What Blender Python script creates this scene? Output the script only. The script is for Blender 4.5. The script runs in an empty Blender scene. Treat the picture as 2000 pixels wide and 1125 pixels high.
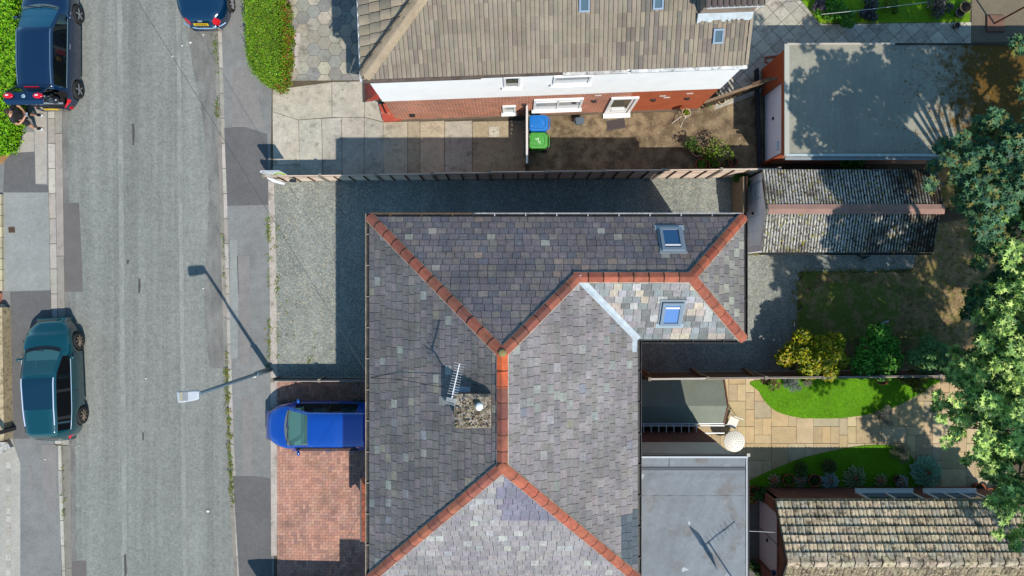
import bpy, math, random
import numpy as np
from mathutils import Vector, Matrix
random.seed(7); rng = np.random.default_rng(7)
R = math.radians
sc = bpy.context.scene
COL = sc.collection
# ---------------- camera, sky, sun, exposure ----------------
H = 26.0; F = 25.0 / 36.0 * 2000.0
cam = bpy.data.cameras.new("camera"); co = bpy.data.objects.new("camera", cam); COL.objects.link(co)
cam.lens = 25; cam.sensor_width = 36; cam.clip_end = 2000; co.location = (0, 0, H); co.rotation_euler = (0, 0, 0)
sc.camera = co
SUN = Vector((.407, -.616, 1)).normalized()
w = bpy.data.worlds.new("World"); sc.world = w; w.use_nodes = True
nt = w.node_tree; sky = nt.nodes.new('ShaderNodeTexSky'); sky.sky_type = 'NISHITA'; sky.sun_disc = False
sky.sun_elevation = math.asin(SUN.z); sky.sun_rotation = math.atan2(SUN.x, SUN.y)
sky.air_density = 1.0; sky.dust_density = .4; sky.ozone_density = 1.6
bg = nt.nodes['Background']; vt = nt.nodes.new('ShaderNodeMix'); vt.data_type = 'RGBA'; vt.blend_type = 'MULTIPLY'; vt.inputs[0].default_value = 1; vt.inputs[7].default_value = (.72, 1.02, 1.04, 1)
nt.links.new(sky.outputs[0], vt.inputs[6]); nt.links.new(vt.outputs[2], bg.inputs[0]); bg.inputs[1].default_value = .15
sl = bpy.data.lights.new("sun", 'SUN'); so = bpy.data.objects.new("sun", sl); COL.objects.link(so)
sl.energy = 4.3; sl.angle = R(.55); sl.color = (1, .94, .84); so.location = (10, -15, 60)
so.rotation_euler = SUN.to_track_quat('Z', 'Y').to_euler()
sc.view_settings.view_transform = 'Standard'; sc.view_settings.look = 'None'
sc.view_settings.exposure = .42; sc.view_settings.gamma = 1; sc.view_settings.use_curve_mapping = False
sc.render.engine = 'CYCLES'

# ---------------- helpers ----------------
def P(px, py, z=0.0):
    k = (H - z) / F
    return Vector(((px - 1000) * k, (562.5 - py) * k, z))
def C(r, g, b, k=.62):
    f = lambda v: ((v / 255 + .055) / 1.055) ** 2.4 if v > 10 else v / 255 / 12.92
    return (f(r) * k, f(g) * k, f(b) * k)
def vary(c, a=.15, h=.04):
    m = 1 + random.uniform(-a, a)
    return tuple(max(.002, x * m * (1 + random.uniform(-h, h))) for x in c)
def pick(cols, a=.12, h=.03): return vary(random.choice(cols), a, h)

def tag(o, label=None, cat=None, group=None, kind=None):
    if label: o['label'] = label
    if cat: o['category'] = cat
    if group: o['group'] = group
    if kind: o['kind'] = kind
    return o
def thing(name, label, cat, loc=(0, 0, 0), rz=0, group=None):
    o = bpy.data.objects.new(name, None); COL.objects.link(o); o.empty_display_size = .2
    o.location = loc; o.rotation_euler = (0, 0, rz)
    return tag(o, label, cat, group)
def frame(o):
    while o.parent: o = o.parent
    return Matrix.Translation(o.location) @ Matrix.Rotation(o.rotation_euler[2], 4, 'Z')

class MB:
    def __init__(s): s.v = []; s.f = []; s.c = []; s.sm = []
    def add(s, vs, fs, col=(.5, .5, .5), sm=False):
        n = len(s.v); s.v += [tuple(v) for v in vs]
        for f in fs:
            s.f.append([n + i for i in f]); s.c.append(col); s.sm.append(sm)
        return s
    def poly(s, pts, col=(.5, .5, .5)): return s.add(pts, [list(range(len(pts)))], col)
    def prism(s, pts, z0, z1, col=(.5, .5, .5)):
        pts = ccw([(p[0], p[1]) for p in pts]); n = len(pts)
        vs = [(x, y, z0) for x, y in pts] + [(x, y, z1) for x, y in pts]
        fs = [list(range(n, 2 * n)), list(range(n - 1, -1, -1))] + [[i, (i + 1) % n, n + (i + 1) % n, n + i] for i in range(n)]
        return s.add(vs, fs, col)
    def box(s, c, d, rz=0, col=(.5, .5, .5)):
        a, b = math.cos(rz), math.sin(rz); vs = []
        for z in (-.5, .5):
            for x, y in ((-.5, -.5), (.5, -.5), (.5, .5), (-.5, .5)):
                X, Y = x * d[0], y * d[1]; vs.append((c[0] + X * a - Y * b, c[1] + X * b + Y * a, c[2] + z * d[2]))
        return s.add(vs, [[4, 5, 6, 7], [3, 2, 1, 0], [0, 1, 5, 4], [1, 2, 6, 5], [2, 3, 7, 6], [3, 0, 4, 7]], col)
    def beam(s, p0, p1, w, h, col=(.5, .5, .5), up=(0, 0, 1)):
        p0, p1 = Vector(p0), Vector(p1); d = (p1 - p0).normalized(); u = Vector(up)
        if abs(d.dot(u)) > .98: u = Vector((0, 1, 0))
        a = d.cross(u).normalized() * w / 2; b = a.cross(d).normalized() * h / 2; vs = []
        for p in (p0, p1): vs += [p - a - b, p + a - b, p + a + b, p - a + b]
        return s.add(vs, [[3, 2, 1, 0], [4, 5, 6, 7], [0, 1, 5, 4], [1, 2, 6, 5], [2, 3, 7, 6], [3, 0, 4, 7]], col)
    def tube(s, pts, r, n=8, col=(.5, .5, .5), caps=True):
        pts = [Vector(p) for p in pts]; rs = r if isinstance(r, (list, tuple)) else [r] * len(pts)
        vs = []
        for i, p in enumerate(pts):
            d = (pts[min(i + 1, len(pts) - 1)] - pts[max(i - 1, 0)]).normalized()
            u = Vector((0, 0, 1)) if abs(d.z) < .9 else Vector((1, 0, 0))
            a = d.cross(u).normalized(); b = a.cross(d)
            for k in range(n):
                t = 2 * math.pi * k / n; vs.append(p + (a * math.cos(t) + b * math.sin(t)) * rs[i])
        fs = []
        for i in range(len(pts) - 1):
            for k in range(n): fs.append([i * n + k, i * n + (k + 1) % n, (i + 1) * n + (k + 1) % n, (i + 1) * n + k])
        s.add(vs, fs, col, True)
        if caps:
            m = len(pts) - 1
            s.add(vs[:n], [list(range(n))], col); s.add(vs[m * n:], [list(range(n))], col)
        return s
    def lathe(s, prof, c=(0, 0, 0), n=20, col=(.5, .5, .5), ax='z', sm=True):
        vs = []; m = len(prof)
        for k in range(n):
            t = 2 * math.pi * k / n
            for r, z in prof:
                x, y = r * math.cos(t), r * math.sin(t)
                p = (x, y, z) if ax == 'z' else ((x, z, y) if ax == 'y' else (z, x, y))
                vs.append((c[0] + p[0], c[1] + p[1], c[2] + p[2]))
        fs = [[k * m + i, ((k + 1) % n) * m + i, ((k + 1) % n) * m + i + 1, k * m + i + 1] for k in range(n) for i in range(m - 1)]
        return s.add(vs, fs, col, sm)
    def disc(s, c, r, n=16, col=(.5, .5, .5), ry=None):
        return s.poly([(c[0] + r * math.cos(2 * math.pi * k / n), c[1] + (ry or r) * math.sin(2 * math.pi * k / n), c[2]) for k in range(n)], col)
    def blob(s, c, r, col=(.5, .5, .5), n=10, m=7, jit=0):
        vs = []; fs = []
        for i in range(m + 1):
            a = math.pi * i / m
            for k in range(n):
                t = 2 * math.pi * k / n; j = 1 + random.uniform(-jit, jit)
                vs.append((c[0] + r[0] * math.sin(a) * math.cos(t) * j, c[1] + r[1] * math.sin(a) * math.sin(t) * j, c[2] + r[2] * math.cos(a) * j))
        for i in range(m):
            for k in range(n): fs.append([i * n + k, (i + 1) * n + k, (i + 1) * n + (k + 1) % n, i * n + (k + 1) % n])
        return s.add(vs, fs, col, True)
    def build(s, name, mat, parent=None, local=False):
        me = bpy.data.meshes.new(name); V = s.v
        if parent is not None and not local:
            mi = frame(parent).inverted(); V = [tuple(mi @ Vector(v)) for v in V]
        me.from_pydata(V, [], s.f); me.materials.append(mat)
        cs = np.ones((sum(len(f) for f in s.f), 4), np.float32); i = 0
        for f, c in zip(s.f, s.c): cs[i:i + len(f), :3] = c[:3]; i += len(f)
        at = me.color_attributes.new("col", 'FLOAT_COLOR', 'CORNER'); at.data.foreach_set('color', cs.ravel())
        me.polygons.foreach_set('use_smooth', s.sm); me.update()
        o = bpy.data.objects.new(name, me); COL.objects.link(o)
        if parent is not None: o.parent = parent
        return o
def ccw(p):
    a = sum(p[i][0] * p[(i + 1) % len(p)][1] - p[(i + 1) % len(p)][0] * p[i][1] for i in range(len(p)))
    return p if a > 0 else p[::-1]
def clip_half(poly, nx, ny, d):
    out = []
    for i in range(len(poly)):
        a, b = poly[i], poly[(i + 1) % len(poly)]
        da = a[0] * nx + a[1] * ny - d; db = b[0] * nx + b[1] * ny - d
        if da >= 0: out.append(a)
        if (da > 0 > db) or (da < 0 < db):
            t = da / (da - db); out.append((a[0] + (b[0] - a[0]) * t, a[1] + (b[1] - a[1]) * t))
    return out
def clip_rect(p, x0, x1, y0, y1):
    for nx, ny, d in ((1, 0, x0), (-1, 0, -x1), (0, 1, y0), (0, -1, -y1)):
        if len(p) < 3: return []
        p = clip_half(p, nx, ny, d)
    return p if len(p) >= 3 else []
def clip_cvx(p, q):
    q = ccw(q)
    for i in range(len(q)):
        if len(p) < 3: return []
        a, b = q[i], q[(i + 1) % len(q)]; nx, ny = -(b[1] - a[1]), b[0] - a[0]
        p = clip_half(p, nx, ny, a[0] * nx + a[1] * ny)
    return p if len(p) >= 3 else []
def area(p): return abs(sum(p[i][0] * p[(i + 1) % len(p)][1] - p[(i + 1) % len(p)][0] * p[i][1] for i in range(len(p)))) / 2

def copy_tree(o, parent=None):
    c = o.copy(); COL.objects.link(c); c.parent = parent
    for ch in list(o.children): copy_tree(ch, c)
    return c

# ---------------- materials ----------------
def M(name, col=(.5, .5, .5), rough=.85, layers=(), bump=(), attr=False, metal=0, spec=.3, coat=0, transl=0, alpha=1, brick=None, emit=0):
    m = bpy.data.materials.new(name); m.use_nodes = True; t = m.node_tree; N = t.nodes; L = t.links
    b = N['Principled BSDF']; tc = N.new('ShaderNodeTexCoord')
    if attr:
        a = N.new('ShaderNodeAttribute'); a.attribute_name = 'col'; cur = a.outputs['Color']
    else:
        a = N.new('ShaderNodeRGB'); a.outputs[0].default_value = (*col, 1); cur = a.outputs[0]
    bh = None
    if brick:
        c1, c2, mo, bw, rh, off, ms = brick
        s = N.new('ShaderNodeSeparateXYZ'); L.new(tc.outputs['Object'], s.inputs[0])
        ad = N.new('ShaderNodeMath'); L.new(s.outputs[0], ad.inputs[0]); L.new(s.outputs[1], ad.inputs[1])
        cb = N.new('ShaderNodeCombineXYZ'); L.new(ad.outputs[0], cb.inputs[0]); L.new(s.outputs[2], cb.inputs[1])
        bt = N.new('ShaderNodeTexBrick'); L.new(cb.outputs[0], bt.inputs[0]); bt.offset = off
        bt.inputs['Color1'].default_value = (*c1, 1); bt.inputs['Color2'].default_value = (*c2, 1); bt.inputs['Mortar'].default_value = (*mo, 1)
        bt.inputs['Scale'].default_value = 1; bt.inputs['Brick Width'].default_value = bw; bt.inputs['Row Height'].default_value = rh
        bt.inputs['Mortar Size'].default_value = ms; bt.inputs['Bias'].default_value = 0
        cur = bt.outputs[0]
        bp = N.new('ShaderNodeBump'); bp.inputs['Strength'].default_value = .6; bp.inputs['Distance'].default_value = .01; bp.invert = True
        L.new(bt.outputs['Fac'], bp.inputs['Height']); bh = bp.outputs[0]
    def tex(kind, scale, st, seed):
        mp = N.new('ShaderNodeMapping'); L.new(tc.outputs['Object'], mp.inputs[0]); mp.inputs['Scale'].default_value = st
        mp.inputs['Location'].default_value = (seed * 3.7, seed * 1.9, seed * .7)
        if kind in 'nf':
            x = N.new('ShaderNodeTexNoise'); x.inputs['Scale'].default_value = scale; x.inputs['Detail'].default_value = 6 if kind == 'n' else 2
            x.inputs['Roughness'].default_value = .62; L.new(mp.outputs[0], x.inputs[0]); return x.outputs[0]
        x = N.new('ShaderNodeTexVoronoi'); x.inputs['Scale'].default_value = scale
        if kind == 'e': x.feature = 'DISTANCE_TO_EDGE'
        L.new(mp.outputs[0], x.inputs[0])
        if kind == 'v':
            s = N.new('ShaderNodeSeparateColor'); L.new(x.outputs['Color'], s.inputs[0]); return s.outputs[0]
        return x.outputs['Distance']
    for i, l in enumerate(layers):
        kind, scale, lo, hi, c = l[:5]; amt = l[5] if len(l) > 5 else 1; st = l[6] if len(l) > 6 else (1, 1, 1)
        v = tex(kind, scale, st, i + 1)
        mr = N.new('ShaderNodeMapRange'); L.new(v, mr.inputs[0]); mr.inputs[1].default_value = lo; mr.inputs[2].default_value = hi
        if isinstance(c, (int, float)):
            mr.inputs[3].default_value = 1 - c; mr.inputs[4].default_value = 1 + c
            vm = N.new('ShaderNodeVectorMath'); vm.operation = 'SCALE'; L.new(cur, vm.inputs[0]); L.new(mr.outputs[0], vm.inputs['Scale']); cur = vm.outputs[0]
        else:
            mr.inputs[3].default_value = 0; mr.inputs[4].default_value = amt
            mx = N.new('ShaderNodeMix'); mx.data_type = 'RGBA'; L.new(mr.outputs[0], mx.inputs[0]); L.new(cur, mx.inputs[6]); mx.inputs[7].default_value = (*c, 1); cur = mx.outputs[2]
    L.new(cur, b.inputs['Base Color'])
    for i, (kind, scale, stg, dist) in enumerate(bump):
        bp = N.new('ShaderNodeBump'); bp.inputs['Strength'].default_value = stg; bp.inputs['Distance'].default_value = dist
        L.new(tex(kind, scale, (1, 1, 1), 9 + i), bp.inputs['Height'])
        if bh is not None: L.new(bh, bp.inputs['Normal'])
        bh = bp.outputs[0]
    if bh is not None: L.new(bh, b.inputs['Normal'])
    b.inputs['Roughness'].default_value = rough; b.inputs['Metallic'].default_value = metal
    b.inputs['Specular IOR Level'].default_value = spec; b.inputs['Coat Weight'].default_value = coat
    b.inputs['Coat Roughness'].default_value = .04
    out = N['Material Output']
    if transl:
        tr = N.new('ShaderNodeBsdfTranslucent'); L.new(cur, tr.inputs[0]); mx = N.new('ShaderNodeMixShader'); mx.inputs[0].default_value = transl
        L.new(b.outputs[0], mx.inputs[1]); L.new(tr.outputs[0], mx.inputs[2]); L.new(mx.outputs[0], out.inputs[0])
    if alpha < 1:
        tr = N.new('ShaderNodeBsdfTransparent'); tr.inputs[0].default_value = (.75, .95, .95, 1); mx = N.new('ShaderNodeMixShader'); mx.inputs[0].default_value = alpha
        L.new(tr.outputs[0], mx.inputs[1]); L.new(b.outputs[0], mx.inputs[2]); L.new(mx.outputs[0], out.inputs[0])
    return m

# ---------------- tiled surfaces ----------------
def tile_plane(mb, pts, gauge, width, thick=.014, gap=.01, stagger=.5, cols=((.1, .1, .1),), prof=None, nsub=1, jit=.004, under=(.02, .02, .02), cfun=None, wj=0, base=.008, rowcols=None):
    """pts: roof polygon, first edge is the eave; every tile is a lifted, clipped slab"""
    pts = [Vector(p) for p in pts]; o = pts[0]; u = (pts[1] - pts[0]).normalized(); n = Vector((0, 0, 0))
    for i in range(len(pts)): n += (pts[i] - o).cross(pts[(i + 1) % len(pts)] - o)
    n.normalize()
    if n.z < 0: n = -n
    v = n.cross(u)
    if v.z < 0: u = -u; v = n.cross(u)
    q = ccw([((p - o).dot(u), (p - o).dot(v)) for p in pts])
    mb.poly([o + u * a + v * b for a, b in q], under)
    u0, u1 = min(a for a, b in q), max(a for a, b in q); v1 = max(b for a, b in q)
    nr = int(v1 / gauge) + 1
    for i in range(nr):
        va, vb = i * gauge, (i + 1) * gauge
        x = u0 - width + (i % 2) * width * stagger + random.uniform(-.3, .3) * wj
        row = clip_rect(q, u0 - 1, u1 + 1, va, vb)
        if not row: continue
        while x < u1:
            ww = width * (1 + random.uniform(-wj, wj)); xa, xb = x + gap / 2, x + ww - gap / 2
            col = cfun((o + u * (x + ww / 2) + v * va)) if cfun else pick(cols)
            jt = random.uniform(0, jit); tl = random.uniform(-jit, jit)
            for k in range(nsub):
                sa, sb = xa + (xb - xa) * k / nsub, xa + (xb - xa) * (k + 1) / nsub
                c = clip_rect(row, sa, sb, va, vb)
                if not c or area(c) < 1e-5: continue
                def lift(a, b):
                    h = base + jt + tl * (a - xa) / ww + thick * (1 - (b - va) / gauge)
                    if prof: h += prof((a - xa) / (xb - xa))
                    return o + u * a + v * b + n * h
                L = [lift(a, b) for a, b in c]; mb.add(L, [list(range(len(L)))], col, nsub > 1)
                for m in range(len(c)):
                    a, b = c[m], c[(m + 1) % len(c)]
                    if abs(a[1] - va) < 1e-5 and abs(b[1] - va) < 1e-5:
                        mb.add([L[m], L[(m + 1) % len(c)], o + u * b[0] + v * b[1], o + u * a[0] + v * a[1]], [[0, 3, 2, 1]], col)
            x += ww
def caps(mb, p0, p1, w, m, L=.42, cols=(), z=.07, mort=C(205, 190, 170)):
    """ridge or hip tiles laid from the low end p0 up to p1"""
    p0, p1 = Vector(p0), Vector(p1); d = p1 - p0; T = d.length; d.normalize(); s = d.cross(Vector((0, 0, 1))).normalized(); up = s.cross(d)
    n = max(1, round(T / L))
    def pr(t, k, dz):
        c = p0 + d * t
        return [c + s * (x * w * k) + up * (dz - abs(x) * w * m * k + (.1 * w * m)) for x in (-1, -.1, .1, 1)]
    mb_m = [p0 + s * (-w - .02) + up * (.035 - w * m), p0 + s * (w + .02) + up * (.035 - w * m)]
    for sd in (-1, 1):
        a, b = p0 + s * sd * (w + .018) + up * (.045 - w * m), p1 + s * sd * (w + .018) + up * (.045 - w * m)
        mb.add([a, b, b - s * sd * .06 + up * .05, a - s * sd * .06 + up * .05], [[0, 1, 2, 3]], mort)
    for i in range(n):
        a, b = i * T / n - .015, (i + 1) * T / n - .02; col = pick(cols, .16, .05); j = random.uniform(-.006, .006)
        A, B = pr(a, 1.02, z + .022 + j), pr(b, .985, z + j); A2 = pr(a, 1.02, z - .02)
        mb.add(A + B, [[0, 1, 5, 4], [1, 2, 6, 5], [2, 3, 7, 6]], col)
        mb.add(A + A2, [[0, 4, 5, 1], [1, 5, 6, 2], [2, 6, 7, 3]], tuple(c * .12 for c in col))
        if i:
            G0, G1 = pr(a - .012, 1.03, z + .026 + j), pr(a + .006, 1.03, z + .026 + j); mb.add(G0 + G1, [[0, 1, 5, 4], [1, 2, 6, 5], [2, 3, 7, 6]], (.018, .012, .01))
        mb.add([A[0], B[0], B[0] - up * .05, A[0] - up * .05, A[3], B[3], B[3] - up * .05, A[3] - up * .05], [[0, 1, 2, 3], [7, 6, 5, 4]], tuple(c * .8 for c in col))
def pave(mb, region, tiles, z, gap=.01, cols=(), h=.02, under=(.1, .09, .08), jz=.002):
    region = ccw([(p[0], p[1]) for p in region])
    mb.poly([(x, y, z) for x, y in region], under)
    for t in tiles:
        cx = sum(p[0] for p in t) / len(t); cy = sum(p[1] for p in t) / len(t)
        col = pick(cols)
        q = []
        for x, y in t:
            d = math.hypot(x - cx, y - cy); k = max(.1, 1 - gap * .7 / max(d, .01)); q.append((cx + (x - cx) * k, cy + (y - cy) * k))
        c = clip_cvx(region, q)
        if not c or area(c) < 2e-4: continue
        zz = z + h + random.uniform(-jz, jz); n = len(c)
        mb.add([(x, y, z) for x, y in c] + [(x, y, zz) for x, y in c], [list(range(n, 2 * n))] + [[i, (i + 1) % n, n + (i + 1) % n, n + i] for i in range(n)], col)
def herring(x0, x1, y0, y1, a=.2, b=.1):
    out = []; n = int((x1 - x0 + y1 - y0) / b) + 8
    # rows stacked: simple 90 degree herringbone
    for i in range(-n, n):
        for j in range(-n, n):
            ox, oy = x0 + i * b + j * 2 * b, y0 + i * b - j * 2 * b
            if ox < x0 - .5 or ox > x1 + .5 or oy < y0 - .5 or oy > y1 + .5: continue
            out.append([(ox, oy), (ox + a, oy), (ox + a, oy + b), (ox, oy + b)])
            out.append([(ox, oy + b), (ox + b, oy + b), (ox + b, oy + b + a), (ox, oy + b + a)])
    return out
def squares(x0, x1, y0, y1, s, ang=0, sy=None, stag=0):
    sy = sy or s; cx, cy = (x0 + x1) / 2, (y0 + y1) / 2; r = math.hypot(x1 - x0, y1 - y0) / 2 + s; out = []
    ca, sa = math.cos(ang), math.sin(ang); n = int(r / s) + 1; m = int(r / sy) + 1
    for j in range(-m, m):
        for i in range(-n, n):
            o = (j % 2) * stag * s
            q = [(i * s + o, j * sy), ((i + 1) * s + o, j * sy), ((i + 1) * s + o, (j + 1) * sy), (i * s + o, (j + 1) * sy)]
            out.append([(cx + x * ca - y * sa, cy + x * sa + y * ca) for x, y in q])
    return out
def randslabs(x0, x1, y0, y1, u=.29):
    """random rectangular flags on a grid of u"""
    nx, ny = int((x1 - x0) / u) + 1, int((y1 - y0) / u) + 1; used = set(); out = []
    for j in range(ny):
        for i in range(nx):
            if (i, j) in used: continue
            for w_, h_ in random.sample([(3, 2), (2, 3), (2, 2), (3, 3), (2, 1), (1, 2)], 6) + [(1, 1)]:
                cells = [(i + a, j + b) for a in range(w_) for b in range(h_)]
                if all(c not in used for c in cells): break
            used.update(cells)
            out.append([(x0 + i * u, y0 + j * u), (x0 + (i + w_) * u, y0 + j * u), (x0 + (i + w_) * u, y0 + (j + h_) * u), (x0 + i * u, y0 + (j + h_) * u)])
    return out
def hexes(x0, x1, y0, y1, r):
    out = []; dx = 1.5 * r; dy = math.sqrt(3) * r
    for i in range(int((x1 - x0) / dx) + 2):
        for j in range(int((y1 - y0) / dy) + 2):
            cx, cy = x0 + i * dx, y0 + j * dy + (i % 2) * dy / 2
            out.append([(cx + r * math.cos(math.pi * k / 3), cy + r * math.sin(math.pi * k / 3)) for k in range(6)])
    return out

# ---------------- foliage ----------------
LEAF = np.array([(-.5, 0), (-.18, .24), (.18, .22), (.5, 0), (.18, -.22), (-.18, -.24)])
STAR = np.array([(math.cos(math.pi * k / 5) * (.55 if k % 2 == 0 else .2), math.sin(math.pi * k / 5) * (.55 if k % 2 == 0 else .2)) for k in range(10)])
BLADE = np.array([(-.5, .06), (-.5, -.06), (.5, 0)])
def leaves(name, pts, size, cols, mat, parent=None, tpl=LEAF, tilt=.5, sv=.3, cv=.18, updir=None):
    pts = np.asarray(pts, float); n = len(pts); k = len(tpl)
    yaw = rng.uniform(0, 2 * np.pi, n); tl = np.abs(rng.normal(0, tilt, n)); ta = rng.uniform(0, 2 * np.pi, n)
    nx, ny, nz = np.sin(tl) * np.cos(ta), np.sin(tl) * np.sin(ta), np.cos(tl)
    nn = np.stack([nx, ny, nz], 1)
    if updir is not None: nn = nn + updir; nn /= np.linalg.norm(nn, axis=1)[:, None] + 1e-9
    ref = np.stack([np.cos(yaw), np.sin(yaw), np.zeros(n)], 1)
    a = ref - nn * np.sum(ref * nn, 1)[:, None]; a /= np.linalg.norm(a, axis=1)[:, None] + 1e-9; b = np.cross(nn, a)
    s = size * (1 + rng.uniform(-sv, sv, n))
    V = pts[:, None, :] + s[:, None, None] * (tpl[None, :, 0, None] * a[:, None, :] + tpl[None, :, 1, None] * b[:, None, :])
    # slight droop of the tips
    V = V - nn[:, None, :] * (s[:, None, None] * .25 * (tpl[None, :, 0, None] ** 2 + tpl[None, :, 1, None] ** 2))
    V = V.reshape(-1, 3)
    if parent is not None:
        mi = np.array(frame(parent).inverted()); V = V @ mi[:3, :3].T + mi[:3, 3]
    me = bpy.data.meshes.new(name); me.vertices.add(n * k); me.vertices.foreach_set('co', V.ravel())
    me.loops.add(n * k); me.loops.foreach_set('vertex_index', np.arange(n * k, dtype=np.int32))
    me.polygons.add(n); me.polygons.foreach_set('loop_start', np.arange(0, n * k, k, dtype=np.int32))
    me.update(calc_edges=True)
    cols = np.array(cols); cc = cols[rng.integers(0, len(cols), n)] * (1 + rng.uniform(-cv, cv, n))[:, None]
    cc = np.repeat(np.concatenate([cc, np.ones((n, 1))], 1), k, 0).astype(np.float32)
    at = me.color_attributes.new("col", 'FLOAT_COLOR', 'CORNER'); at.data.foreach_set('color', cc.ravel())
    me.materials.append(mat); me.validate()
    o = bpy.data.objects.new(name, me); COL.objects.link(o)
    if parent is not None: o.parent = parent
    return o
def shell(c, r, n, lo=.55, hi=1.05, zb=-.35):
    """points spread through the outer part of an ellipsoid"""
    d = rng.normal(0, 1, (n * 2, 3)); d /= np.linalg.norm(d, axis=1)[:, None]; d = d[d[:, 2] > zb][:n]
    rad = rng.uniform(lo, hi, len(d)) ** .6
    return np.array(c) + d * np.array(r) * rad[:, None]
# ---------------- shared materials ----------------
mA = lambda name, **k: M(name, attr=True, **k)
m_attr = mA('painted parts', rough=.7)
m_white = M('white upvc', C(245, 245, 245, .75), rough=.35, spec=.5)
m_black = M('black plastic', (.012, .012, .013), rough=.5)
m_rub = M('tyre rubber', (.02, .02, .02), rough=.85)
m_lead = M('lead flashing', C(205, 215, 222, .55), rough=.5, layers=[('n', 5, .3, .7, .18)], bump=[('n', 12, .4, .02)])
m_glass = M('window glass', (.02, .03, .04), rough=.04, spec=.8)
m_wood = mA('weathered timber', rough=.9, layers=[('n', 3, .3, .7, .2, 1, (1, 8, 8)), ('f', 40, .3, .7, .15)], bump=[('f', 60, .3, .005)])
m_slate = mA('slate', rough=.62, spec=.35, layers=[('n', .6, .35, .65, .12), ('n', 2.2, .35, .65, .12, 1, (4, .5, 4)), ('n', 1.2, .3, .7, .16), ('n', 14, .3, .7, .22), ('f', 120, .3, .7, .12), ('n', 9, .66, .74, C(190, 195, 185), .35)], bump=[('n', 30, .5, .006)])
m_ridge = mA('terracotta ridge tile', rough=.85, layers=[('n', 1.3, .45, .7, C(115, 85, 70, .55), .6), ('n', 6, .3, .7, .22), ('f', 90, .3, .7, .12), ('n', 16, .62, .7, C(120, 90, 75), .5)], bump=[('f', 90, .3, .004)])
m_ctile = mA('concrete roof tile', rough=.92, layers=[('n', 1.5, .3, .7, .12), ('f', 70, .3, .7, .22), ('n', 28, .66, .7, C(80, 72, 60), .55), ('n', 2.5, .3, .7, .08)], bump=[('f', 80, .5, .006)])
m_leaf = mA('leaf', rough=.55, transl=.3, spec=.3, layers=[('n', 1.1, .35, .65, .16), ('n', 5, .3, .7, .12)])
m_bark = M('bark', (.09, .07, .05), rough=.95, layers=[('n', 8, .3, .7, .3, 1, (1, 1, .2))], bump=[('n', 20, .8, .03)])
m_terra = mA('terracotta pot', rough=.85, layers=[('n', 12, .3, .7, .2)])
m_soil = M('pot soil', (.035, .025, .018), rough=1, layers=[('f', 60, .3, .7, .4)])
m_met = M('galvanised steel', C(150, 165, 175, .6), rough=.4, metal=.5)
BR = (C(225, 120, 75, .62), C(175, 98, 78, .6), C(225, 200, 180, .6), .225, .075, .5, .011)
m_brick = M('red brick', brick=BR, rough=.9, layers=[('n', 1.2, .35, .7, .2), ('n', 5, .6, .75, C(225, 190, 160), .35), ('f', 25, .3, .7, .22)])
m_brickd = M('dark red brick', brick=(C(160, 85, 65, .5), C(125, 65, 55, .5), C(180, 160, 150, .5), .225, .075, .5, .008), rough=.9, layers=[('n', 1.5, .3, .7, .22)])
m_brick2 = M('smooth orange brick', brick=(C(205, 102, 60, .56), C(215, 108, 66, .56), C(200, 125, 92, .56), .225, .075, .5, .005), rough=.9, layers=[('n', 2, .35, .7, .1)])

def ppoly(px, z=0): return [tuple(P(x, y, 0))[:2] for x, y in px]
def slab(name, px, z, mat, kind='structure', z0=None, skirt=True):
    mb = MB(); mb.prism(ppoly(px), z0 if z0 is not None else z - .03, z); o = mb.build(name, mat); return tag(o, kind=kind)
def sheet(name, px, z, mat, kind='structure'):
    mb = MB(); mb.poly([(x, y, z) for x, y in ccw(ppoly(px))]); o = mb.build(name, mat); return tag(o, kind=kind)

# ---------------- ground ----------------
m_earth = M('garden earth', C(120, 105, 80, .5), rough=1, layers=[('n', .5, .35, .65, C(85, 95, 45, .5), .8), ('f', 12, .3, .7, .3)])
mb = MB(); mb.poly([(-300, -300, -.13), (300, -300, -.13), (300, 300, -.13), (-300, 300, -.13)]); tag(mb.build('ground', m_earth), kind='structure')
m_road = M('asphalt road', C(148, 150, 144, .54), rough=.93, layers=[('n', .35, .3, .7, .08), ('n', 9, .3, .7, .16), ('n', 16, .58, .7, C(112, 114, 112, .55), .3), ('n', 1.3, .42, .6, .07, 1, (2.5, .03, 1)), ('n', .8, .35, .65, .09, 1, (1.6, .06, 1)), ('n', 2.2, .3, .7, .07, 1, (1.2, .12, 1)), ('n', 4, .3, .7, .09),
    ('f', 26, .25, .75, .24), ('f', 75, .25, .75, .22), ('n', 1.7, .66, .78, C(95, 95, 95), .6, (1, .35, 1))], bump=[('f', 60, .5, .012)])
road = [(110, -700), (118, 0), (116, 215), (118, 375), (121, 560), (122, 700), (124, 880), (126, 1125), (128, 2100), (470, 2100), (462, 1125), (455, 1000), (447, 880), (443, 750), (438, 560), (433, 375), (427, 190), (421, 0), (416, -700)]
slab('road', road, -.08, m_road, z0=-.12)
m_patch = M('newer asphalt patch', C(128, 122, 120, .5), rough=.95, layers=[('n', 2, .3, .7, .1), ('f', 40, .3, .7, .2), ('f', 75, .3, .7, .15)])
m_gut = M('concrete channel', C(168, 160, 150, .55), rough=.95, layers=[('n', 2, .3, .7, .14, 1, (1, .4, 1)), ('f', 30, .3, .7, .2), ('n', 3, .55, .7, C(110, 100, 85), .5)])
m_wear = M('worn asphalt strip', C(160, 162, 156, .57), rough=.95, layers=[('n', 1.5, .3, .7, .1, 1, (1, .2, 1)), ('n', 9, .3, .7, .16), ('f', 30, .3, .7, .22), ('f', 75, .3, .7, .2), ('n', 3, .5, .65, C(135, 138, 136), .8, (1, .3, 1))])
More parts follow.
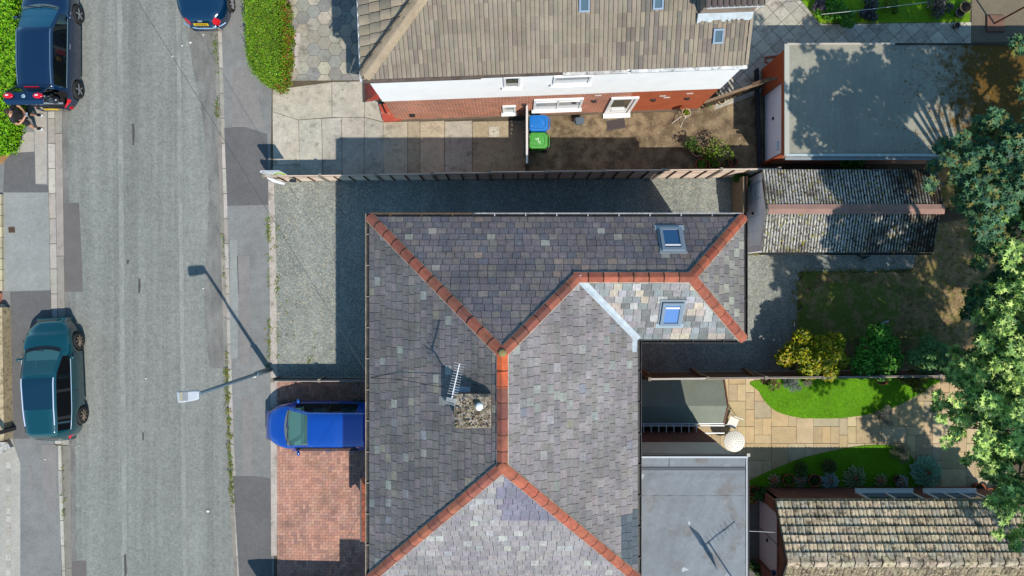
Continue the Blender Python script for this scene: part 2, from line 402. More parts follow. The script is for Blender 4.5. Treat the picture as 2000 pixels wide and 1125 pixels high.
m_edge = M('rough road edge', C(142, 140, 135, .53), rough=.95, layers=[('n', 3, .35, .65, .22, 1, (1, .3, 1)), ('f', 30, .3, .7, .2), ('n', 5, .55, .7, C(110, 110, 108, .55), .6)])
sheet('road repair', [(119, 396), (152, 396), (158, 520), (159, 570), (121, 570)], -.073, m_patch)
sheet('road repair', [(127, 1098), (166, 1097), (168, 1300), (128, 1300)], -.073, m_patch)
rr = random.Random(3)
def strip(name, x0f, x1f, y0, y1, z, mat, jag=2, n=60):
    L_, R_ = [], []
    for i in range(n + 1):
        y = y0 + (y1 - y0) * i / n; L_.append((x0f(y) + rr.uniform(-jag, jag), y)); R_.append((x1f(y) + rr.uniform(-jag, jag), y))
    sheet(name, L_ + R_[::-1], z, mat)
kr = lambda y: float(np.interp(y, [-700, 0, 190, 375, 560, 750, 880, 1000, 1125, 2100], [416, 421, 427, 433, 438, 443, 447, 455, 462, 470]))
kl = lambda y: float(np.interp(y, [-700, 0, 215, 375, 560, 700, 880, 1125, 2100], [110, 118, 116, 118, 121, 122, 131, 133, 135]))
strip('road seam', lambda y: 226 + y * .009, lambda y: 236 + y * .009, -600, 1800, -.074, m_wear, 1.2, 150)
strip('road seam', lambda y: 342 + y * .012, lambda y: 350 + y * .012, -600, 1800, -.074, m_wear, .8, 150)
strip('worn road edge', lambda y: kr(y) - 34 - 7 * math.sin(y * .013), lambda y: kr(y) - 3, 130, 720, -.074, m_edge, 1.6, 200)
strip('worn road edge', lambda y: kl(y) + 1, lambda y: kl(y) + 14, 215, 1300, -.0745, m_edge, 2.5, 90)
sheet('road repair', [(428, 150), (380, 160), (352, 0), (345, -200), (424, -200)], -.0755, m_edge)
m_tar = M('tar crack', C(98, 96, 94, .5), rough=.95, layers=[('f', 30, .3, .7, .3)])
for q in ([(256, 240), (260, 241), (261, 262), (260, 284), (257, 283), (256, 262)], [(268, 543), (272, 545), (273, 560), (271, 574), (268, 572)], [(246, 506), (250, 508), (249, 516), (245, 515)], [(276, 846), (279, 846), (279, 860), (276, 861)], [(240, 1085), (244, 1083), (246, 1120), (241, 1140)]): sheet('road mark', q, -.0725, m_tar)
# channels and kerbs
m_kerb = mA('kerb stone', rough=.92, layers=[('n', 3, .3, .7, .14), ('f', 40, .3, .7, .18), ('n', 4, .58, .7, C(115, 108, 90), .5)], bump=[('f', 60, .4, .006)])
def kerb(xf0, xf1, y0, y1, ztop, cols, step=49):
    mb = MB(); y = y0
    while y < y1:
        e = min(y + step, y1); a = .6
        mb.prism(ppoly([(xf0(y + a), y + a), (xf1(y + a), y + a), (xf1(e - a), e - a), (xf0(e - a), e - a)]), -.11, ztop + random.uniform(-.004, .004), pick(cols, .1)); y = e
    for i in range(40):
        a, b = y0 + (y1 - y0) * i / 40, y0 + (y1 - y0) * (i + 1) / 40; mb.prism(ppoly([(xf0(a) + 1, a), (xf1(a) - 1, a), (xf1(b) - 1, b), (xf0(b) + 1, b)]), -.11, ztop - .015, C(120, 112, 100, .45))
    tag(mb.build('kerb', m_kerb), kind='structure')
kc = [C(190, 182, 172, .6), C(175, 168, 158, .6), C(200, 192, 180, .6)]
kerb(lambda y: kl(y) - 24, lambda y: kl(y) - 11, -700, 870, -.035, kc)
kerb(lambda y: kl(y) - 10.5, lambda y: kl(y) + 3, -700, 870, -.05, [C(168, 160, 152, .58), C(176, 168, 158, .58)], 240)
kerb(lambda y: kl(y) - 19 + (y - 870) * .028, lambda y: kl(y) - 12 + (y - 870) * .024, 870, 2100, .0, kc)
kerb(lambda y: kl(y) - 10, lambda y: kl(y) + 5, 871, 2100, -.065, [C(150, 145, 135, .55)], 240)
kerb(lambda y: kr(y) + 3, lambda y: kr(y) + 10, -700, 940, 0, kc)
kerb(lambda y: kr(y) + 2, lambda y: kr(y) + 12, 941, 2100, 0, kc)
kerb(lambda y: kr(y) - 6, lambda y: kr(y) + 1.5, -700, 2100, -.07, [C(165, 155, 145, .56), C(150, 145, 138, .56)], 120)
# pavements
m_pav = M('asphalt footway', C(146, 146, 144, .55), rough=.95, layers=[('n', .8, .3, .7, .12), ('n', 3, .35, .65, .08), ('f', 35, .3, .7, .18), ('f', 80, .3, .7, .16)], bump=[('f', 70, .4, .008)])
def pvm(name, rgb, k=.55): return M(name, C(*rgb, k), rough=.95, layers=[('n', 1, .3, .7, .1), ('n', 5, .3, .7, .08), ('f', 35, .3, .7, .16), ('f', 80, .3, .7, .14)], bump=[('f', 70, .4, .008)])
pv_dark = pvm('dark footway patch', (122, 120, 120), .5); pv_pale = pvm('pale footway patch', (165, 167, 163)); pv_pink = pvm('pinkish footway patch', (152, 147, 144)); pv_conc = pvm('footway concrete', (186, 178, 168), .6)
le = [(x, y) for x, y in [(kl(y) - (24 if y < 870 else 19), y) for y in (-700, 0, 215, 375, 560, 700, 869)]]
slab('pavement', [(-700, -700)] + le + [(113, 871), (120, 1125), (140, 2100), (-700, 2100)], 0, m_pav, z0=-.12)
re = [(kr(y) + 10, y) for y in (-700, 0, 190, 375, 560, 750, 880, 940, 1000, 1125, 2100)]
slab('pavement', re + [(560, 2100), (545, 1125), (540, 600), (535, 170), (520, -700)], 0, m_pav, z0=-.12)
Z1 = .005
sheet('pavement patch', [(438, 250), (478, 248), (522, 262), (524, 345), (527, 400), (444, 402)], Z1, pv_dark)
sheet('pavement patch', [(456, 130), (482, 133), (500, 170), (516, 250), (478, 248), (453, 250)], Z1, pv_pink)
sheet('pavement patch', [(455, 930), (497, 930), (530, 935), (531, 1140), (468, 1140)], Z1, pv_dark)
sheet('pavement patch', [(473, 775), (492, 775), (494, 800), (491, 930), (475, 929)], Z1, pv_pink)
sheet('pavement patch', [(449, 470), (463, 468), (466, 560), (464, 700), (450, 700)], Z1, pv_pale)
sheet('pavement patch', [(487, 468), (499, 470), (497, 600), (502, 740), (489, 740)], Z1, m_pav)
sheet('pavement patch', [(463, 500), (487, 500), (489, 710), (470, 712)], Z1, pv_pink)
sheet('pavement patch', [(10, 300), (68, 296), (69, 360), (94, 362), (95, 376), (6, 376)], Z1, pv_dark)
sheet('pavement patch', [(50, 258), (66, 258), (67, 296), (22, 300)], Z1, pv_conc)
sheet('pavement patch', [(66, 200), (91, 200), (92, 359), (70, 359)], Z1, pv_conc)
sheet('pavement patch', [(7, 376), (95, 376), (98, 566), (8, 569)], Z1, pv_pale)
sheet('pavement patch', [(20, 570), (99, 568), (100, 700), (107, 855), (26, 857)], Z1, pv_dark)
sheet('pavement patch', [(-300, 858), (24, 858), (40, 905), (40, 2100), (-300, 2100)], Z1, pvm('pale driveway concrete', (190, 185, 175), .55))
sheet('pavement patch', [(82, 869), (110, 869), (111, 1005), (96, 992), (84, 975)], Z1 + .003, pv_pink)
sheet('pavement patch', [(55, 912), (62, 912), (65, 960), (57, 960)], Z1 + .003, pv_pink)
sheet('pavement patch', [(-300, -700), (36, -700), (38, 30), (34, 200), (30, 290), (5, 320), (-300, 330)], Z1 + .002, M('bare verge soil', C(190, 145, 95, .5), rough=1, layers=[('n', 3, .35, .65, .3), ('f', 20, .3, .7, .3)]))
mb = MB()
for i in range(16): mb.prism(ppoly([(12, 902 + i * 15), (21, 902 + i * 15), (21.5, 914 + i * 15), (12.5, 914 + i * 15)]), 0, .012, pick([C(195, 190, 180), C(180, 172, 160)], .08))
tag(mb.build('driveway edging', m_kerb), kind='structure')
# the plots east of the road
m_yard = M('yard soil', C(110, 98, 80, .5), rough=1, layers=[('n', 1, .3, .7, .25), ('f', 20, .3, .7, .3)])
slab('yard', [(524, -700), (531, 170), (528, 340), (535, 700), (535, 1125), (545, 2100), (4000, 2100), (4000, -700)], .002, m_yard, z0=-.12)
m_gravel = M('slate gravel', C(157, 160, 152, .6), rough=.95, layers=[('n', .7, .3, .7, .12), ('n', 1.1, .4, .65, .12, 1, (1, .15, 1)), ('n', 4, .3, .7, .12), ('v', 38, 0, 1, .34), ('v', 18, 0, 1, .12), ('v', 30, .93, .95, C(215, 200, 165), .8)], bump=[('e', 36, .8, .03)])
sheet('gravel drive', [(537, 352), (900, 347), (1452, 343), (1453, 498), (1788, 498), (1784, 524), (1700, 530), (1562, 530), (1556, 600), (1562, 672), (1545, 700), (1540, 731), (540, 739), (538, 600)], .012, m_gravel)
m_edging = M('pale edging concrete', C(200, 188, 178, .58), rough=.95, layers=[('n', 2, .3, .7, .15), ('f', 30, .3, .7, .2), ('n', 3, .55, .68, C(120, 110, 90), .7)], bump=[('n', 20, .5, .01)])
sheet('edging strip', [(524, 345), (536, 345), (540, 560), (542, 740), (529, 745), (527, 560)], .018, m_edging)
sheet('edging strip', [(529, 745), (545, 742), (546, 768), (542, 880), (541, 1085), (530, 1085), (529, 880)], .019, m_edging)
# brick drive, herringbone blocks
mb = MB(); reg = ppoly([(541, 746), (740, 744), (740, 1500), (543, 1500)])
xs = [p[0] for p in reg]; ys = [p[1] for p in reg]
pave(mb, reg, herring(min(xs), max(xs), min(ys), max(ys), .21, .105), .01, .008, [C(192, 144, 124, .64), C(182, 138, 122, .64), C(200, 154, 134, .64), C(168, 130, 118, .62), C(188, 148, 132, .64)], h=.012, under=C(135, 100, 85, .45))
m_block = mA('block paving', rough=.9, layers=[('n', .6, .45, .62, C(212, 150, 128, .7), .35), ('n', .9, .5, .68, C(130, 105, 90, .55), .55), ('f', 50, .3, .7, .15)])
tag(mb.build('brick driveway', m_block), kind='structure')
# neighbour's concrete drive and slabs
m_slabm = mA('concrete paving', rough=.95, layers=[('n', 1.2, .3, .7, .12), ('n', 6, .3, .7, .14), ('f', 45, .3, .7, .18), ('n', 2.2, .56, .7, C(105, 98, 88, .55), .55), ('n', 9, .6, .66, C(95, 85, 75, .55), .4)], bump=[('f', 50, .3, .006)])
pal = [C(205, 196, 180, .6), C(196, 188, 172, .6), C(188, 178, 162, .6)]
mb = MB()
def cslab(px, rgb, z=.022, k=.6): mb.prism(ppoly(px), .004, z, vary(C(rgb[0] * .7 + 58, rgb[1] * .7 + 55, rgb[2] * .7 + 48, k), .05, .008))
cslab([(533, 176), (648, 161), (648, 229), (583, 234), (533, 218)], (203, 194, 178)); cslab([(649, 161), (712, 159), (712, 229), (649, 229)], (205, 196, 182)); cslab([(713, 190), (748, 204), (750, 238), (713, 229)], (198, 190, 175))
cslab([(533, 219), (583, 235), (586, 322), (534, 322)], (215, 205, 190)); cslab([(584, 235), (628, 232), (630, 345), (587, 345)], (205, 200, 188)); cslab([(629, 232), (667, 230), (668, 345), (631, 345)], (188, 184, 176))
cslab([(668, 230), (711, 230), (711, 345), (669, 345)], (195, 182, 172)); cslab([(712, 230), (748, 239), (750, 345), (712, 345)], (190, 182, 172)); cslab([(534, 323), (586, 323), (587, 354), (530, 356)], (200, 190, 175))
for a, b, c in ((749, 796, (200, 188, 164)), (797, 820, (184, 168, 142)), (821, 868, (205, 188, 158)), (869, 922, (186, 180, 166)), (923, 1026, (176, 158, 128))): cslab([(a, 238), (b, 236), (b, 345), (a, 345)], c)
tag(mb.build('concrete driveway', m_slabm), kind='structure')
m_dirt = M('dirty concrete yard', C(172, 150, 118, .5), rough=.95, layers=[('n', .8, .35, .65, .25), ('n', 3, .4, .6, C(95, 78, 60, .55), .75), ('f', 25, .3, .7, .25), ('n', 6, .58, .7, C(205, 185, 150, .55), .6), ('f', 90, .3, .7, .2)], bump=[('f', 50, .4, .008)])
sheet('concrete yard', [(1027, 225), (1362, 214), (1372, 205), (1425, 180), (1490, 170), (1490, 335), (1027, 345)], .023, m_dirt)
mb = MB(); reg = ppoly([(565, -60), (720, -60), (724, 157), (567, 158)]); xs = [p[0] for p in reg]; ys = [p[1] for p in reg]
pave(mb, reg, hexes(min(xs) - .3, max(xs), min(ys), max(ys), .265), .012, .012, [C(180, 174, 160, .58), C(165, 162, 155, .58), C(195, 188, 170, .58), C(158, 156, 152, .58)], h=.02, under=C(125, 115, 95, .5))
tag(mb.build('hexagon paving', m_slabm), kind='structure')
sheet('edging strip', [(553, -60), (566, -60), (568, 160), (556, 165)], .02, M('bed soil', C(150, 125, 100, .5), rough=1, layers=[('n', 4, .3, .7, .3), ('f', 25, .3, .7, .3)]))
mb = MB()
for q in ([(573, 65), (588, 65), (588, 87), (573, 87)], [(577, 88), (585, 88), (583, 111), (576, 111)], [(573, 112), (584, 112), (584, 134), (573, 134)]): mb.prism(ppoly(q), .02, .07, C(205, 195, 190))
tag(mb.build('border stones', m_slabm), kind='structure')
# diagonal slabs north-east
mb = MB(); reg = ppoly([(1395, 215), (1440, 60), (1440, -150), (1555, -150), (1562, 0), (1605, 48), (1896, 44), (1896, 100), (1600, 130), (1490, 150), (1490, 180)]); xs = [p[0] for p in reg]; ys = [p[1] for p in reg]
pave(mb, reg, squares(min(xs), max(xs), min(ys), max(ys), .45, R(42)), .008, .016, [C(205, 198, 182, .58), C(195, 190, 176, .58), C(212, 205, 188, .58)], h=.018, under=C(120, 100, 70, .5))
tag(mb.build('diagonal paving', m_slabm), kind='structure')
# sandstone patio
mb = MB(); reg = ppoly([(1235, 735), (1475, 735), (1960, 735), (1980, 955), (1235, 960)]); xs = [p[0] for p in reg]; ys = [p[1] for p in reg]
pave(mb, reg, randslabs(min(xs) - .2, max(xs), min(ys) - .1, max(ys), .31), .008, .014, [C(222, 197, 152, .56), C(216, 192, 148, .56), C(226, 203, 160, .56), C(210, 186, 148, .56), C(220, 190, 146, .56), C(208, 190, 156, .56)], h=.02, under=C(120, 95, 70, .45))
m_sand = mA('sandstone paving', rough=.9, layers=[('n', 1.4, .3, .7, .1), ('n', 6, .3, .7, .1), ('f', 50, .3, .7, .1), ('n', 3, .6, .72, C(165, 140, 110, .6), .4)], bump=[('n', 15, .3, .01)])
tag(mb.build('sandstone patio', m_sand), kind='structure')
sheet('garage apron', [(1425, 930), (1492, 945), (1492, 1300), (1425, 1300)], .034, M('dark concrete apron', C(120, 115, 110, .5), rough=.95, layers=[('n', 2, .3, .7, .2), ('f', 40, .3, .7, .2)]))
# lawns
m_art = M('bright lawn grass', C(118, 182, 8, .58), rough=.9, layers=[('n', 1.2, .35, .65, .14), ('f', 30, .25, .75, .35), ('f', 80, .25, .75, .4), ('n', 3, .6, .75, C(150, 180, 30, .5), .5)], bump=[('f', 70, 1, .03)])
def smooth_loop(pts, n=5):
    out = []; m = len(pts)
    for i in range(m):
        p0, p1, p2, p3 = [Vector((*pts[(i + k) % m], 0)) for k in (-1, 0, 1, 2)]
        for k in range(n):
            t = k / n; q = .5 * ((2 * p1) + (p2 - p0) * t + (2 * p0 - 5 * p1 + 4 * p2 - p3) * t * t + (3 * p1 - p0 - 3 * p2 + p3) * t ** 3); out.append((q.x, q.y))
    return out
lawn1 = smooth_loop([(1475, 743), (1482, 765), (1497, 788), (1520, 805), (1560, 815), (1610, 817), (1650, 815), (1700, 808), (1745, 795), (1790, 772), (1815, 755), (1825, 740), (1650, 739)])
lawn2 = smooth_loop([(1462, 948), (1480, 930), (1520, 912), (1570, 893), (1640, 877), (1700, 869), (1750, 872), (1778, 890), (1795, 915), (1800, 950), (1640, 952)])
slab('garden lawn', lawn1, .05, m_art, z0=.01); slab('garden lawn', lawn2, .05, m_art, z0=.01)
m_gl = M('neighbour lawn', C(130, 178, 12, .58), rough=.9, layers=[('n', 1, .35, .65, .2), ('f', 30, .25, .75, .4), ('n', 2, .55, .7, C(95, 80, 60, .5), .8), ('f', 80, .25, .75, .35)], bump=[('f', 70, 1, .03)])
sheet('neighbour lawn', [(1557, -200), (1565, 2), (1600, 46), (1893, 44), (1900, -200)], .03, m_gl)
sheet('garden terrace', [(1897, -100), (2300, -100), (2300, 83), (1897, 83)], .02, pvm('garden terrace concrete', (140, 128, 108), .5))
m_dry = M('dry patchy lawn', C(178, 150, 108, .62), rough=1, layers=[('n', .7, .5, .64, C(105, 125, 45, .55), .9), ('n', 1.6, .35, .65, .18), ('n', 2.5, .35, .65, .32), ('n', 4, .5, .6, C(130, 135, 55, .6), .65), ('n', 7, .54, .64, C(80, 70, 45, .55), .6), ('f', 35, .25, .75, .35), ('f', 90, .25, .75, .3)], bump=[('f', 60, 1, .03)])  # tone contrast stands for bare patches and also for dappled sun
_dl = [(1560 + rr.uniform(-5, 5) + 5 * math.sin(i * .7), 672 - i * 7) for i in range(20)] + [(1560 + i * 8, 531 + rr.uniform(-3.5, 3.5)) for i in range(1, 28)]
sheet('dry lawn', [(1550, 728)] + _dl + [(1786, 522), (1800, 400), (1830, 300), (2500, 300), (2500, 728)], .02, m_dry)

_gl = [(1563, 600), (1585, 570), (1620, 556), (1680, 548), (1730, 560), (1752, 590), (1745, 640), (1700, 655), (1640, 668), (1585, 664), (1561, 640)]
m_gp = M('patchy green lawn', C(125, 138, 62, .62), rough=1, layers=[('n', 2.2, .5, .6, C(178, 155, 108, .62), .9), ('n', 6, .5, .6, C(120, 145, 45, .55), .7), ('f', 35, .25, .75, .35), ('f', 90, .25, .75, .3)], bump=[('f', 60, 1, .03)])
_g2 = [(x + rr.uniform(-6, 6), y + rr.uniform(-5, 5)) for x, y in smooth_loop(_gl, 6)]
sheet('dry lawn', _g2, .026, m_gp)
# ---------------- the slate-roofed house ----------------
EV = 5.4; k5 = (H - EV) / F
hse = thing('slate_roofed_house', 'large detached house with grey hipped slate roof and orange ridge tiles', 'house', (-.25, -3.2, 0))
NWc, NEc, WSc = Vector((-4.123, 2.054, EV)), Vector((6.704, 2.054, EV)), Vector((6.704, -1.476, EV))
INc, SEc, SWc = Vector((3.634, -1.476, EV)), Vector((3.634, -8.42, EV)), Vector((-4.123, -8.42, EV))
AN, AS = Vector((-.2445, -1.652, 8.0)), Vector((-.2445, -4.529, 8.0))
WJ, WE = Vector((1.787, .289, 6.638)), Vector((4.88, .289, 6.638))
mb = MB(); i_ = .22
mb.prism([(-4.123 + i_, 2.054 - i_), (-4.123 + i_, -8.42 + i_), (3.634 - i_, -8.42 + i_), (3.634 - i_, -1.476 + i_), (6.704 - i_, -1.476 + i_), (6.704 - i_, 2.054 - i_)][::-1], 0, EV - .1)
mb.build('wall', m_brickd, hse)
sd = [C(112, 104, 110), C(98, 94, 100), C(120, 112, 116), C(105, 100, 100), C(128, 120, 118)]
def mixcols(main, odd, p):
    def f(pt): return pick(odd, .09) if random.random() < p else pick(main, .075)
    return f
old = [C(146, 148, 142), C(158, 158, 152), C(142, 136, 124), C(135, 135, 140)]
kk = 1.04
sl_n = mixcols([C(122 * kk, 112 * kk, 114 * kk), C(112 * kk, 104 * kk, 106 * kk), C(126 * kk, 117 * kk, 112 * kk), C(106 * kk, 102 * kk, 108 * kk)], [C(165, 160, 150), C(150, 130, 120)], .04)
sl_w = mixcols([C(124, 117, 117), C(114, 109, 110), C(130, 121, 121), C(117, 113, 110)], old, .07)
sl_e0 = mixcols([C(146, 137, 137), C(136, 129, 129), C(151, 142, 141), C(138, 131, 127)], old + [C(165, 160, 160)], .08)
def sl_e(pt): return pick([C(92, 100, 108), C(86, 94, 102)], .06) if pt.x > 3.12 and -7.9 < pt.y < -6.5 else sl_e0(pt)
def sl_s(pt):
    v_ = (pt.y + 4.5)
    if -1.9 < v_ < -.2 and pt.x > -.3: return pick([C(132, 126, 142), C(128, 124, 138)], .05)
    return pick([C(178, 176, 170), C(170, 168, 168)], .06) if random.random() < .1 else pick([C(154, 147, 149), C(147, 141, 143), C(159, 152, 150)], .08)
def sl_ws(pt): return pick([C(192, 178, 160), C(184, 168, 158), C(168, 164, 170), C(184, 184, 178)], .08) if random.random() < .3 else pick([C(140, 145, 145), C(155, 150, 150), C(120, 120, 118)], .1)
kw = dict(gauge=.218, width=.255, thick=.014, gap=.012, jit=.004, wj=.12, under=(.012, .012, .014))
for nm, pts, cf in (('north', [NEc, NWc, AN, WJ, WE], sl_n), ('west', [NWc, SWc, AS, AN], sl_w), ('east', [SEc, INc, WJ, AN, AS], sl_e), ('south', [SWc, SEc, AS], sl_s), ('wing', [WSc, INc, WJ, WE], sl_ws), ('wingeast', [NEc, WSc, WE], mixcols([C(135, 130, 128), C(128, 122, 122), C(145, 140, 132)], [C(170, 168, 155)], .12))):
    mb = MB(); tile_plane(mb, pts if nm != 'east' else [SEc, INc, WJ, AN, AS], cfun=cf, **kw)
    if nm == 'east':
        for a in range(2):
            for b in range(9): pass
    roof = mb.build('roof', m_slate, hse)
rc = [C(168, 98, 80), C(156, 92, 77), C(176, 104, 82), C(148, 90, 78)]; ro = [C(232, 112, 62), C(225, 105, 60)]
rb = [C(184, 104, 80), C(190, 108, 82), C(174, 98, 77)]
for a, b, m_, cc in ((NWc, AN, .47, rc), (SWc, AS, .47, rc), (SEc, AS, .47, rb), (WJ, AN, .5, rc), (NEc, WE, .48, [C(165, 88, 66), C(178, 96, 70)]), (WSc, WE, .48, rb), (WJ - Vector((.1, 0, 0)), WE + Vector((.1, 0, 0)), .7, rb)):
    mb = MB(); caps(mb, a, b, .137, m_, .43, cc); mb.build('ridge_tiles', m_ridge, hse)
mb = MB(); caps(mb, AS, AN, .14, .67, .43, rc); 
caps(mb, AN + (AS - AN) * .3, AN, .142, .67, .43, ro, z=.074); mb.build('ridge_tiles', m_ridge, hse)
for q_ in ((AN, (.11, .1, .05), C(150, 140, 90)), (AS, (.14, .12, .06), C(180, 105, 80))): mb = MB(); mb.blob(tuple(q_[0] + Vector((0, .01, .06))), q_[1], q_[2]); mb.build('ridge_mortar', m_ridge, hse)
# lead valley
mb = MB(); d = (INc - WJ); s = d.cross(Vector((0, 0, 1))).normalized()
for t0 in range(6):
    a, b = WJ + d * (t0 / 6), WJ + d * (min(1.03, (t0 + 1.04) / 6)); zz = Vector((0, 0, .045 + .004 * (t0 % 2)))
    mb.add([a - s * .1 + zz + Vector((0, 0, .04)), a + zz, a + s * .1 + zz + Vector((0, 0, .04)), b - s * .1 + zz + Vector((0, 0, .04)), b + zz, b + s * .1 + zz + Vector((0, 0, .04))], [[0, 1, 4, 3], [1, 2, 5, 4]], (.5, .5, .5))
mb.build('valley_flashing', m_lead, hse)
mb = MB(); c = P(1238, 668, 5.5); mb.prism([(c.x - .12, c.y - .3), (c.x + .08, c.y - .28), (c.x + .1, c.y + .1), (c.x - .02, c.y + .25), (c.x - .14, c.y + .1)], 5.46, 5.53); mb.build('valley_patch', m_lead, hse)
m_gw = mA('gutter plastic', rough=.5, layers=[('n', 4, .35, .65, .3), ('n', 9, .55, .65, C(110, 90, 60, .5), .6)])
def gutter(a, b, out, par, c1, c2=(.02, .02, .02), name='gutter', w_=.11):
    mb = MB(); a, b, out = Vector(a), Vector(b), Vector(out)
    for off, z0, ww, hh, cc in ((w_, -.01, .022, .07, c1), (.01, -.01, .015, .07, c2), (w_ / 2, -.055, w_, .02, c2)):
        mb.beam(a + out * off + Vector((0, 0, z0)), b + out * off + Vector((0, 0, z0)), ww, hh, c1 if ww == .022 else c2)
    L_ = (b - a).length; dd = (b - a) / L_; x = .6
    while x < L_ - .3:
        q = a + dd * x; mb.beam(q + out * 0, q + out * (w_ + .01) + Vector((0, 0, .028)) * 0, .03, .02, c1); x += .9
    return mb.build(name, m_gw, par)
gk = C(185, 185, 190)
gutter(NWc, NWc + Vector((3.0, 0, 0)), (0, 1, 0), hse, C(120, 90, 60)); gutter(NWc + Vector((3.02, 0, .01)), NEc + Vector((0, 0, .01)), (0, 1, 0), hse, gk)
gutter(NWc + Vector((0, .1, 0)), SWc, (-1, 0, 0), hse, C(165, 148, 128)); gutter(SEc, INc, (1, 0, 0), hse, C(30, 28, 28)); gutter(NEc, WSc, (1, 0, 0), hse, C(40, 28, 25)); gutter(INc + Vector((.1, 0, 0)), WSc, (0, -1, 0), hse, C(40, 36, 36))
# roof windows
def rot_plane(c, n, w_, l_, name, glasscol, shut=False):
    """w_ across, l_ up the slope"""
    n = Vector(n).normalized(); u = Vector((1, 0, 0)); v = n.cross(u); c = Vector(c)
    def bx(mb, a, b, cu, cv, h0, h1, col):
        vs = [c + u * (cu + sx * a / 2) + v * (cv + sy * b / 2) + n * h for h in (h0, h1) for sx, sy in ((-1, -1), (1, -1), (1, 1), (-1, 1))]
        mb.add(vs, [[4, 5, 6, 7], [3, 2, 1, 0], [0, 1, 5, 4], [1, 2, 6, 5], [2, 3, 7, 6], [3, 0, 4, 7]], col)
    mb = MB(); fc = C(135, 150, 165, .6); t = .085
    for a, b, cu, cv in ((w_, t, 0, -l_ / 2 + t / 2), (w_, t, 0, l_ / 2 - t / 2), (t, l_ - 2 * t, -w_ / 2 + t / 2, 0), (t, l_ - 2 * t, w_ / 2 - t / 2, 0)): bx(mb, a, b, cu, cv, -.02, .12, fc)
    sgn = -1 if v.z > 0 else 1
    bx(mb, w_ + .22, .16, 0, sgn * (l_ / 2 + .05), .01, .035, C(170, 185, 192, .6)); bx(mb, w_ + .16, .07, 0, -sgn * (l_ / 2 + .03), .01, .045, C(150, 162, 170, .6))
    for sx in (-1, 1): bx(mb, .05, l_, sx * (w_ / 2 + .03), 0, .01, .05, C(150, 162, 172, .6))
    f = mb.build(name, M('grey window metal', attr=True, rough=.35, spec=.5), hse)
    g = MB(); bx(g, w_ - 2 * t - .002, l_ - 2 * t - .002, 0, 0, .05, .085, (1, 1, 1)); g.build('pane', M('roof window glass', glasscol, rough=.08, spec=.7), f)
    g = MB(); bx(g, w_ - 2 * t - .02, .05, 0, -sgn * (l_ / 2 - t - .09), .1, .112, C(210, 220, 230)); g.build('blind_bar', m_white, f)
nn = Vector((0, .5744, .8186)); c = P(1311, 471, 0); 
def onplane(px, py, p0, n):
    o = Vector((0, 0, H)); d = P(px, py, 0) - o; t = (Vector(p0) - o).dot(n) / d.dot(n); return o + d * t
rot_plane(onplane(1311, 470, NEc, nn), nn, .62, .82, 'roof_window', C(40, 95, 150, .45))
n2 = Vector((0, -.5744, .8186)); rot_plane(onplane(1311, 610, WSc, n2), n2, .58, .8, 'roof_window', C(110, 150, 215, .55))
# chimney
mb = MB(); x0, x1, y0, y1 = -1.42, -.56, -3.5, -2.72
mb.prism([(x0, y0), (x1, y0), (x1, y1), (x0, y1)], 6.6, 7.95); ch = mb.build('chimney', m_brickd, hse)
m_cap = M('mossy chimney mortar', C(172, 158, 138, .55), rough=1, layers=[('n', 5, .42, .58, C(98, 82, 66, .55), .8), ('v', 14, .5, .9, C(205, 195, 185, .6), .7), ('n', 14, .5, .6, C(125, 115, 75, .55), .4), ('f', 40, .3, .7, .3)], bump=[('n', 12, 1, .05)])
mb = MB(); g = 14
hgt = lambda a, b: 8.03 + .05 * math.sin(a * 5) * math.cos(b * 4) + random.uniform(-.015, .02) - (.05 if a in (0, 1) or b in (0, 1) else 0)
vs = [(x0 - .05 + (x1 - x0 + .08) * i / g, y0 - .05 + (y1 - y0 + .08) * j / g, hgt(i / g, j / g)) for j in range(g + 1) for i in range(g + 1)]
mb.add(vs, [[j * (g + 1) + i, j * (g + 1) + i + 1, (j + 1) * (g + 1) + i + 1, (j + 1) * (g + 1) + i] for j in range(g) for i in range(g)], sm=False)
mb.prism([(x0 - .05, y0 - .05), (x1 + .03, y0 - .05), (x1 + .03, y1 + .03), (x0 - .05, y1 + .03)], 7.86, 7.97); mb.build('chimney_cap', m_cap, ch)
mb = MB()
for _ in range(150):
    a_, b_ = random.random(), random.random() ** 1.3; s_ = random.uniform(.012, .032); mb.blob((x0 + (x1 - x0) * a_, y0 + (y1 - y0) * b_, 8.06 + .03 * math.sin(a_ * 5)), (s_, s_ * random.uniform(.6, 1), s_ * .7), pick([C(200, 180, 160), C(120, 95, 75), C(175, 155, 110), C(90, 75, 60)], .2), 6, 4, .25)
tag(mb.build('rubble', m_attr, ch), kind='stuff')
mb = MB(); mb.lathe([(.001, .2), (.09, .2), (.095, 0), (.1, -.05)], (-.82, -2.98, 8.03), 16); mb.build('chimney_pot', m_white, ch)
mb = MB(); mb.prism([(x0 - .12, y1 + .0), (x1 + .0, y1), (x1 + .0, y1 + .13), (x0 - .12, y1 + .13)], 7.0, 7.45); mb.prism([(x1 + .0, y0), (x1 + .12, y0), (x1 + .12, y1 + .14), (x1, y1 + .14)], 7.75, 7.8); mb.build('chimney_flashing', m_lead, ch)
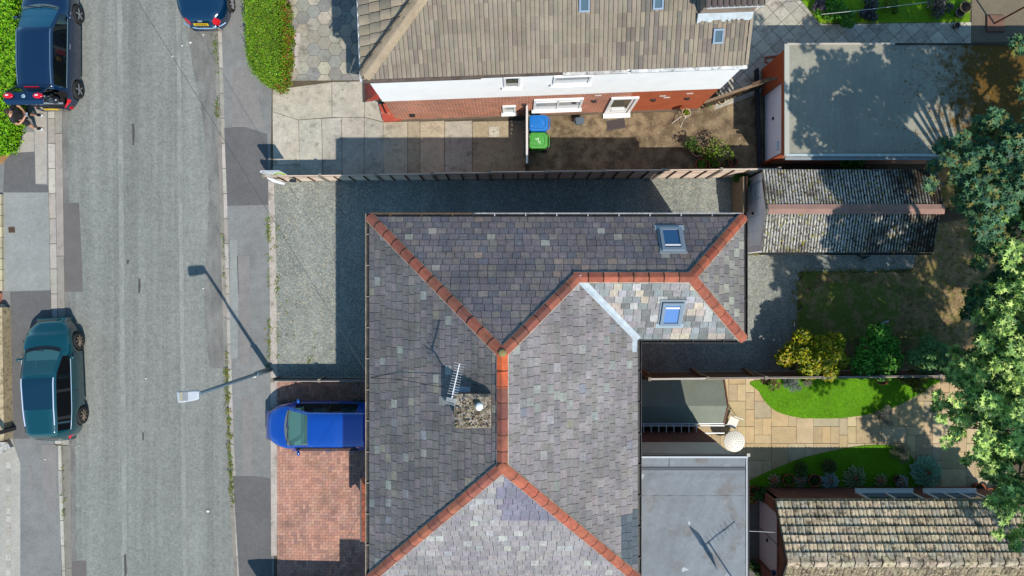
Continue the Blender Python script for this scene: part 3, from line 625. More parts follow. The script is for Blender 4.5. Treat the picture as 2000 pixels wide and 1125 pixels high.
# aerial on the chimney
def aerial(name, label, tip, rear, mastbase, masttop, col, n_el=13, dish=True, k=1):
    t = thing(name, label, 'aerial', tuple(mastbase)); tip, rear = Vector(tip), Vector(rear); d = (tip - rear).normalized(); s = d.cross(Vector((0, 0, 1))).normalized()
    mat = M('aerial aluminium', col, rough=.4, metal=.3)
    mb = MB(); mb.tube([mastbase, masttop], .022, 8); mb.build('mast', mat, t)
    mb = MB(); mb.beam(rear, tip, .025, .025); mb.build('boom', mat, t)
    for i in range(n_el):
        q = rear.lerp(tip, .12 + .88 * (i / (n_el - 1)) ** 1.0); w_ = .1 * max(0, k - 1) + .13 - .03 * i / n_el + (.03 if i > n_el - 3 else 0)
        mb = MB(); 
        mb.tube([q - s * w_, q + s * w_], .006, 5); mb.tube([q - s * w_ * .9 + Vector((0, 0, .05)), q - s * w_ * .5], .004, 4); mb.tube([q + s * w_ * .9 + Vector((0, 0, .05)), q + s * w_ * .5], .004, 4); mb.build('element', mat, t)
    if dish:
        q_ = k
        for sg in (-1, 1):
            mb = MB()
            for k in range(7): z = .04 + .05 * k; mb.tube([rear + Vector((0, 0, sg * z * q_)) - d * .02 * k - s * .22 * q_, rear + Vector((0, 0, sg * z * q_)) - d * .02 * k + s * .22 * q_], .006 * q_, 5)
            for q in (-.2, .2): mb.tube([rear + s * q * q_, rear + s * q * q_ + Vector((0, 0, sg * .36 * q_)) - d * .13], .006 * q_, 5)
            mb.build('reflector', mat, t)
    return t
aerial('tv_aerial', 'white many-armed television aerial standing at the corner of the brick chimney', (-1.289, -1.86, 8.5), (-1.49, -2.73, 8.42), (-1.47, -2.68, 7.0), (-1.47, -2.68, 8.5), C(225, 225, 225, .7), k=.6)
# low bay canopy on the west wall
cn = thing('bay_canopy', 'narrow red tiled canopy low on the west wall beside the brick driveway', 'canopy', (-5.2, -8.4, 0))
ca = [P(707, 1058, 2.1), P(707, 930, 2.1), Vector((-3.9, P(707, 930, 2.1).y, 2.75)), Vector((-3.9, P(707, 1058, 2.1).y, 2.75))]
mb = MB(); tile_plane(mb, ca, .16, .2, thick=.014, cols=[C(200, 105, 75), C(190, 98, 72), C(180, 95, 70)], under=(.05, .03, .02)); mb.build('canopy_tiles', m_ridge, cn)
mb = MB(); mb.prism([(ca[0].x + .15, ca[0].y + .1), (-3.9, ca[0].y + .1), (-3.9, ca[1].y - .1), (ca[0].x + .15, ca[1].y - .1)], 0, 2.08); mb.build('bay_wall', m_brickd, cn)
mb = MB(); mb.beam(ca[0] + Vector((-.03, 0, -.04)), ca[1] + Vector((-.03, 0, -.04)), .07, .1, C(110, 100, 95)); mb.build('canopy_gutter', m_gw, cn)
# flat-roofed extension
ZX = 4.3; kx = (H - ZX) / F
ex = thing('flat_roofed_extension', 'rear extension with smooth grey flat roof behind the slate-roofed house', 'extension', (5.5, -7.5, 0))
X0, X1, Y1, Y0 = 3.45, 460 * kx - .03, -330 * kx, -11.5
XW = 433.6 * kx
mb = MB(); mb.prism([(3.4, Y0), (XW, Y0), (XW, Y1 + .07), (3.4, Y1 + .07)], 0, 2.5); mb.build('lower_wall', m_brickd, ex)
mb = MB(); mb.prism([(3.4, Y0), (XW - .01, Y0), (XW - .01, Y1 + .06), (3.4, Y1 + .06)], 2.5, ZX - .06); mb.build('rendered_wall', M('pale render', C(200, 196, 180, .98), rough=.95, layers=[('n', 2, .3, .7, .1, 1, (1, 1, .4)), ('f', 40, .3, .7, .08)]), ex)
m_felt = M('grey roof membrane', C(136, 141, 146, .6), rough=.75, spec=.4, layers=[('n', .9, .35, .65, .1), ('n', 7, .3, .7, .09), ('n', 1.1, .54, .66, C(122, 114, 106, .58), .75), ('f', 60, .3, .7, .08), ('v', 7, .985, .99, C(215, 215, 215, .6), .7)], bump=[('n', 6, .35, .04)])
mb = MB(); g = 40; gy = 60
vs = [(X0 + (X1 - X0) * i / g, Y1 + (Y0 - Y1) * j / gy, ZX + .006 * math.sin(i * 1.3 + j * .4) + random.uniform(-.004, .004) - (.035 * math.exp(-((j / gy * (Y1 - Y0)) - .36) ** 2 * 60))) for j in range(gy + 1) for i in range(g + 1)]
mb.add(vs, [[j * (g + 1) + i, (j + 1) * (g + 1) + i, (j + 1) * (g + 1) + i + 1, j * (g + 1) + i + 1] for j in range(gy) for i in range(g)], sm=True)
mb.prism([(X0, Y0), (X1, Y0), (X1, Y1), (X0, Y1)], ZX - .1, ZX - .012); mb.build('flat_roof', m_felt, ex)
mb = MB(); y_ = Y1 - .36
mb.box(((X0 + X1) / 2, y_, ZX + .004), (X1 - X0 - .1, .09, .02), col=C(90, 94, 100)); mb.box((X0 + .34, Y1 - .17, ZX + .01), (.09, .3, .02), col=C(80, 85, 92))
mb.box((X0 + 1.35, Y1 - .17, ZX + .008), (.012, .3, .012), col=C(110, 115, 120)); mb.box(((X0 + X1) / 2, Y1 - 1.2, ZX + .008), (X1 - X0 - .2, .012, .012), col=C(160, 164, 168)); mb.build('roof_seam', m_attr, ex)
mb = MB(); mb.beam((X0, Y1, ZX), (X1 + .03, Y1, ZX), .05, .08, C(210, 215, 220)); mb.beam((X0, Y1 + .06, ZX - .03), (X1 + .03, Y1 + .06, ZX - .03), .05, .06, (.02, .02, .02)); mb.beam((X1, Y0, ZX), (X1, Y1, ZX), .04, .06, C(200, 200, 200)); mb.beam((X1 + .06, Y0, ZX - .04), (X1 + .06, Y1 + .1, ZX - .04), .05, .06, (.015, .015, .02))
mb.box((X1 + .05, Y1 + .06, ZX), (.1, .1, .06), col=C(200, 195, 180)); mb.build('roof_trim', m_attr, ex)
bp_ = P(1452, 1162, ZX); aerial('tv_aerial', 'grid-backed aerial whose shadow falls on the grey flat roof', bp_ + Vector((.85, .55, 2.75)), bp_ + Vector((-.1, -.05, 2.6)), bp_, bp_ + Vector((0, 0, 2.6)), C(190, 190, 190, .7), 8, k=1.7)
# ---------------- white and brick house to the north ----------------
WA = math.atan2(.42, 10.99); W0 = Vector((-4.21, 6.12, 0))
wh = thing('white_walled_house', 'house with brown concrete tile roof, white upper wall and red brick below', 'house', tuple(W0), WA)
WL = 11.0; WD = 8.4; EZ = 5.22; pt = math.tan(R(27))
mb = MB(); mb.prism([(0, 0), (WL, 0), (WL, WD), (0, WD)], 0, 2.75); mb.build('brick_wall', m_brick, wh, True)
mb = MB(); mb.prism([(8.2, -.004), (WL + .004, -.004), (WL + .004, .5), (8.2, .5)], .12, 2.745); mb.build('newer_brick_wall', m_brick2, wh, True)
m_rend = M('white painted render', C(250, 250, 250, .84), rough=.85, layers=[('n', 2, .3, .7, .04), ('n', 5, .68, .74, C(170, 165, 160, .7), .35)], bump=[('f', 50, .25, .006)])
mb = MB(); mb.prism([(-.02, -.025), (WL + .02, -.025), (WL + .02, WD), (-.02, WD)], 2.75, EZ - .08); mb.build('rendered_wall', m_rend, wh, True)
mb = MB(); mb.box((WL / 2, -.03, .06), (WL, .06, .14), col=C(120, 105, 90)); mb.build('plinth', m_slabm, wh, True)
ov = .02; ox = .16
def wl(x, y): return Vector((x, y, EZ + (y + ov) * pt)) # south plane height law
a0, a1 = Vector((-ox, -ov, EZ)), Vector((WL + .06, -ov, EZ)); yr = WD / 2; zr = EZ + (yr + ov) * pt
h0, h1 = Vector((-ox + yr + ov, yr, zr)), Vector((WL + .06, yr, zr)); b0, b1 = Vector((-ox, WD + ov, EZ)), Vector((WL + .06, WD + ov, EZ))
tc_ = [C(154, 141, 124), C(160, 146, 128), C(149, 137, 121), C(157, 144, 127)]; td = [C(146, 132, 116), C(140, 128, 114), C(136, 124, 112)]
def wtile(p):
    if p.x > 7.5: return pick(tc_, .05) if random.random() < .68 else pick([C(134, 123, 112), C(128, 119, 110)], .05)
    return pick(tc_, .035) if random.random() < .8 else pick(td, .04)
mb = MB(); tile_plane(mb, [a0, a1, h1, h0], .39, .13, thick=.03, gap=.014, stagger=0, cfun=wtile, jit=.004, under=(.04, .035, .03), prof=lambda t: .008 * math.sin(math.pi * t), nsub=2); mb.build('roof', m_ctile, wh, True)
mb = MB(); tile_plane(mb, [b0, a0, h0], .39, .3, thick=.05, gap=.02, stagger=0, cols=[C(175, 158, 135), C(165, 150, 130), C(150, 138, 122)], jit=.006, under=(.02, .018, .015), prof=lambda t: .03 * math.sin(math.pi * t), nsub=4); mb.build('roof', m_ctile, wh, True)
mb = MB(); tile_plane(mb, [b1, b0, h0, h1], .39, .3, thick=.03, gap=.014, stagger=0, cols=tc_, under=(.03, .03, .03)); mb.build('roof', m_ctile, wh, True)
mb = MB(); mb.add([(WL, 0, EZ - .1), (WL, WD, EZ - .1), (WL, yr, zr - .1)], [[0, 1, 2]]); mb.build('gable_wall', m_rend, wh, True)
mb = MB(); caps(mb, a0 + (h0 - a0) * .02, h0, .17, .36, 3.0, [C(190, 172, 142)], z=.06, mort=C(185, 165, 135)); caps(mb, b0, h0, .2, .36, .45, tc_); caps(mb, h0, h1, .16, .5, .45, tc_); mb.build('hip_tiles', mA('hip mortar', rough=.95, layers=[('n', 3, .3, .7, .15), ('f', 50, .3, .7, .2), ('n', 8, .62, .7, C(90, 80, 60), .6)]), wh, True)
mb = MB(); dd_ = (h0 - a0); s_ = dd_.cross(Vector((0, 0, 1))).normalized(); mb.beam(a0 - s_ * .23 + Vector((0, 0, .05)), h0 - s_ * .23 + Vector((0, 0, .05)), .035, .05, (.02, .02, .02)); mb.build('hip_flashing', m_attr, wh, True)  # black line laid along one side of the hip
mb = MB(); mb.beam((WL + .05, -ov, EZ + .03), (WL + .05, yr, zr + .03), .09, .1, C(165, 150, 130)); mb.build('verge', m_ctile, wh, True)
for i, (s0, s1) in enumerate(((-.14, 3.3), (5.7, 7.6), (7.7, 11.1))):
    mb = MB(); cc = [C(110, 96, 88), C(220, 215, 210), C(240, 240, 240)][i]
    mb.beam((s0, -ov - .05, EZ - .07), (s1, -ov - .05, EZ - .07), .09, .08, cc); mb.build('gutter', m_gw, wh, True)
mb = MB(); mb.beam((3.3, -ov - .03, EZ - .08), (5.7, -ov - .03, EZ - .08), .07, .07, C(105, 92, 85)); mb.build('gutter', m_gw, wh, True)
mb = MB(); mb.beam((-ox - .05, -ov - .05, EZ - .06), (-ox - .05, WD, EZ - .06), .07, .08, C(235, 235, 235)); mb.build('gutter', m_gw, wh, True)
def onwall(px, py):
    A = (562.5 - py) - .0382 * (px - 1000); t = (6.12 + .0382 * 4.21) / A; X = (px - 1000) * t; Y = (562.5 - py) * t; return ((Vector((X, Y, 0)) - W0).dot(Vector((math.cos(WA), math.sin(WA), 0))), H - t * F)
def wall_window(pxl, pxr, pys, pyt, bars=1, top=0, out=.0, sill=True, g=m_glass, fr=.07, name='window'):
    s0, z0 = onwall(pxl, pys); s1, _ = onwall(pxr, pys - (pxr - pxl) * .038); _, z1 = onwall(pxl, pyt)
    y = -.03 - out; mb = MB(); cx = (s0 + s1) / 2; W_ = s1 - s0; Hh = z1 - z0
    mb.box((cx, y, z1 - fr / 2), (W_, .07, fr)); mb.box((cx, y, z0 + fr / 2), (W_, .07, fr))
    for sx in (s0 + fr / 2, s1 - fr / 2): mb.box((sx, y, (z0 + z1) / 2), (fr, .07, Hh - 2 * fr))
    for b in range(1, bars): mb.box((s0 + W_ * b / bars, y, (z0 + z1) / 2), (fr * .8, .065, Hh - 2 * fr))
    if top: mb.box((cx, y, z1 - top), (W_ - 2 * fr, .065, fr * .7))
    f = mb.build(name, m_white, wh, True)
    g_ = MB(); g_.box((cx, y + .01, (z0 + z1) / 2), (W_ - 2 * fr + .01, .02, Hh - 2 * fr + .01)); g_.build('pane', g, f, True)
    if sill: g_ = MB(); g_.box((cx, y - .05, z0 - .035), (W_ + .1, .13, .05)); g_.build('sill', m_white, f, True)
    return s0, s1, z0, z1
m_curt = M('curtained glass', C(205, 210, 215, .6), rough=.08, spec=.7, layers=[('n', 20, .4, .6, .12, 1, (1, 1, .1))])
m_gl2 = M('patterned glass', C(110, 115, 100, .5), rough=.08, spec=.7, layers=[('n', 9, .45, .55, .5)])
wall_window(984, 1016, 168, 148, 1, out=.01, g=m_gl2); wall_window(1079, 1151, 162, 147, 1, out=.01, g=m_curt)
wall_window(982, 1007, 219, 206, 1, out=.0, g=m_curt); wall_window(1041, 1133, 213, 194, 2, .28, out=.0, g=m_curt)
# back door
s0, z0 = onwall(1178, 221); s1, _ = onwall(1228, 219); _, z1 = onwall(1190, 190); z0 = .08
mb = MB(); cx = (s0 + s1) / 2; y = -.035
mb.box((cx, y, z1 - .05), (s1 - s0, .08, .1)); mb.box((s0 + .05, y, (z0 + z1) / 2), (.1, .08, z1 - z0 - .2)); mb.box((s1 - .05, y, (z0 + z1) / 2), (.1, .08, z1 - z0 - .2)); mb.box((s1 - .19, y, (z0 + z1) / 2), (.07, .06, z1 - z0 - .2)); fd = mb.build('door_frame', m_white, wh, True)
mb = MB(); mb.box((cx - .05, y + .005, z0 + .4), (s1 - s0 - .32, .05, .7)); mb.box((cx - .05, y - .025, z0 + .4), (s1 - s0 - .5, .03, .45)); mb.box((cx - .05, y + .005, z0 + .78), (s1 - s0 - .3, .06, .08)); dr = mb.build('back_door', m_white, wh, True)
mb = MB(); mb.box((cx - .05, y + .01, (z0 + .82 + z1 - .1) / 2), (s1 - s0 - .34, .04, z1 - .1 - z0 - .82)); mb.build('pane', M('brown door glass', C(115, 108, 90, .5), rough=.1, spec=.6), dr, True)
mb = MB(); mb.box((s1 - .27, y - .05, z0 + .95), (.03, .06, .14)); mb.build('handle', m_black, dr, True)
mb = MB(); mb.box((cx, -.1, z0 - .03), (s1 - s0 + .05, .25, .09)); mb.build('door_sill', m_white, dr, True)
for q in ((1121, 198), (1024, 203), (1160, 196), (1276, 194), (1342, 191)):
    s, z = onwall(*q); mb = MB(); mb.box((s, -.03, z), (.16, .06, .12), col=C(60, 55, 52)); mb.box((s, -.065, z), (.11, .02, .07), col=C(25, 25, 25)); mb.build('air_vent', m_attr, wh, True)
for q in ((1168, 186), (1294, 187), (1347, 182), (1302, 190)):
    s, z = onwall(*q); mb = MB(); mb.box((s, -.012, z), (.22, .02, .08), col=C(220, 215, 210)); mb.build('mortar_patch', m_attr, wh, True)
s, z = onwall(806, 224); mb = MB(); mb.add([(s - .1, -.12, z + .12), (s + .1, -.12, z + .12), (s + .1, -.004, z + .12), (s - .1, -.004, z + .12), (s, -.05, z - .15)], [[0, 1, 2, 3], [0, 4, 1], [1, 4, 2], [3, 4, 0]], (.012, .012, .012)); mb.build('rainwater_hopper', m_attr, wh, True)
# roof vents / small rooflights
for x, y in ((1141, 8), (1285, 3), (1402, 70)):
    n_ = Vector((0, -math.sin(R(27)), math.cos(R(27)))); rzm = Matrix.Rotation(WA, 4, 'Z'); nw = rzm @ n_; p = onplane(x, y, rzm @ a0 + W0, nw)
    q = (frame(wh).inverted() @ p); u = Vector((1, 0, 0)); v = n_.cross(u)
    mb = MB()
    def bb(a, b, cu, cv, h0_, h1_, mbx, col=(1, 1, 1)):
        vs = [q + u * (cu + sx * a / 2) + v * (cv + sy * b / 2) + n_ * h for h in (h0_, h1_) for sx, sy in ((-1, -1), (1, -1), (1, 1), (-1, 1))]
        mbx.add(vs, [[4, 5, 6, 7], [3, 2, 1, 0], [0, 1, 5, 4], [1, 2, 6, 5], [2, 3, 7, 6], [3, 0, 4, 7]], col)
    bb(.3, .05, 0, -.18, 0, .09, mb, C(150, 170, 190)); bb(.3, .05, 0, .18, 0, .09, mb, C(150, 170, 190)); bb(.05, .31, -.125, 0, 0, .09, mb, C(140, 160, 185)); bb(.05, .31, .125, 0, 0, .09, mb, C(140, 160, 185)); f = mb.build('rooflight', m_attr, wh, True)
    mb = MB(); bb(.199, .309, 0, 0, .04, .065, mb); mb.build('pane', M('rooflight glass', C(95, 130, 150, .4), rough=.6, spec=.15), f, True)
# roof step at the east end (dormer front, lead apron)
dm = Vector(frame(wh).inverted() @ P(1366, 28, 5.95)); yq = dm.y
mb = MB(); mb.box(((dm.x + WL + .05) / 2, yq + .75, 6.25), (WL + .05 - dm.x, 1.5, .84), col=C(168, 148, 132)); dmr = mb.build('dormer', m_slabm, wh, True)
mb = MB(); tile_plane(mb, [Vector((dm.x - .05, yq - .1, 6.68)), Vector((WL + .12, yq - .1, 6.68)), Vector((WL + .12, yq + 1.6, 7.5)), Vector((dm.x - .05, yq + 1.6, 7.5))], .36, .16, thick=.04, gap=.02, stagger=0, cols=[C(110, 98, 90), C(98, 88, 84)], prof=lambda t: .03 * math.sin(math.pi * t), nsub=3); mb.build('dormer_tiles', m_ctile, dmr, True)
mb = MB(); mb.box(((dm.x + WL + .1) / 2, yq - .1, 6.69), (WL + .1 - dm.x, .06, .05), col=C(225, 230, 232)); mb.build('dormer_gutter', m_attr, dmr, True)
mb = MB(); e0, e1 = Vector((dm.x - .05, yq + .0, EZ + (yq + ov) * pt + .09)), Vector((WL + .06, yq + .02, EZ + (yq + ov) * pt + .09)); dn = Vector((0, -.18, -.18 * pt))
N_ = 24; vs = []
for i in range(N_ + 1):
    q = e0.lerp(e1, i / N_); j = random.uniform(.8, 1.2); vs += [q + Vector((0, 0, .06)), q + dn * j]
mb.add(vs, [[2 * i, 2 * i + 1, 2 * i + 3, 2 * i + 2] for i in range(N_)]); mb.build('lead_apron', m_lead, dmr, True)
# porch canopy at the front-west corner
pc = [(-.02, -.05), (-.62, -.1), (-.62, 1.3), (-.02, 1.3)]
mb = MB(); q0, q1 = P(713, 198, 3.1), P(713, 100, 3.1); q2, q3 = Vector((-4.26, 8.4, 3.9)), Vector((-4.2, 6.15, 3.9))
A_ = P(714, 199, 3.0); B_ = P(745, 193, 3.0)
mb2 = MB(); tile_plane(mb2, [A_, A_ + Vector((-.07, 2.6, 0)), Vector((-4.32, 8.6, 3.75)), Vector((-4.22, 6.1, 3.75))], .12, .17, thick=.014, cols=[C(205, 75, 60), C(185, 70, 60), C(160, 75, 62)], under=(.03, .01, .01)); cpy = mb2.build('porch_roof', m_ridge, wh)
mb2 = MB(); mb2.add([A_ + Vector((0, 0, -.01)), B_, Vector((-4.22, 6.08, 3.75))], [[0, 1, 2]], C(205, 78, 62)); mb2.add([A_ + Vector((0, 0, -.02)), B_ + Vector((0, 0, -.02)), B_ + Vector((0, .1, -.25)), A_ + Vector((.25, .1, -.25))], [[0, 1, 2, 3]], C(165, 175, 185)); mb2.beam(A_ + Vector((-.05, 0, 0)), A_ + Vector((-.1, 2.5, 0)), .08, .09, C(80, 75, 72)); mb2.build('porch_trim', m_attr, wh)
mb = MB(); st = [P(740, 204, .25), P(748, 236, .25), P(783, 235, .25), P(775, 200, .25)]; mb.prism([(p.x, p.y) for p in st], 0, .25, C(205, 85, 65)); mb.build('porch_step', M('red painted step', C(205, 90, 68, .55), rough=.8, layers=[('n', 3, .3, .7, .1), ('e', 2.2, .0, .05, C(205, 180, 160, .5), .0), ('n', 6, .58, .68, C(215, 170, 150, .55), .6)]), wh)
mb = MB(); mb.tube([P(746, 203, .9), P(754, 221, .3)], .025, 6, C(40, 25, 25)); mb.build('boot_rail', m_attr, wh)
# ---------------- garages, shed, fences ----------------
GZ = 2.35; kg = (H - GZ) / F
fg = thing('flat_roofed_garage', 'brick garage with large grey felt flat roof half covered by tree shadow and brown moss', 'garage', (13, 6, 0))
gx0, gx1 = 535 * kg, 22.5; gy0, gy1 = (562.5 - 303) * kg, (562.5 - 88) * kg; gw = 488 / 53.42
mb = MB(); mb.prism([(gw + .1, gy0 + .12), (gx1, gy0 + .12), (gx1, gy1 - .12), (gw + .1, gy1 - .12)], 0, GZ - .12); mb.build('wall', m_brick, fg)
mb = MB(); ya, yb = P(0, 312, 0).y * .97, P(0, 176, 0).y
dy0, dy1 = (562.5 - 302) * (H - 1.9) / F + .05, (562.5 - 158) * (H - 1.9) / F - .02
mb.prism([(gw - .02, gy0 + .1), (gw + .2, gy0 + .1), (gw + .2, dy0), (gw - .02, dy0)], 0, GZ - .13); mb.prism([(gw - .02, dy1), (gw + .2, dy1), (gw + .2, gy1 - .1), (gw - .02, gy1 - .1)], 0, GZ - .13)
mb.prism([(gw - .02, dy0), (gw + .2, dy0), (gw + .2, dy1), (gw - .02, dy1)], 1.93, GZ - .13); mb.build('front_wall', m_brick2, fg)
mb = MB(); mb.prism([(gw + .08, dy0), (gw + .12, dy0), (gw + .12, dy1), (gw + .08, dy1)], .08, 1.93); dr = mb.build('garage_door', M('white garage door', C(245, 245, 255, .95), rough=.5), fg)
mb = MB(); mb.box((gw + .06, dy0 + 1.4, .95), (.05, .1, .06)); mb.build('handle', m_black, dr)
m_fr = M('mossy felt roof', C(172, 168, 152, .56), rough=.95, layers=[('n', .7, .35, .65, .1), ('n', 2, .3, .7, .08, 1, (6, .6, 1)), ('n', 14, .3, .7, .1), ('f', 60, .3, .7, .14), ('f', 8, .45, .6, C(75, 60, 35, .55), 0)], bump=[('f', 60, .4, .01)])
# brown moss takes over towards the tree end of the roof
def moss_by_x(m, xa, xb, col, sc_=3):
    t = m.node_tree; N, L = t.nodes, t.links; b = N['Principled BSDF']; cur = b.inputs['Base Color'].links[0].from_socket
    tc = N.new('ShaderNodeTexCoord'); s = N.new('ShaderNodeSeparateXYZ'); L.new(tc.outputs['Object'], s.inputs[0])
    n = N.new('ShaderNodeTexNoise'); n.inputs['Scale'].default_value = sc_; n.inputs['Detail'].default_value = 8; n.inputs['Roughness'].default_value = .7; L.new(tc.outputs['Object'], n.inputs[0])
    mr = N.new('ShaderNodeMapRange'); L.new(s.outputs[0], mr.inputs[0]); mr.inputs[1].default_value = xa; mr.inputs[2].default_value = xb; mr.inputs[3].default_value = -.25; mr.inputs[4].default_value = .35
    ad = N.new('ShaderNodeMath'); L.new(n.outputs[0], ad.inputs[0]); L.new(mr.outputs[0], ad.inputs[1])
    m2 = N.new('ShaderNodeMapRange'); L.new(ad.outputs[0], m2.inputs[0]); m2.inputs[1].default_value = .44; m2.inputs[2].default_value = .68
    mx = N.new('ShaderNodeMix'); mx.data_type = 'RGBA'; L.new(m2.outputs[0], mx.inputs[0]); L.new(cur, mx.inputs[6]); mx.inputs[7].default_value = (*col, 1); L.new(mx.outputs[2], b.inputs['Base Color'])
moss_by_x(m_fr, -.3, 3.4, C(115, 85, 30, .5))
mb = MB(); mb.prism([(gx0, gy0), (gx1 + .1, gy0), (gx1 + .1, gy1), (gx0, gy1)], GZ - .1, GZ); mb.build('flat_roof', m_fr, fg)
mb = MB(); ed = C(190, 190, 178)
mb.beam((gx0 + .02, gy0 - .03, GZ + .01), (gx0 + .02, gy1 + .03, GZ + .01), .16, .06, ed); mb.beam((gx0 + .02, gy1 + .02, GZ + .03), (gx0 + 3.6, gy1 + .03, GZ + .03), .06, .06, C(200, 190, 175)); mb.beam((gx0 + 3.6, gy1 + .03, GZ), (gx1, gy1 + .03, GZ), .05, .08, C(60, 55, 50))
mb.beam((gx0, gy0, GZ + .01), (gx1, gy0, GZ + .01), .08, .07, C(190, 205, 205)); mb.beam((gx0, gy0 - .1, GZ - .08), (gx1, gy0 - .1, GZ - .08), .09, .06, C(150, 160, 165)); mb.build('roof_edge', m_attr, fg)
mb = MB(); mb.tube([(gx0 - .12, gy0 + .25, 1.9), (gx0 - .12, gy0 + .55, 1.9)], .05, 8, C(235, 235, 235)); mb.build('wall_lamp', m_attr, fg)
# corrugated garage
cg = thing('corrugated_garage', 'pale garage under a mossy corrugated roof with brown ridge strip', 'garage', (11.3, 2.6, 0))
cz, cr = 2.0, 2.42; k2 = (H - cz) / F; cx0, cx1 = 487 * k2, 828 * k2; cy0, cy1 = (562.5 - 493) * k2, (562.5 - 331) * k2; cym = (cy0 + cy1) / 2 + .02; cw = 454 / 53.42
mb = MB(); mb.prism([(cw + .08, cy0 + .1), (cx1 - .2, cy0 + .1), (cx1 - .2, cy1 - .1), (cw + .08, cy1 - .1)], 0, 1.95); mb.prism([(cw, cy0 + .06), (cw + .2, cy0 + .06), (cw + .2, cy0 + .2), (cw, cy0 + .2)], 0, 1.95); mb.prism([(cw, cy1 - .3), (cw + .2, cy1 - .3), (cw + .2, cy1 - .06), (cw, cy1 - .06)], 0, 1.95)
mb.add([(cx0 + .02, cy0 + .1, 1.9), (cx0 + .02, cy1 - .1, 1.9), (cx0 + .02, cym, cr - .06)], [[0, 2, 1]]); mb.build('wall', M('whitewashed concrete', C(235, 232, 232, .9), rough=.9, layers=[('n', 3, .3, .7, .1)]), cg)
mb = MB(); mb.prism([(cw + .05, cy0 + .2), (cw + .08, cy0 + .2), (cw + .08, cy1 - .3), (cw + .05, cy1 - .3)], .02, 1.78, C(240, 240, 245, .9)); 
for j in range(2):
    for i in range(4):
        z0_ = .12 + j * .82; yy = cy0 + .27 + i * (cy1 - cy0 - .6) / 4; mb.prism([(cw + .035, yy), (cw + .05, yy), (cw + .05, yy + .5), (cw + .035, yy + .5)], z0_, z0_ + .7, C(248, 248, 250, .95))
mb.prism([(cw + .02, cy0 + .2), (cw + .08, cy0 + .2), (cw + .08, cy1 - .3), (cw + .02, cy1 - .3)], 1.78, 1.86, C(60, 60, 62)); gd = mb.build('garage_door', m_attr, cg)
mb = MB(); mb.box((cw + .03, cym + .02, .8), (.05, .08, .08)); mb.build('handle', m_black, gd)
m_cor = mA('corrugated asbestos sheet', rough=.95, layers=[('n', 11, .54, .6, C(75, 60, 40, .5), .85), ('n', 1.0, .48, .66, C(70, 55, 38, .5), .7), ('n', 24, .57, .62, C(60, 50, 32, .5), .8), ('v', 14, .93, .95, C(170, 160, 60, .6), .8), ('f', 40, .3, .7, .3)], bump=[('n', 30, .8, .02)])
def corr(xa, xb, ya, za, yb, zb_, mb, pitch=.1):
    n = int((xb - xa) / pitch * 6); V = []; rows = 16
    for j in range(rows + 1):
        t = j / rows
        for i in range(n + 1):
            x = xa + (xb - xa) * i / n; ph = (x / pitch) % 1; h = .025 * math.cos(2 * math.pi * ph)
            V.append((x - (.0), ya + (yb - ya) * t, za + (zb_ - za) * t + h))
    for j in range(rows):
        for i in range(n):
            ph = ((xa + (xb - xa) * (i + .5) / n) / pitch) % 1; d = abs(ph - .5) < .2
            a = j * (n + 1) + i; col = pick([C(78, 66, 50), C(95, 85, 60), C(65, 60, 50)], .2) if (d and random.random() < .96) or random.random() < .04 else pick([C(210, 210, 205, .8), C(225, 215, 198, .8), C(195, 195, 192, .8)], .12)
            mb.add([V[a], V[a + 1], V[a + n + 2], V[a + n + 1]], [[0, 1, 2, 3]], col)
moss_by_x(m_cor, -1.2, 5, C(72, 58, 42, .5), 5)
mb = MB(); corr(cx0 + .02, cx1 + .02, cy1, cz, cym, cr, mb); mb.build('roof', m_cor, cg)
mb = MB(); corr(cx0, cx1 - .08, cy0, cz, cym, cr, mb); mb.build('roof', m_cor, cg)
mb = MB(); rcx = cx0 + .08
mb.add([(rcx, cym - .17, cr + .0), (rcx, cym, cr + .05), (rcx, cym + .16, cr + .0), (cx1 + .03, cym - .17, cr), (cx1 + .03, cym, cr + .05), (cx1 + .03, cym + .16, cr)], [[0, 3, 4, 1], [1, 4, 5, 2]]); mb.build('ridge_cap', M('brown ridge sheet', C(172, 135, 122, .6), rough=.8, layers=[('n', 3, .3, .7, .12)]), cg)
mb = MB(); mb.beam((cx0, cy0 - .05, 1.9), (cx1 - .1, cy0 - .05, 1.9), .06, .08, C(30, 32, 34)); mb.beam((cw + .05, cy0 + .02, 1.85), (cx1 - 2.2, cy0 - .02, 1.8), .04, .1, C(230, 225, 220)); mb.build('gutter', m_attr, cg)
mb = MB(); mb.tube([(cx1 + .1, cy1 + .6, 1.9), (cx1 + .1, cy1 - .2, 1.85), (cx1 + .4, cy1 - .5, 1.8)], .03, 6, C(120, 125, 125)); mb.tube([(cx1 - .6, cy1 + .5, 1.2), (cx1 + .1, cy1 + .55, 1.9)], .025, 6, C(110, 112, 112)); mb.build('bracket_pipe', m_attr, cg)
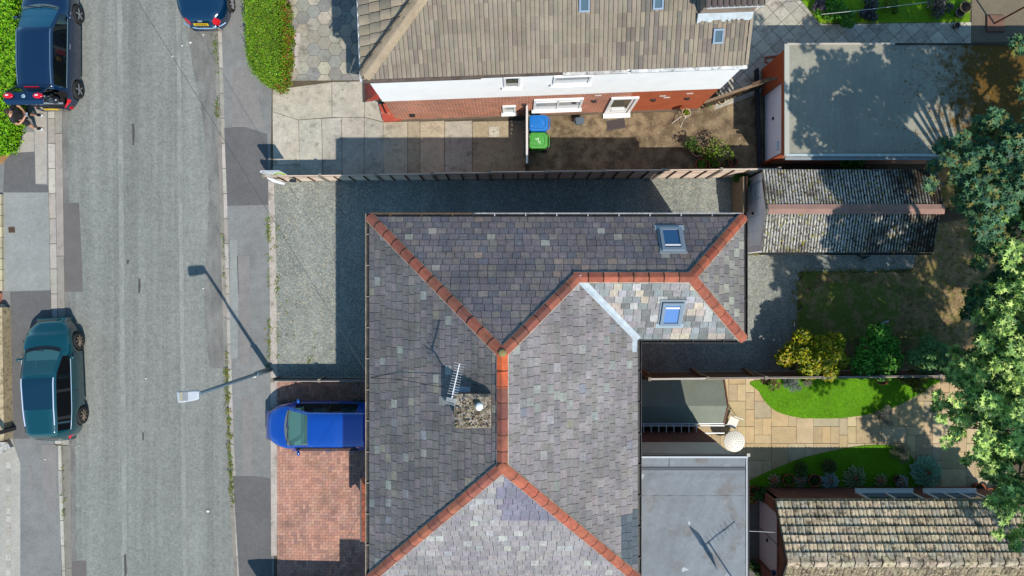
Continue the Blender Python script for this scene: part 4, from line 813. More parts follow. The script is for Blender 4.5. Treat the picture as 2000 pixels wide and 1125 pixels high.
# tiled garage at the south-east
tz = 2.1; k3 = (H - tz) / F; tx0 = 515 * k3; ty1 = -(980 - 562.5) * k3; tyr = -(1098 - 562.5) * (H - 3.1) / F; txw = 477 / 53.42; tx1 = 17.2
tg = thing('tiled_garage', 'brick garage with lichen-covered ribbed tile roof beside the second lawn', 'garage', (12.5, -8.9, 0))
by1 = -(950 - 562.5) / 53.42
mb = MB(); mb.prism([(txw + .12, 2 * tyr - by1), (tx1 - .1, 2 * tyr - by1), (tx1 - .1, by1), (txw + .12, by1)], 0, 2.02)
mb.prism([(txw, by1 - .35), (txw + .25, by1 - .35), (txw + .25, by1), (txw, by1)], 0, 2.02); mb.prism([(txw, 2 * tyr - by1), (txw + .25, 2 * tyr - by1), (txw + .25, by1 - 2.62), (txw, by1 - 2.62)], 0, 2.02); mb.prism([(txw + .02, by1 - 2.62), (txw + .2, by1 - 2.62), (txw + .2, by1 - .35), (txw + .02, by1 - .35)], 1.96, 2.04)
mb.add([(txw + .05, by1, 2.0), (txw + .05, tyr, 3.0), (txw + .05, 2 * tyr - by1, 2.0)], [[0, 1, 2]]); mb.build('wall', m_brickd, tg)
mb = MB(); mb.prism([(txw + .1, by1 - 2.62), (txw + .13, by1 - 2.62), (txw + .13, by1 - .35), (txw + .1, by1 - .35)], .05, 1.97, C(220, 222, 238)); mb.box((txw + .09, by1 - 1.48, 1), (.02, .02, 1.9), col=C(140, 145, 160)); gd = mb.build('garage_door', m_attr, tg)
mb = MB(); mb.box((txw + .07, by1 - 1.65, .9), (.05, .1, .06)); mb.build('handle', m_black, gd)
mb = MB(); mb.box((txw - .02, by1 - 2.45, 1.75), (.14, .12, .14)); mb.build('security_lamp', M('navy lamp plastic', (.01, .03, .08), rough=.4), tg)
m_lich = mA('lichened ribbed tile', rough=.95, layers=[('n', 1.3, .3, .7, .14), ('n', 7, .5, .6, C(75, 66, 50, .55), .75), ('n', 2.2, .5, .66, C(85, 76, 58, .55), .5), ('v', 16, .9, .93, C(225, 200, 170, .6), .7), ('f', 60, .3, .7, .25)], bump=[('f', 50, .5, .012)])
cl_ = [C(210, 193, 164, .68), C(202, 188, 160, .68), C(216, 197, 166, .68), C(192, 184, 164, .66)]
pr_ = lambda t: .028 * abs(math.sin(2 * math.pi * t))
ar = math.atan2(3.1 - tz, ty1 - tyr); gl = (ty1 - tyr) / math.cos(ar) / 7
mb = MB(); tile_plane(mb, [Vector((tx1, ty1, tz)), Vector((tx0, ty1, tz)), Vector((tx0, tyr, 3.1)), Vector((tx1, tyr, 3.1))], gl, .27, thick=.065, gap=.02, stagger=0, cols=cl_, prof=pr_, nsub=8, jit=.006, under=(.03, .028, .02)); mb.build('roof', m_lich, tg)
mb = MB(); tile_plane(mb, [Vector((tx0, 2 * tyr - ty1, tz)), Vector((tx1, 2 * tyr - ty1, tz)), Vector((tx1, tyr, 3.1)), Vector((tx0, tyr, 3.1))], gl, .27, thick=.045, gap=.016, stagger=0, cols=[C(165, 150, 122), C(150, 135, 115), C(175, 160, 130)], prof=pr_, nsub=8, jit=.006, under=(.03, .028, .02)); mb.build('roof', m_lich, tg)
mb = MB(); caps(mb, (tx0, tyr, 3.1), (tx1, tyr, 3.1), .17, .6, .45, [C(205, 190, 165), C(195, 180, 155)], z=.05); mb.build('ridge_tiles', m_lich, tg)
mb = MB(); mb.beam((tx0 - .02, ty1, tz + .0), (tx0 - .02, tyr, 3.12), .05, .12, C(60, 55, 48)); mb.beam((tx0 - .02, 2 * tyr - ty1, tz), (tx0 - .02, tyr, 3.12), .05, .12, C(60, 55, 48)); mb.beam((tx0, ty1 + .05, tz - .04), (tx1, ty1 + .05, tz - .04), .08, .07, C(170, 160, 130)); mb.build('roof_edge', m_attr, tg)
def nwindow(x0_, x1_, nb, nm):
    mb = MB(); y = by1 + .02; z0_, z1_ = .95, 1.85
    for z in (z0_, z1_): mb.box(((x0_ + x1_) / 2, y, z), (x1_ - x0_, .1, .07))
    for i in range(nb + 1): mb.box((x0_ + .03 + (x1_ - x0_ - .06) * i / nb, y, (z0_ + z1_) / 2), (.06, .09, z1_ - z0_ - .07))
    mb.box(((x0_ + x1_) / 2, y + .06, z0_ - .05), (x1_ - x0_ + .1, .2, .05)); f = mb.build('window', m_white, tg)
    g_ = MB(); g_.box(((x0_ + x1_) / 2, y, (z0_ + z1_) / 2), (x1_ - x0_ - .1, .02, z1_ - z0_ - .05)); g_.build('pane', m_glass, f)
nwindow(700 * (H - 1) / F * .965, 812 * (H - 1) / F * .965, 2, 'window'); nwindow(838 * (H - 1) / F * .965, 945 * (H - 1) / F * .96, 3, 'window')
# low felt-roofed shed beside the house
sh = thing('garden_shed', 'low shed with two-pitch green-grey felt roof between fence and rear extension', 'shed', (5.8, -4.2, 0))
sx0, sx1 = 3.7, 413 * (H - 1) / F; sy1, sy0, sym = -(741 - 562.5) * (H - 1) / F, -(826 - 562.5) * (H - 1) / F, -(793 - 562.5) * (H - 1.32) / F
mb = MB(); mb.prism([(sx0, sy0 + .06), (sx1 - .06, sy0 + .06), (sx1 - .06, sy1 - .06), (sx0, sy1 - .06)], 0, .95); mb.add([(sx1 - .05, sy0, .9), (sx1 - .05, sy1, .9), (sx1 - .05, sym, 1.28)], [[0, 1, 2]]); mb.build('wall', m_brickd, sh)
m_sf = M('green-grey mineral felt', C(150, 156, 142, .52), rough=.95, layers=[('n', 2, .3, .7, .08), ('n', 3, .3, .7, .06, 1, (8, 1, 1)), ('f', 60, .3, .7, .16)])
for y in (sy1, sy0):
    mb = MB(); V = [(sx0, y, 1.0), (sx1, y, 1.0), (sx1 + .04, sym, 1.32), (sx0, sym, 1.32)]; mb.add(V + [(a, b, c - .04) for a, b, c in V], [[0, 1, 2, 3], [4, 5, 6, 7], [0, 1, 5, 4], [1, 2, 6, 5]]); mb.build('roof', m_sf, sh)
mb = MB(); mb.beam((sx1 + .02, sy1, .97), (sx1 + .06, sym, 1.29), .05, .1, C(120, 75, 55)); mb.beam((sx1 + .06, sym, 1.29), (sx1 + .02, sy0, .97), .05, .1, C(120, 75, 55)); mb.build('barge_board', m_attr, sh)
ld = thing('aluminium_ladder', 'long silver ladder lying level along the shed beside the rear extension wall', 'ladder', (5.8, -4.9, .9))
lx0, lx1 = 3.72, 415 * (H - .97) / F; ly = [-(y - 562.5) * (H - .97) / F for y in (827.5, 831.5, 846)]
m_al = M('aluminium', C(235, 235, 235, .65), rough=.35, metal=.3)
for y in ly: mb = MB(); mb.beam((lx0, y, .94), (lx1, y, .94), .035, .07); mb.build('rail', m_al, ld)
for i in range(11): x = lx0 + .12 + i * .266; mb = MB(); mb.beam((x, ly[0], .94), (x, ly[2], .94), .03, .03); mb.build('rung', m_al, ld)
mb = MB(); [mb.box((x, ly[1] - .05, .45), (.06, .3, .9), col=C(110, 85, 60)) for x in (4.2, 6.4)]; mb.build('timber_rest', m_attr, ld)
# fences
def fence(name, label, pts, hs, panel, mat, gcols, brd=.15, post=C(150, 140, 128), battens=0, cap=None, side=-1, horiz=True, group=None):
    t = thing(name, label, 'fence', (pts[0][0], pts[0][1], 0), group=group)
    a, b = Vector((*pts[0], 0)), Vector((*pts[1], 0)); d = b - a; L_ = d.length; d /= L_; s = Vector((-d.y, d.x, 0)) * side; n = max(1, round(L_ / panel))
    for i in range(n):
        p, q = a + d * (L_ * i / n + .05), a + d * (L_ * (i + 1) / n - .05); h = hs[min(i, len(hs) - 1)]
        mb = MB()
        if horiz:
            z = .14; mb.beam(p + Vector((0, 0, .08)), q + Vector((0, 0, .08)), .05, .15, C(175, 168, 158))
            while z < h - .02: mb.beam(p + Vector((0, 0, z + .07)) + s * .0, q + Vector((0, 0, z + .07)), .022, .135, pick(gcols, .1)); z += .14
        else:
            m_ = int((q - p).length / .1)
            for k in range(m_): c = p + (q - p) * ((k + .5) / m_); mb.box((c.x, c.y, h / 2), ((q - p).length / m_ - .006, .025, h + random.uniform(-.015, .015)), math.atan2(d.y, d.x), pick(gcols, .12))
        mb.beam(p + Vector((0, 0, h + .01)), q + Vector((0, 0, h + .01)), .06, .03, cap or pick(gcols, .05)); pn = mb.build('panel', mat, t)
        for k in range(battens): c = p + (q - p) * ((k + .8) / (battens + .6)); mb = MB(); mb.beam((c.x + s.x * .03, c.y + s.y * .03, .12), (c.x + s.x * .03, c.y + s.y * .03, h), .04, .045, pick([C(120, 85, 60), C(95, 75, 60)])); mb.build('batten', mat, pn)
    for i in range(n + 1):
        p = a + d * (L_ * i / n); h = hs[min(i, len(hs) - 1)] + .06; mb = MB(); mb.box((p.x, p.y, h / 2), (.1, .12, h), math.atan2(d.y, d.x), post); mb.build('post', m_kerb, t)
    return t
gp = lambda x, y: tuple(P(x, y, 0))[:2]
fence('panel_fence', 'long pinkish timber panel fence with concrete posts between two driveways', [gp(537, 354), gp(1486, 346)], [1.15, 1.18, 1.3, 1.45, 1.6, 1.7, 1.72, 1.74, 1.78, 1.8], 1.97, m_wood, [C(215, 192, 172, .95), C(222, 200, 180, .95), C(205, 180, 162, .95)], battens=3, cap=C(175, 160, 148), horiz=True)
t = fence('low_fence', 'low wooden fence between the gravel drive and blue car', [gp(546, 738), gp(724, 738)], [.78], 1.7, m_wood, [C(75, 65, 60), C(85, 72, 64)], horiz=True, cap=C(215, 205, 200), side=1)
fence('garden_fence', 'brown horizontal-rail garden fence with pale top separating gravel from the patio', [gp(1250, 728), gp(1885, 722)], [1.8, 1.78], 1.9, m_wood, [C(120, 92, 68), C(105, 80, 60)], cap=C(205, 195, 185), side=1, group=None)
for i, x in enumerate((1268, 1368, 1470)):
    t = thing('timber_prop', ['first', 'second', 'third'][i] + ' sloping wooden prop from the house leaning on the brown garden fence', 'prop', tuple(P(x, 728, 0)), group='wooden props of the garden fence'); mb = MB(); mb.beam(P(x - 14, 722, .6), P(x + 3, 735, 1.55), .08, .08, C(150, 118, 85)); mb.build('beam', m_wood, t); mb = MB(); mb.box(P(x - 14, 722, .3), (.07, .07, .6), col=C(130, 100, 75)); mb.build('stake', m_wood, t)
# low trellis divider in the neighbour's yard
dv = thing('trellis_divider', 'narrow north-south trellis with white top rail beside the wheelie bins', 'trellis', tuple(P(1029, 280, 0)))
p0, p1 = P(1027.5, 333, 0), P(1027.5, 224, 0)
mb = MB(); mb.beam(p0 + Vector((0, 0, 1.5)), p1 + Vector((0, 0, 1.5)), .07, .05, C(235, 228, 222)); mb.build('top_rail', m_attr, dv)
mb = MB(); mb.beam(p0 + Vector((0, 0, .1)), p1 + Vector((0, 0, .1)), .04, .06, C(30, 30, 30)); mb.beam(p0 + Vector((0, 0, .62)), p1 + Vector((0, 0, .62)), .03, 1.1, C(40, 55, 50)); L_ = (p1 - p0).length
for i in range(14): q = p0.lerp(p1, i / 13); mb.beam(q + Vector((0, 0, 1.1)), q + Vector((0, .0, 1.5)), .02, .02, C(30, 30, 30))
for i in range(13): q, q2 = p0.lerp(p1, i / 13), p0.lerp(p1, (i + 1) / 13); mb.beam(q + Vector((0, 0, 1.15)), q2 + Vector((0, 0, 1.45)), .02, .02, C(30, 30, 30))
mb.build('infill', m_attr, dv)
lv = []
for i in range(500): q = p0.lerp(p1, random.random()); lv.append((q.x + random.gauss(0, .05), q.y, random.uniform(.2, 1.35)))
leaves('ivy', lv, .07, [C(110, 120, 105, .5), C(150, 160, 150, .5), C(85, 95, 70, .5)], m_leaf, dv, tilt=.9)
# side gate and dark strip by the flat garage
gt = thing('side_gate', 'slim weathered gate frame leaning between white house corner and brick garage', 'gate', tuple(P(1385, 212, 0)))
mb = MB(); mb.beam(P(1375, 200, 1.0), P(1522, 150, 1.55), .09, .07, C(150, 125, 100)); mb.build('top_rail', m_wood, gt)
mb = MB()
for i in range(16): a = P(1372 + i * 7.4, 212 - i * 2.6, .05); b = P(1375 + i * 7.1, 200 - i * 2.4, 1.0 + i * .03); mb.beam(Vector((a.x, a.y, .05)), Vector((a.x, a.y, .95 + i * .02)), .07, .025, C(95, 80, 60))
mb.build('slats', m_wood, gt)
mb = MB(); mb.beam(P(1470, 165, 1.6), P(1506, 152, 1.75), .1, .08, C(110, 85, 65)); mb.build('cross_beam', m_wood, gt)
bl = thing('black_drain_bar', 'straight black bar fence running north-south in front of the flat garage door', 'bar', tuple(P(1480, 230, 0)))  # black colour stands for the shade on this strip
mb = MB(); mb.beam(P(1477, 136, .4), P(1483, 324, .4), .13, .06, (.012, .014, .02)); mb.build('rail', m_attr, bl)
mb = MB(); [mb.box(tuple(P(1479 + i * 1.2, 150 + i * 55, 0) + Vector((0, 0, .44))), (.06, .06, .38), col=(.012, .014, .02)) for i in range(0)] or mb.beam(P(1477, 136, .2), P(1483, 324, .2), .05, .38, (.012, .014, .02)); mb.build('web', m_attr, bl)
sf = thing('gate_post_fence', 'short brown timber screen at the corner of the corrugated garage', 'fence', tuple(P(1444, 385, 0)))
mb = MB(); mb.beam(P(1443, 418, .7), P(1443, 350, .7), .12, 1.3, C(150, 130, 105)); mb.build('board', m_wood, sf)
mb = MB(); mb.beam(P(1446, 418, .75), P(1446, 350, .75), .04, 1.45, C(70, 45, 30)); mb.build('post', m_wood, sf)
# boundary wall on the far side of the road
ws = thing('stone_boundary_wall', 'tan stone-topped boundary wall west of the teal car', 'wall', tuple(P(12, 720, 0)))
m_tan = mA('weathered coping', rough=.95, layers=[('n', 3, .3, .7, .18), ('n', 8, .5, .62, C(110, 95, 75, .5), .6), ('f', 40, .3, .7, .2)], bump=[('n', 25, .5, .01)])
mb = MB(); mb.prism(ppoly([(9, 600), (21, 600), (25, 855), (14, 856)]), 0, .45, C(200, 180, 145)); mb.build('coping', m_tan, ws)
mb = MB(); mb.prism(ppoly([(-60, 598), (8.8, 600), (13.6, 856), (-60, 858)]), 0, .38, C(170, 160, 142)); mb.build('wall_top', m_tan, ws)
mb = MB(); mb.prism(ppoly([(-30, 858), (22, 862), (28, 872), (12, 884), (-30, 888)]), 0, .2, C(195, 192, 188)); mb.build('end_stone', m_tan, ws)
ws2 = thing('pale_edging_wall', 'narrow cream block wall at the left edge north of the brick pier', 'wall', tuple(P(2, 500, 0)))
mb = MB()
for i in range(9): mb.prism(ppoly([(-4, 380 + i * 21), (7 + i * .2, 380 + i * 21), (7 + i * .2, 400 + i * 21), (-4, 400 + i * 21)]), 0, .12, pick([C(215, 200, 165), C(200, 188, 155)], .07))
mb.build('blocks', m_kerb, ws2)
bp = thing('brick_pier', 'small red brick pier at the left edge beside the pavement', 'pier', tuple(P(-2, 582, 0)))
mb = MB(); mb.prism(ppoly([(-12, 572), (5, 572), (5, 596), (-12, 596)]), 0, .5); mb.build('pier', m_brick, bp); mb = MB(); mb.prism(ppoly([(-14, 593), (9, 594), (18, 604), (-14, 604)]), 0, .3, C(225, 215, 200)); mb.build('cap', m_tan, bp)
gpo = thing('gate_post', 'dark slim post lying over the stone boundary wall', 'post', tuple(P(-10, 845, 0)))  # added dark shaft that draws a shadow bar over the wall
mb = MB(); mb.box(tuple(P(6, 843, .6)), (.12, .12, 1.2), col=C(60, 60, 62)); mb.build('shaft', m_attr, gpo)
# ---------------- out-of-frame neighbour that throws its shadow on the brick drive ----------------
sn = thing('south_neighbour_house', 'hipped house just beyond the bottom edge', 'house', (0, -15, 0))
mb = MB(); yn = -(1404 - 562.5) * k5; mb.prism([(-3.9, yn - 8), (6, yn - 8), (6, yn - .2), (-3.9, yn - .2)], 0, 5.35); mb.build('wall', m_brickd, sn)
mb = MB(); mb.add([(-4.12, yn, 5.4), (6.2, yn, 5.4), (6.2, yn - 8.2, 5.4), (-4.12, yn - 8.2, 5.4), (0, yn - 4.1, 8), (2, yn - 4.1, 8)], [[0, 4, 5, 1], [1, 5, 2], [2, 5, 4, 3], [3, 4, 0]], C(120, 115, 118)); mb.build('roof', m_slate, sn)
sb = thing('south_garden_wall', 'low dark wall beyond the bottom of the brick driveway', 'wall', gp(600, 1155) + (0,))
mb = MB(); mb.prism(ppoly([(524, 1154), (545, 1152), (600, 1153), (724, 1156), (724, 1160), (524, 1160)]), 0, 1.85); mb.build('wall', m_brickd, sb)
# ---------------- street lamp ----------------
lp = thing('street_lamp', 'tall grey street lamp with flat white lantern arm over the road', 'street lamp', tuple(P(527, 722, 0)))
b = P(527, 722, 0); m_pole = M('grey lamp steel', C(125, 150, 165, .6), rough=.45, spec=.5, metal=.2)
mb = MB(); mb.lathe([(.001, 0), (.1, 0), (.1, 1.35), (.075, 1.42), (.001, 1.42)], tuple(b), 16); mb.build('base_section', m_pole, lp)
mb = MB(); mb.lathe([(.065, 1.4), (.05, 5.8), (.001, 5.85)], tuple(b), 14); po = mb.build('pole', m_pole, lp)
mb = MB(); mb.box((b.x - .02, b.y - .07, 1.5), (.12, .05, .1)); mb.build('bracket', m_white, lp)
hz = 5.9; q = [P(390, 763.5, hz), P(391, 778, hz), P(384, 781, hz), P(368, 784, hz), P(350, 786, hz), P(347.5, 765, hz), P(368, 763, hz), P(384, 762, hz)]
mb = MB(); n = len(q); mb.add([v + Vector((0, 0, -.04)) for v in q] + [v * 1 + Vector((0, 0, .07)) for v in q], [list(range(n))] + [[i, (i + 1) % n, n + (i + 1) % n, n + i] for i in range(n)], C(205, 210, 218)); cc = sum(q, Vector()) / n
mb.add([v + Vector((0, 0, .07)) for v in q] + [cc.lerp(v, .82) + Vector((0, 0, .1)) for v in q], [[i, (i + 1) % n, n + (i + 1) % n, n + i] for i in range(n)], C(208, 212, 220)); mb.add([cc.lerp(v, .82) + Vector((0, 0, .1)) for v in q], [list(range(n))], C(205, 208, 216)); hd = mb.build('lantern', mA('lantern shell', rough=.5, layers=[('n', 20, .3, .7, .08)]), lp)
mb = MB()
for i in range(5): a, b_ = P(366.5 - i * 2.2, 764.5, hz + .11), P(366.5 - i * 2.0, 783 - i * .1, hz + .11); mb.beam(a, b_, .012, .02, C(150, 155, 165))
mb.add([P(349.5, 766.5, hz + .112), P(351, 784, hz + .112), P(358, 783.5, hz + .112), P(357.5, 766, hz + .112)], [[0, 1, 2, 3]], C(175, 170, 150)); mb.build('cooling_fins', m_attr, hd)
mb = MB(); mb.tube([P(390, 770, hz), P(386, 770, hz)], .04, 8); mb.build('spigot', m_pole, lp)
# ---------------- estate agent's boards ----------------
def agent(base, z0_, z1_, lab, wx=.62):
    t = thing('sign_board', lab, 'sign', tuple(base)); b = Vector(base)
    mb = MB(); mb.box((b.x, b.y, z1_ / 2), (.05, .05, z1_), col=C(235, 235, 235)); mb.build('post', m_attr, t)
    mb = MB(); mb.box((b.x + wx / 2, b.y + .035, (z0_ + z1_) / 2), (wx, .012, z1_ - z0_), col=C(240, 242, 245)); bd = mb.build('board', m_attr, t)
    mb = MB(); y = b.y + .027
    mb.box((b.x + wx / 2, y, z1_ - .04), (wx, .004, .06), col=C(120, 130, 200))
    for (xa, za), (xb, zb) in (((.22, .2), (.5, .5)), ((.5, .5), (.6, .15))): mb.beam((b.x + xa, y - .004, z0_ + za), (b.x + xb, y - .004, z0_ + zb), .004, .07, C(190, 225, 40), up=(0, 1, 0))
    mb.build('chevron', m_attr, bd); return t
ab = agent(P(550, 354, 0), 1.3, 2.15, 'white estate board with green chevron at the road end of the panel fence')
mb = MB(); a, b_ = P(524, 350, .95), P(553, 358, .95)
mb.tube([P(522, 347, 1.0), P(534, 352, 1.0), P(556, 359, .95)], [.03, .075, .05], 10, C(245, 245, 248)); tt = thing('plastic_strip', 'curved white plastic strip under the estate board at the fence end', 'strip', tuple(P(538, 352, 0))); mb.build('strip', m_attr, tt)
mb = MB(); mb.beam((P(538, 352, 0).x, P(538, 352, 0).y, 0), (P(538, 352, 0).x, P(538, 352, 0).y, .95), .06, .06, C(200, 195, 185)); mb.build('support', m_attr, tt)
agent(P(562, 1164, 0), 1.3, 2.15, 'second estate board past the bottom of the brick driveway')
bgx = thing('dark_bag', 'small dark bag hooked on the fence near the estate board', 'bag', tuple(P(573, 354, 0)))
mb = MB(); mb.blob(tuple(P(572, 353, 1.0)), (.13, .06, .12), C(40, 50, 60), jit=.12); mb.build('bag', m_attr, bgx)
mb = MB(); mb.beam(P(569, 353, 1.05), P(579, 349, 1.2), .03, .03, C(40, 50, 60)); mb.build('strap', m_attr, bgx)
# ---------------- wheelie bins and yard objects ----------------
def bin_(x0p, x1p, y0p, y1p, col, lab, rot=0):
    h = 1.05; a, b = P(x0p, y1p, h), P(x1p, y0p, h); cx, cy = (a.x + b.x) / 2, (a.y + b.y) / 2; wx, wy = b.x - a.x, b.y - a.y
    t = thing('wheelie_bin', lab, 'bin', (cx, cy, 0), rot, 'wheelie bins by the trellis'); mt = M('bin plastic', col, rough=.45, spec=.4, layers=[('n', 5, .3, .7, .1), ('n', 12, .62, .7, C(220, 225, 220), .4)])
    mb = MB(); w1, w2 = wx / 2 - .04, wy / 2 - .03; V = [(sx * w1 * k, sy * w2 * k, z) for z, k in ((.05, .78), (.96, 1)) for sx, sy in ((-1, -1), (1, -1), (1, 1), (-1, 1))]
    mb.add(V, [[3, 2, 1, 0], [0, 1, 5, 4], [1, 2, 6, 5], [2, 3, 7, 6], [3, 0, 4, 7], [4, 5, 6, 7]]); mb.build('body', mt, t, True)
    mb = MB(); w1, w2 = wx / 2, wy / 2; c = .07
    def ring(s, z): return [(x * s, y * s, z) for x, y in ((-w1, -w2 + c), (-w1 + c, -w2), (w1 - .1, -w2), (w1, -w2 + .1), (w1, w2 - .1), (w1 - .1, w2), (-w1 + c, w2), (-w1, w2 - c))]
    rs = [ring(1, .95), ring(1, 1.0), ring(.93, 1.05), ring(.7, 1.06), ring(.66, 1.035), ring(.001, 1.045)]; V = sum(rs, []); F_ = []
    for i in range(5): F_ += [[i * 8 + k, i * 8 + (k + 1) % 8, (i + 1) * 8 + (k + 1) % 8, (i + 1) * 8 + k] for k in range(8)]
    mb.add(V, F_); ld_ = mb.build('lid', mt, t, True)
    mb = MB(); mb.tube([(w1 + .02, -w2 + .06, .98), (w1 + .05, -w2 + .1, 1.0), (w1 + .05, w2 - .1, 1.0), (w1 + .02, w2 - .06, .98)], .016, 6); mb.build('handle', mt, t, True)
    for sy in (-1, 1): mb = MB(); mb.lathe([(.001, -.03), (.1, -.03), (.1, .03), (.001, .03)], (w1 - .08, sy * (w2 - .08), .1), 14, ax='y'); mb.build('wheel', m_rub, t, True)
    return t, mt, (w1, w2)
bin_(1033, 1071, 224, 256, C(20, 125, 215, .62), 'blue wheelie bin with closed lid beside the house wall')
t, mt, (w1, w2) = bin_(1033, 1070, 258, 290, C(85, 175, 70, .6), 'green wheelie bin with white painted mark, below the blue one')
mb = MB()
for x_, y_, a, b in ((-.05, .06, .16, .03), (.0, .0, .03, .1), (.03, -.05, .1, .03), (.05, -.1, .03, .06), (-.06, .03, .04, .05)): mb.box((x_, y_, 1.05), (a, b, .012), .2, (.36, .55, .33))
mb.build('painted_number', m_attr, t, True)
cd = thing('food_caddy', 'small grey lidded food caddy on the dirty concrete near the back door', 'caddy', tuple(P(1131, 240, 0)), R(8))
m_cad = M('slate grey plastic', C(105, 120, 132, .6), rough=.4)
mb = MB(); V = [(sx * .13 * k, sy * .11 * k, z) for z, k in ((0, .8), (.32, 1)) for sx, sy in ((-1, -1), (1, -1), (1, 1), (-1, 1))]; mb.add(V, [[3, 2, 1, 0], [0, 1, 5, 4], [1, 2, 6, 5], [2, 3, 7, 6], [3, 0, 4, 7], [4, 5, 6, 7]]); mb.build('bucket', m_cad, cd, True)
mb = MB(); mb.box((0, 0, .34), (.3, .25, .04)); mb.box((.01, 0, .365), (.22, .17, .02)); l2 = mb.build('lid', m_cad, cd, True)
mb = MB(); mb.tube([(-.15, -.1, .3), (-.19, -.08, .3), (-.19, .08, .3), (-.15, .1, .3)], .012, 6); mb.build('handle', m_cad, cd, True)
dm_ = thing('door_mat', 'dark rectangular mat on the dirty concrete below the back door', 'mat', tuple(P(1202, 244, .02)))
mb = MB(); mb.prism(ppoly([(1184, 237), (1219, 231), (1222, 250), (1186, 256)]), .024, .045, C(88, 78, 76)); mb.build('mat', m_attr, dm_)
mb = MB(); mb.prism(ppoly([(1186.5, 238.5), (1217.5, 233.5), (1219.5, 248.5), (1188, 253.5)]), .045, .05, C(78, 68, 66)); mb.build('ribbing', m_attr, dm_)
mh = thing('inspection_cover', 'pale square concrete inspection cover in the neighbour driveway', 'cover', tuple(P(965, 258, .02)))
mb = MB(); mb.prism(ppoly([(955, 247.5), (974.5, 247), (975.5, 267.5), (955.5, 268)]), .02, .04, C(205, 198, 178)); cv = mb.build('cover', m_slabm, mh); mb = MB(); mb.disc(tuple(P(964, 257, .044)), .04, 10, C(150, 145, 135)); mb.build('lifting_eye', m_attr, mh)
mh = thing('drain_cover', 'small rusty iron drain cover set in the far pavement', 'cover', tuple(P(23, 449, .02)))
mb = MB(); mb.prism(ppoly([(17, 444), (29, 443), (30, 454.5), (18, 455)]), .01, .03, C(120, 95, 75)); mb.build('frame', m_attr, mh); mb = MB(); [mb.prism(ppoly([(18 + i * 2.4, 445), (19.4 + i * 2.4, 445), (19.8 + i * 2.4, 453.5), (18.4 + i * 2.4, 453.5)]), .03, .036, C(70, 55, 45)) for i in range(5)]; mb.build('grate', m_attr, mh)
# patio table and chair
m_wp = M('cream painted metal', C(235, 229, 218, .7), rough=.5)
tb = thing('patio_table', 'round white perforated patio table beside the rear extension', 'table', tuple(P(1434, 862, .72) - Vector((0, 0, .72))))
mb = MB(); rt = 20.5 * (H - .72) / F; mb.lathe([(.001, .715), (rt, .715), (rt + .005, .73), (rt - .01, .745), (.001, .745)], (0, 0, 0), 40); tt = mb.build('table_top', m_wp, tb, True)
mb = MB()
for r_ in (.09, .16, .23, .3):
    for k in range(int(r_ * 75)): a = 2 * math.pi * k / int(r_ * 75); mb.disc((r_ * math.cos(a), r_ * math.sin(a), .7465), .014, 6, C(80, 72, 65, .5))
tag(mb.build('perforations', m_attr, tt, True), kind='stuff')
for k in range(3): a = k * 2.094 + .5; mb = MB(); mb.tube([(0, 0, .7), (.1 * math.cos(a), .1 * math.sin(a), .35), (.3 * math.cos(a), .3 * math.sin(a), .0)], .015, 6); mb.build('leg', m_wp, tb, True)
ch_ = thing('patio_chair', 'cream folding garden chair angled between shed end and round table', 'chair', tuple(P(1431, 823, .45) - Vector((0, 0, .45))), R(-22))
mb = MB(); mb.box((0.02, -.02, .45), (.34, .33, .03)); mb.build('seat', m_wp, ch_, True)
for s_ in (-1, 1):
    mb = MB(); mb.beam((-.2, s_ * .2, .45), (.2, s_ * .2, .45), .03, .03); mb.build('side_rail', m_wp, ch_, True)
    for x_ in (-.18, .18): mb = MB(); mb.tube([(x_, s_ * .2, .47), (x_ * 1.1, s_ * .21, 0)], .012, 6); mb.build('leg', m_wp, ch_, True)
mb = MB(); mb.beam((-.15, .22, .8), (.18, .22, .8), .03, .12); mb.beam((-.15, .2, .45), (-.15, .23, .86), .025, .025); mb.beam((.18, .2, .45), (.18, .23, .86), .025, .025); mb.build('backrest', m_wp, ch_, True)
# plant stand chair frame by the house wall, long-legged with a pot
# red bench at the garage corner
rb_ = thing('red_trough', 'red-brown metal frame bench against the north-west corner of the flat garage', 'bench', tuple(P(1500, 118, 0)))
mb = MB(); c_ = C(165, 85, 60); 
for a, b_ in (((1495, 112), (1518, 109)), ((1495, 112), (1494, 122)), ((1494, 122), (1500, 123)), ((1498, 114), (1516, 112))): mb.tube([P(*a, .7), P(*b_, .7)], .03, 6, c_)
mb.build('frame', m_attr, rb_); mb = MB(); [mb.tube([P(x, y, .7), P(x, y, 0)], .025, 6, c_) for x, y in ((1496, 113), (1517, 110))]; mb.build('leg', m_attr, rb_)
bb_ = thing('brown_plinth', 'square brown board under a rusty pole at the top right terrace', 'plinth', tuple(P(1941, 46, 0)))
mb = MB(); mb.prism(ppoly([(1925, 31), (1958, 31), (1959, 63), (1925, 63)]), .02, .1, C(130, 98, 82)); mb.build('board', m_slabm, bb_); mb = MB(); mb.tube([P(1942, 46, .1), P(1942, 46, .1) + Vector((0, 0, 1.9))], .03, 8, C(110, 50, 35)); mb.build('pole', m_attr, bb_)
wt = thing('white_litter', 'small white plastic piece lying on the dry lawn', 'litter', tuple(P(1727, 630, 0))); mb = MB(); mb.beam(P(1718, 633, .08), P(1736, 627, .12), .05, .03, C(215, 225, 240)); mb.build('strip', m_attr, wt); mb = MB(); mb.beam(P(1724, 629, .06), P(1728, 635, .08), .03, .02, C(200, 210, 230)); mb.build('tab', m_attr, wt)
jk = thing('broken_bracket', 'dark and white scrap lying against the corrugated garage wall', 'scrap', tuple(P(1688, 502, 0)))
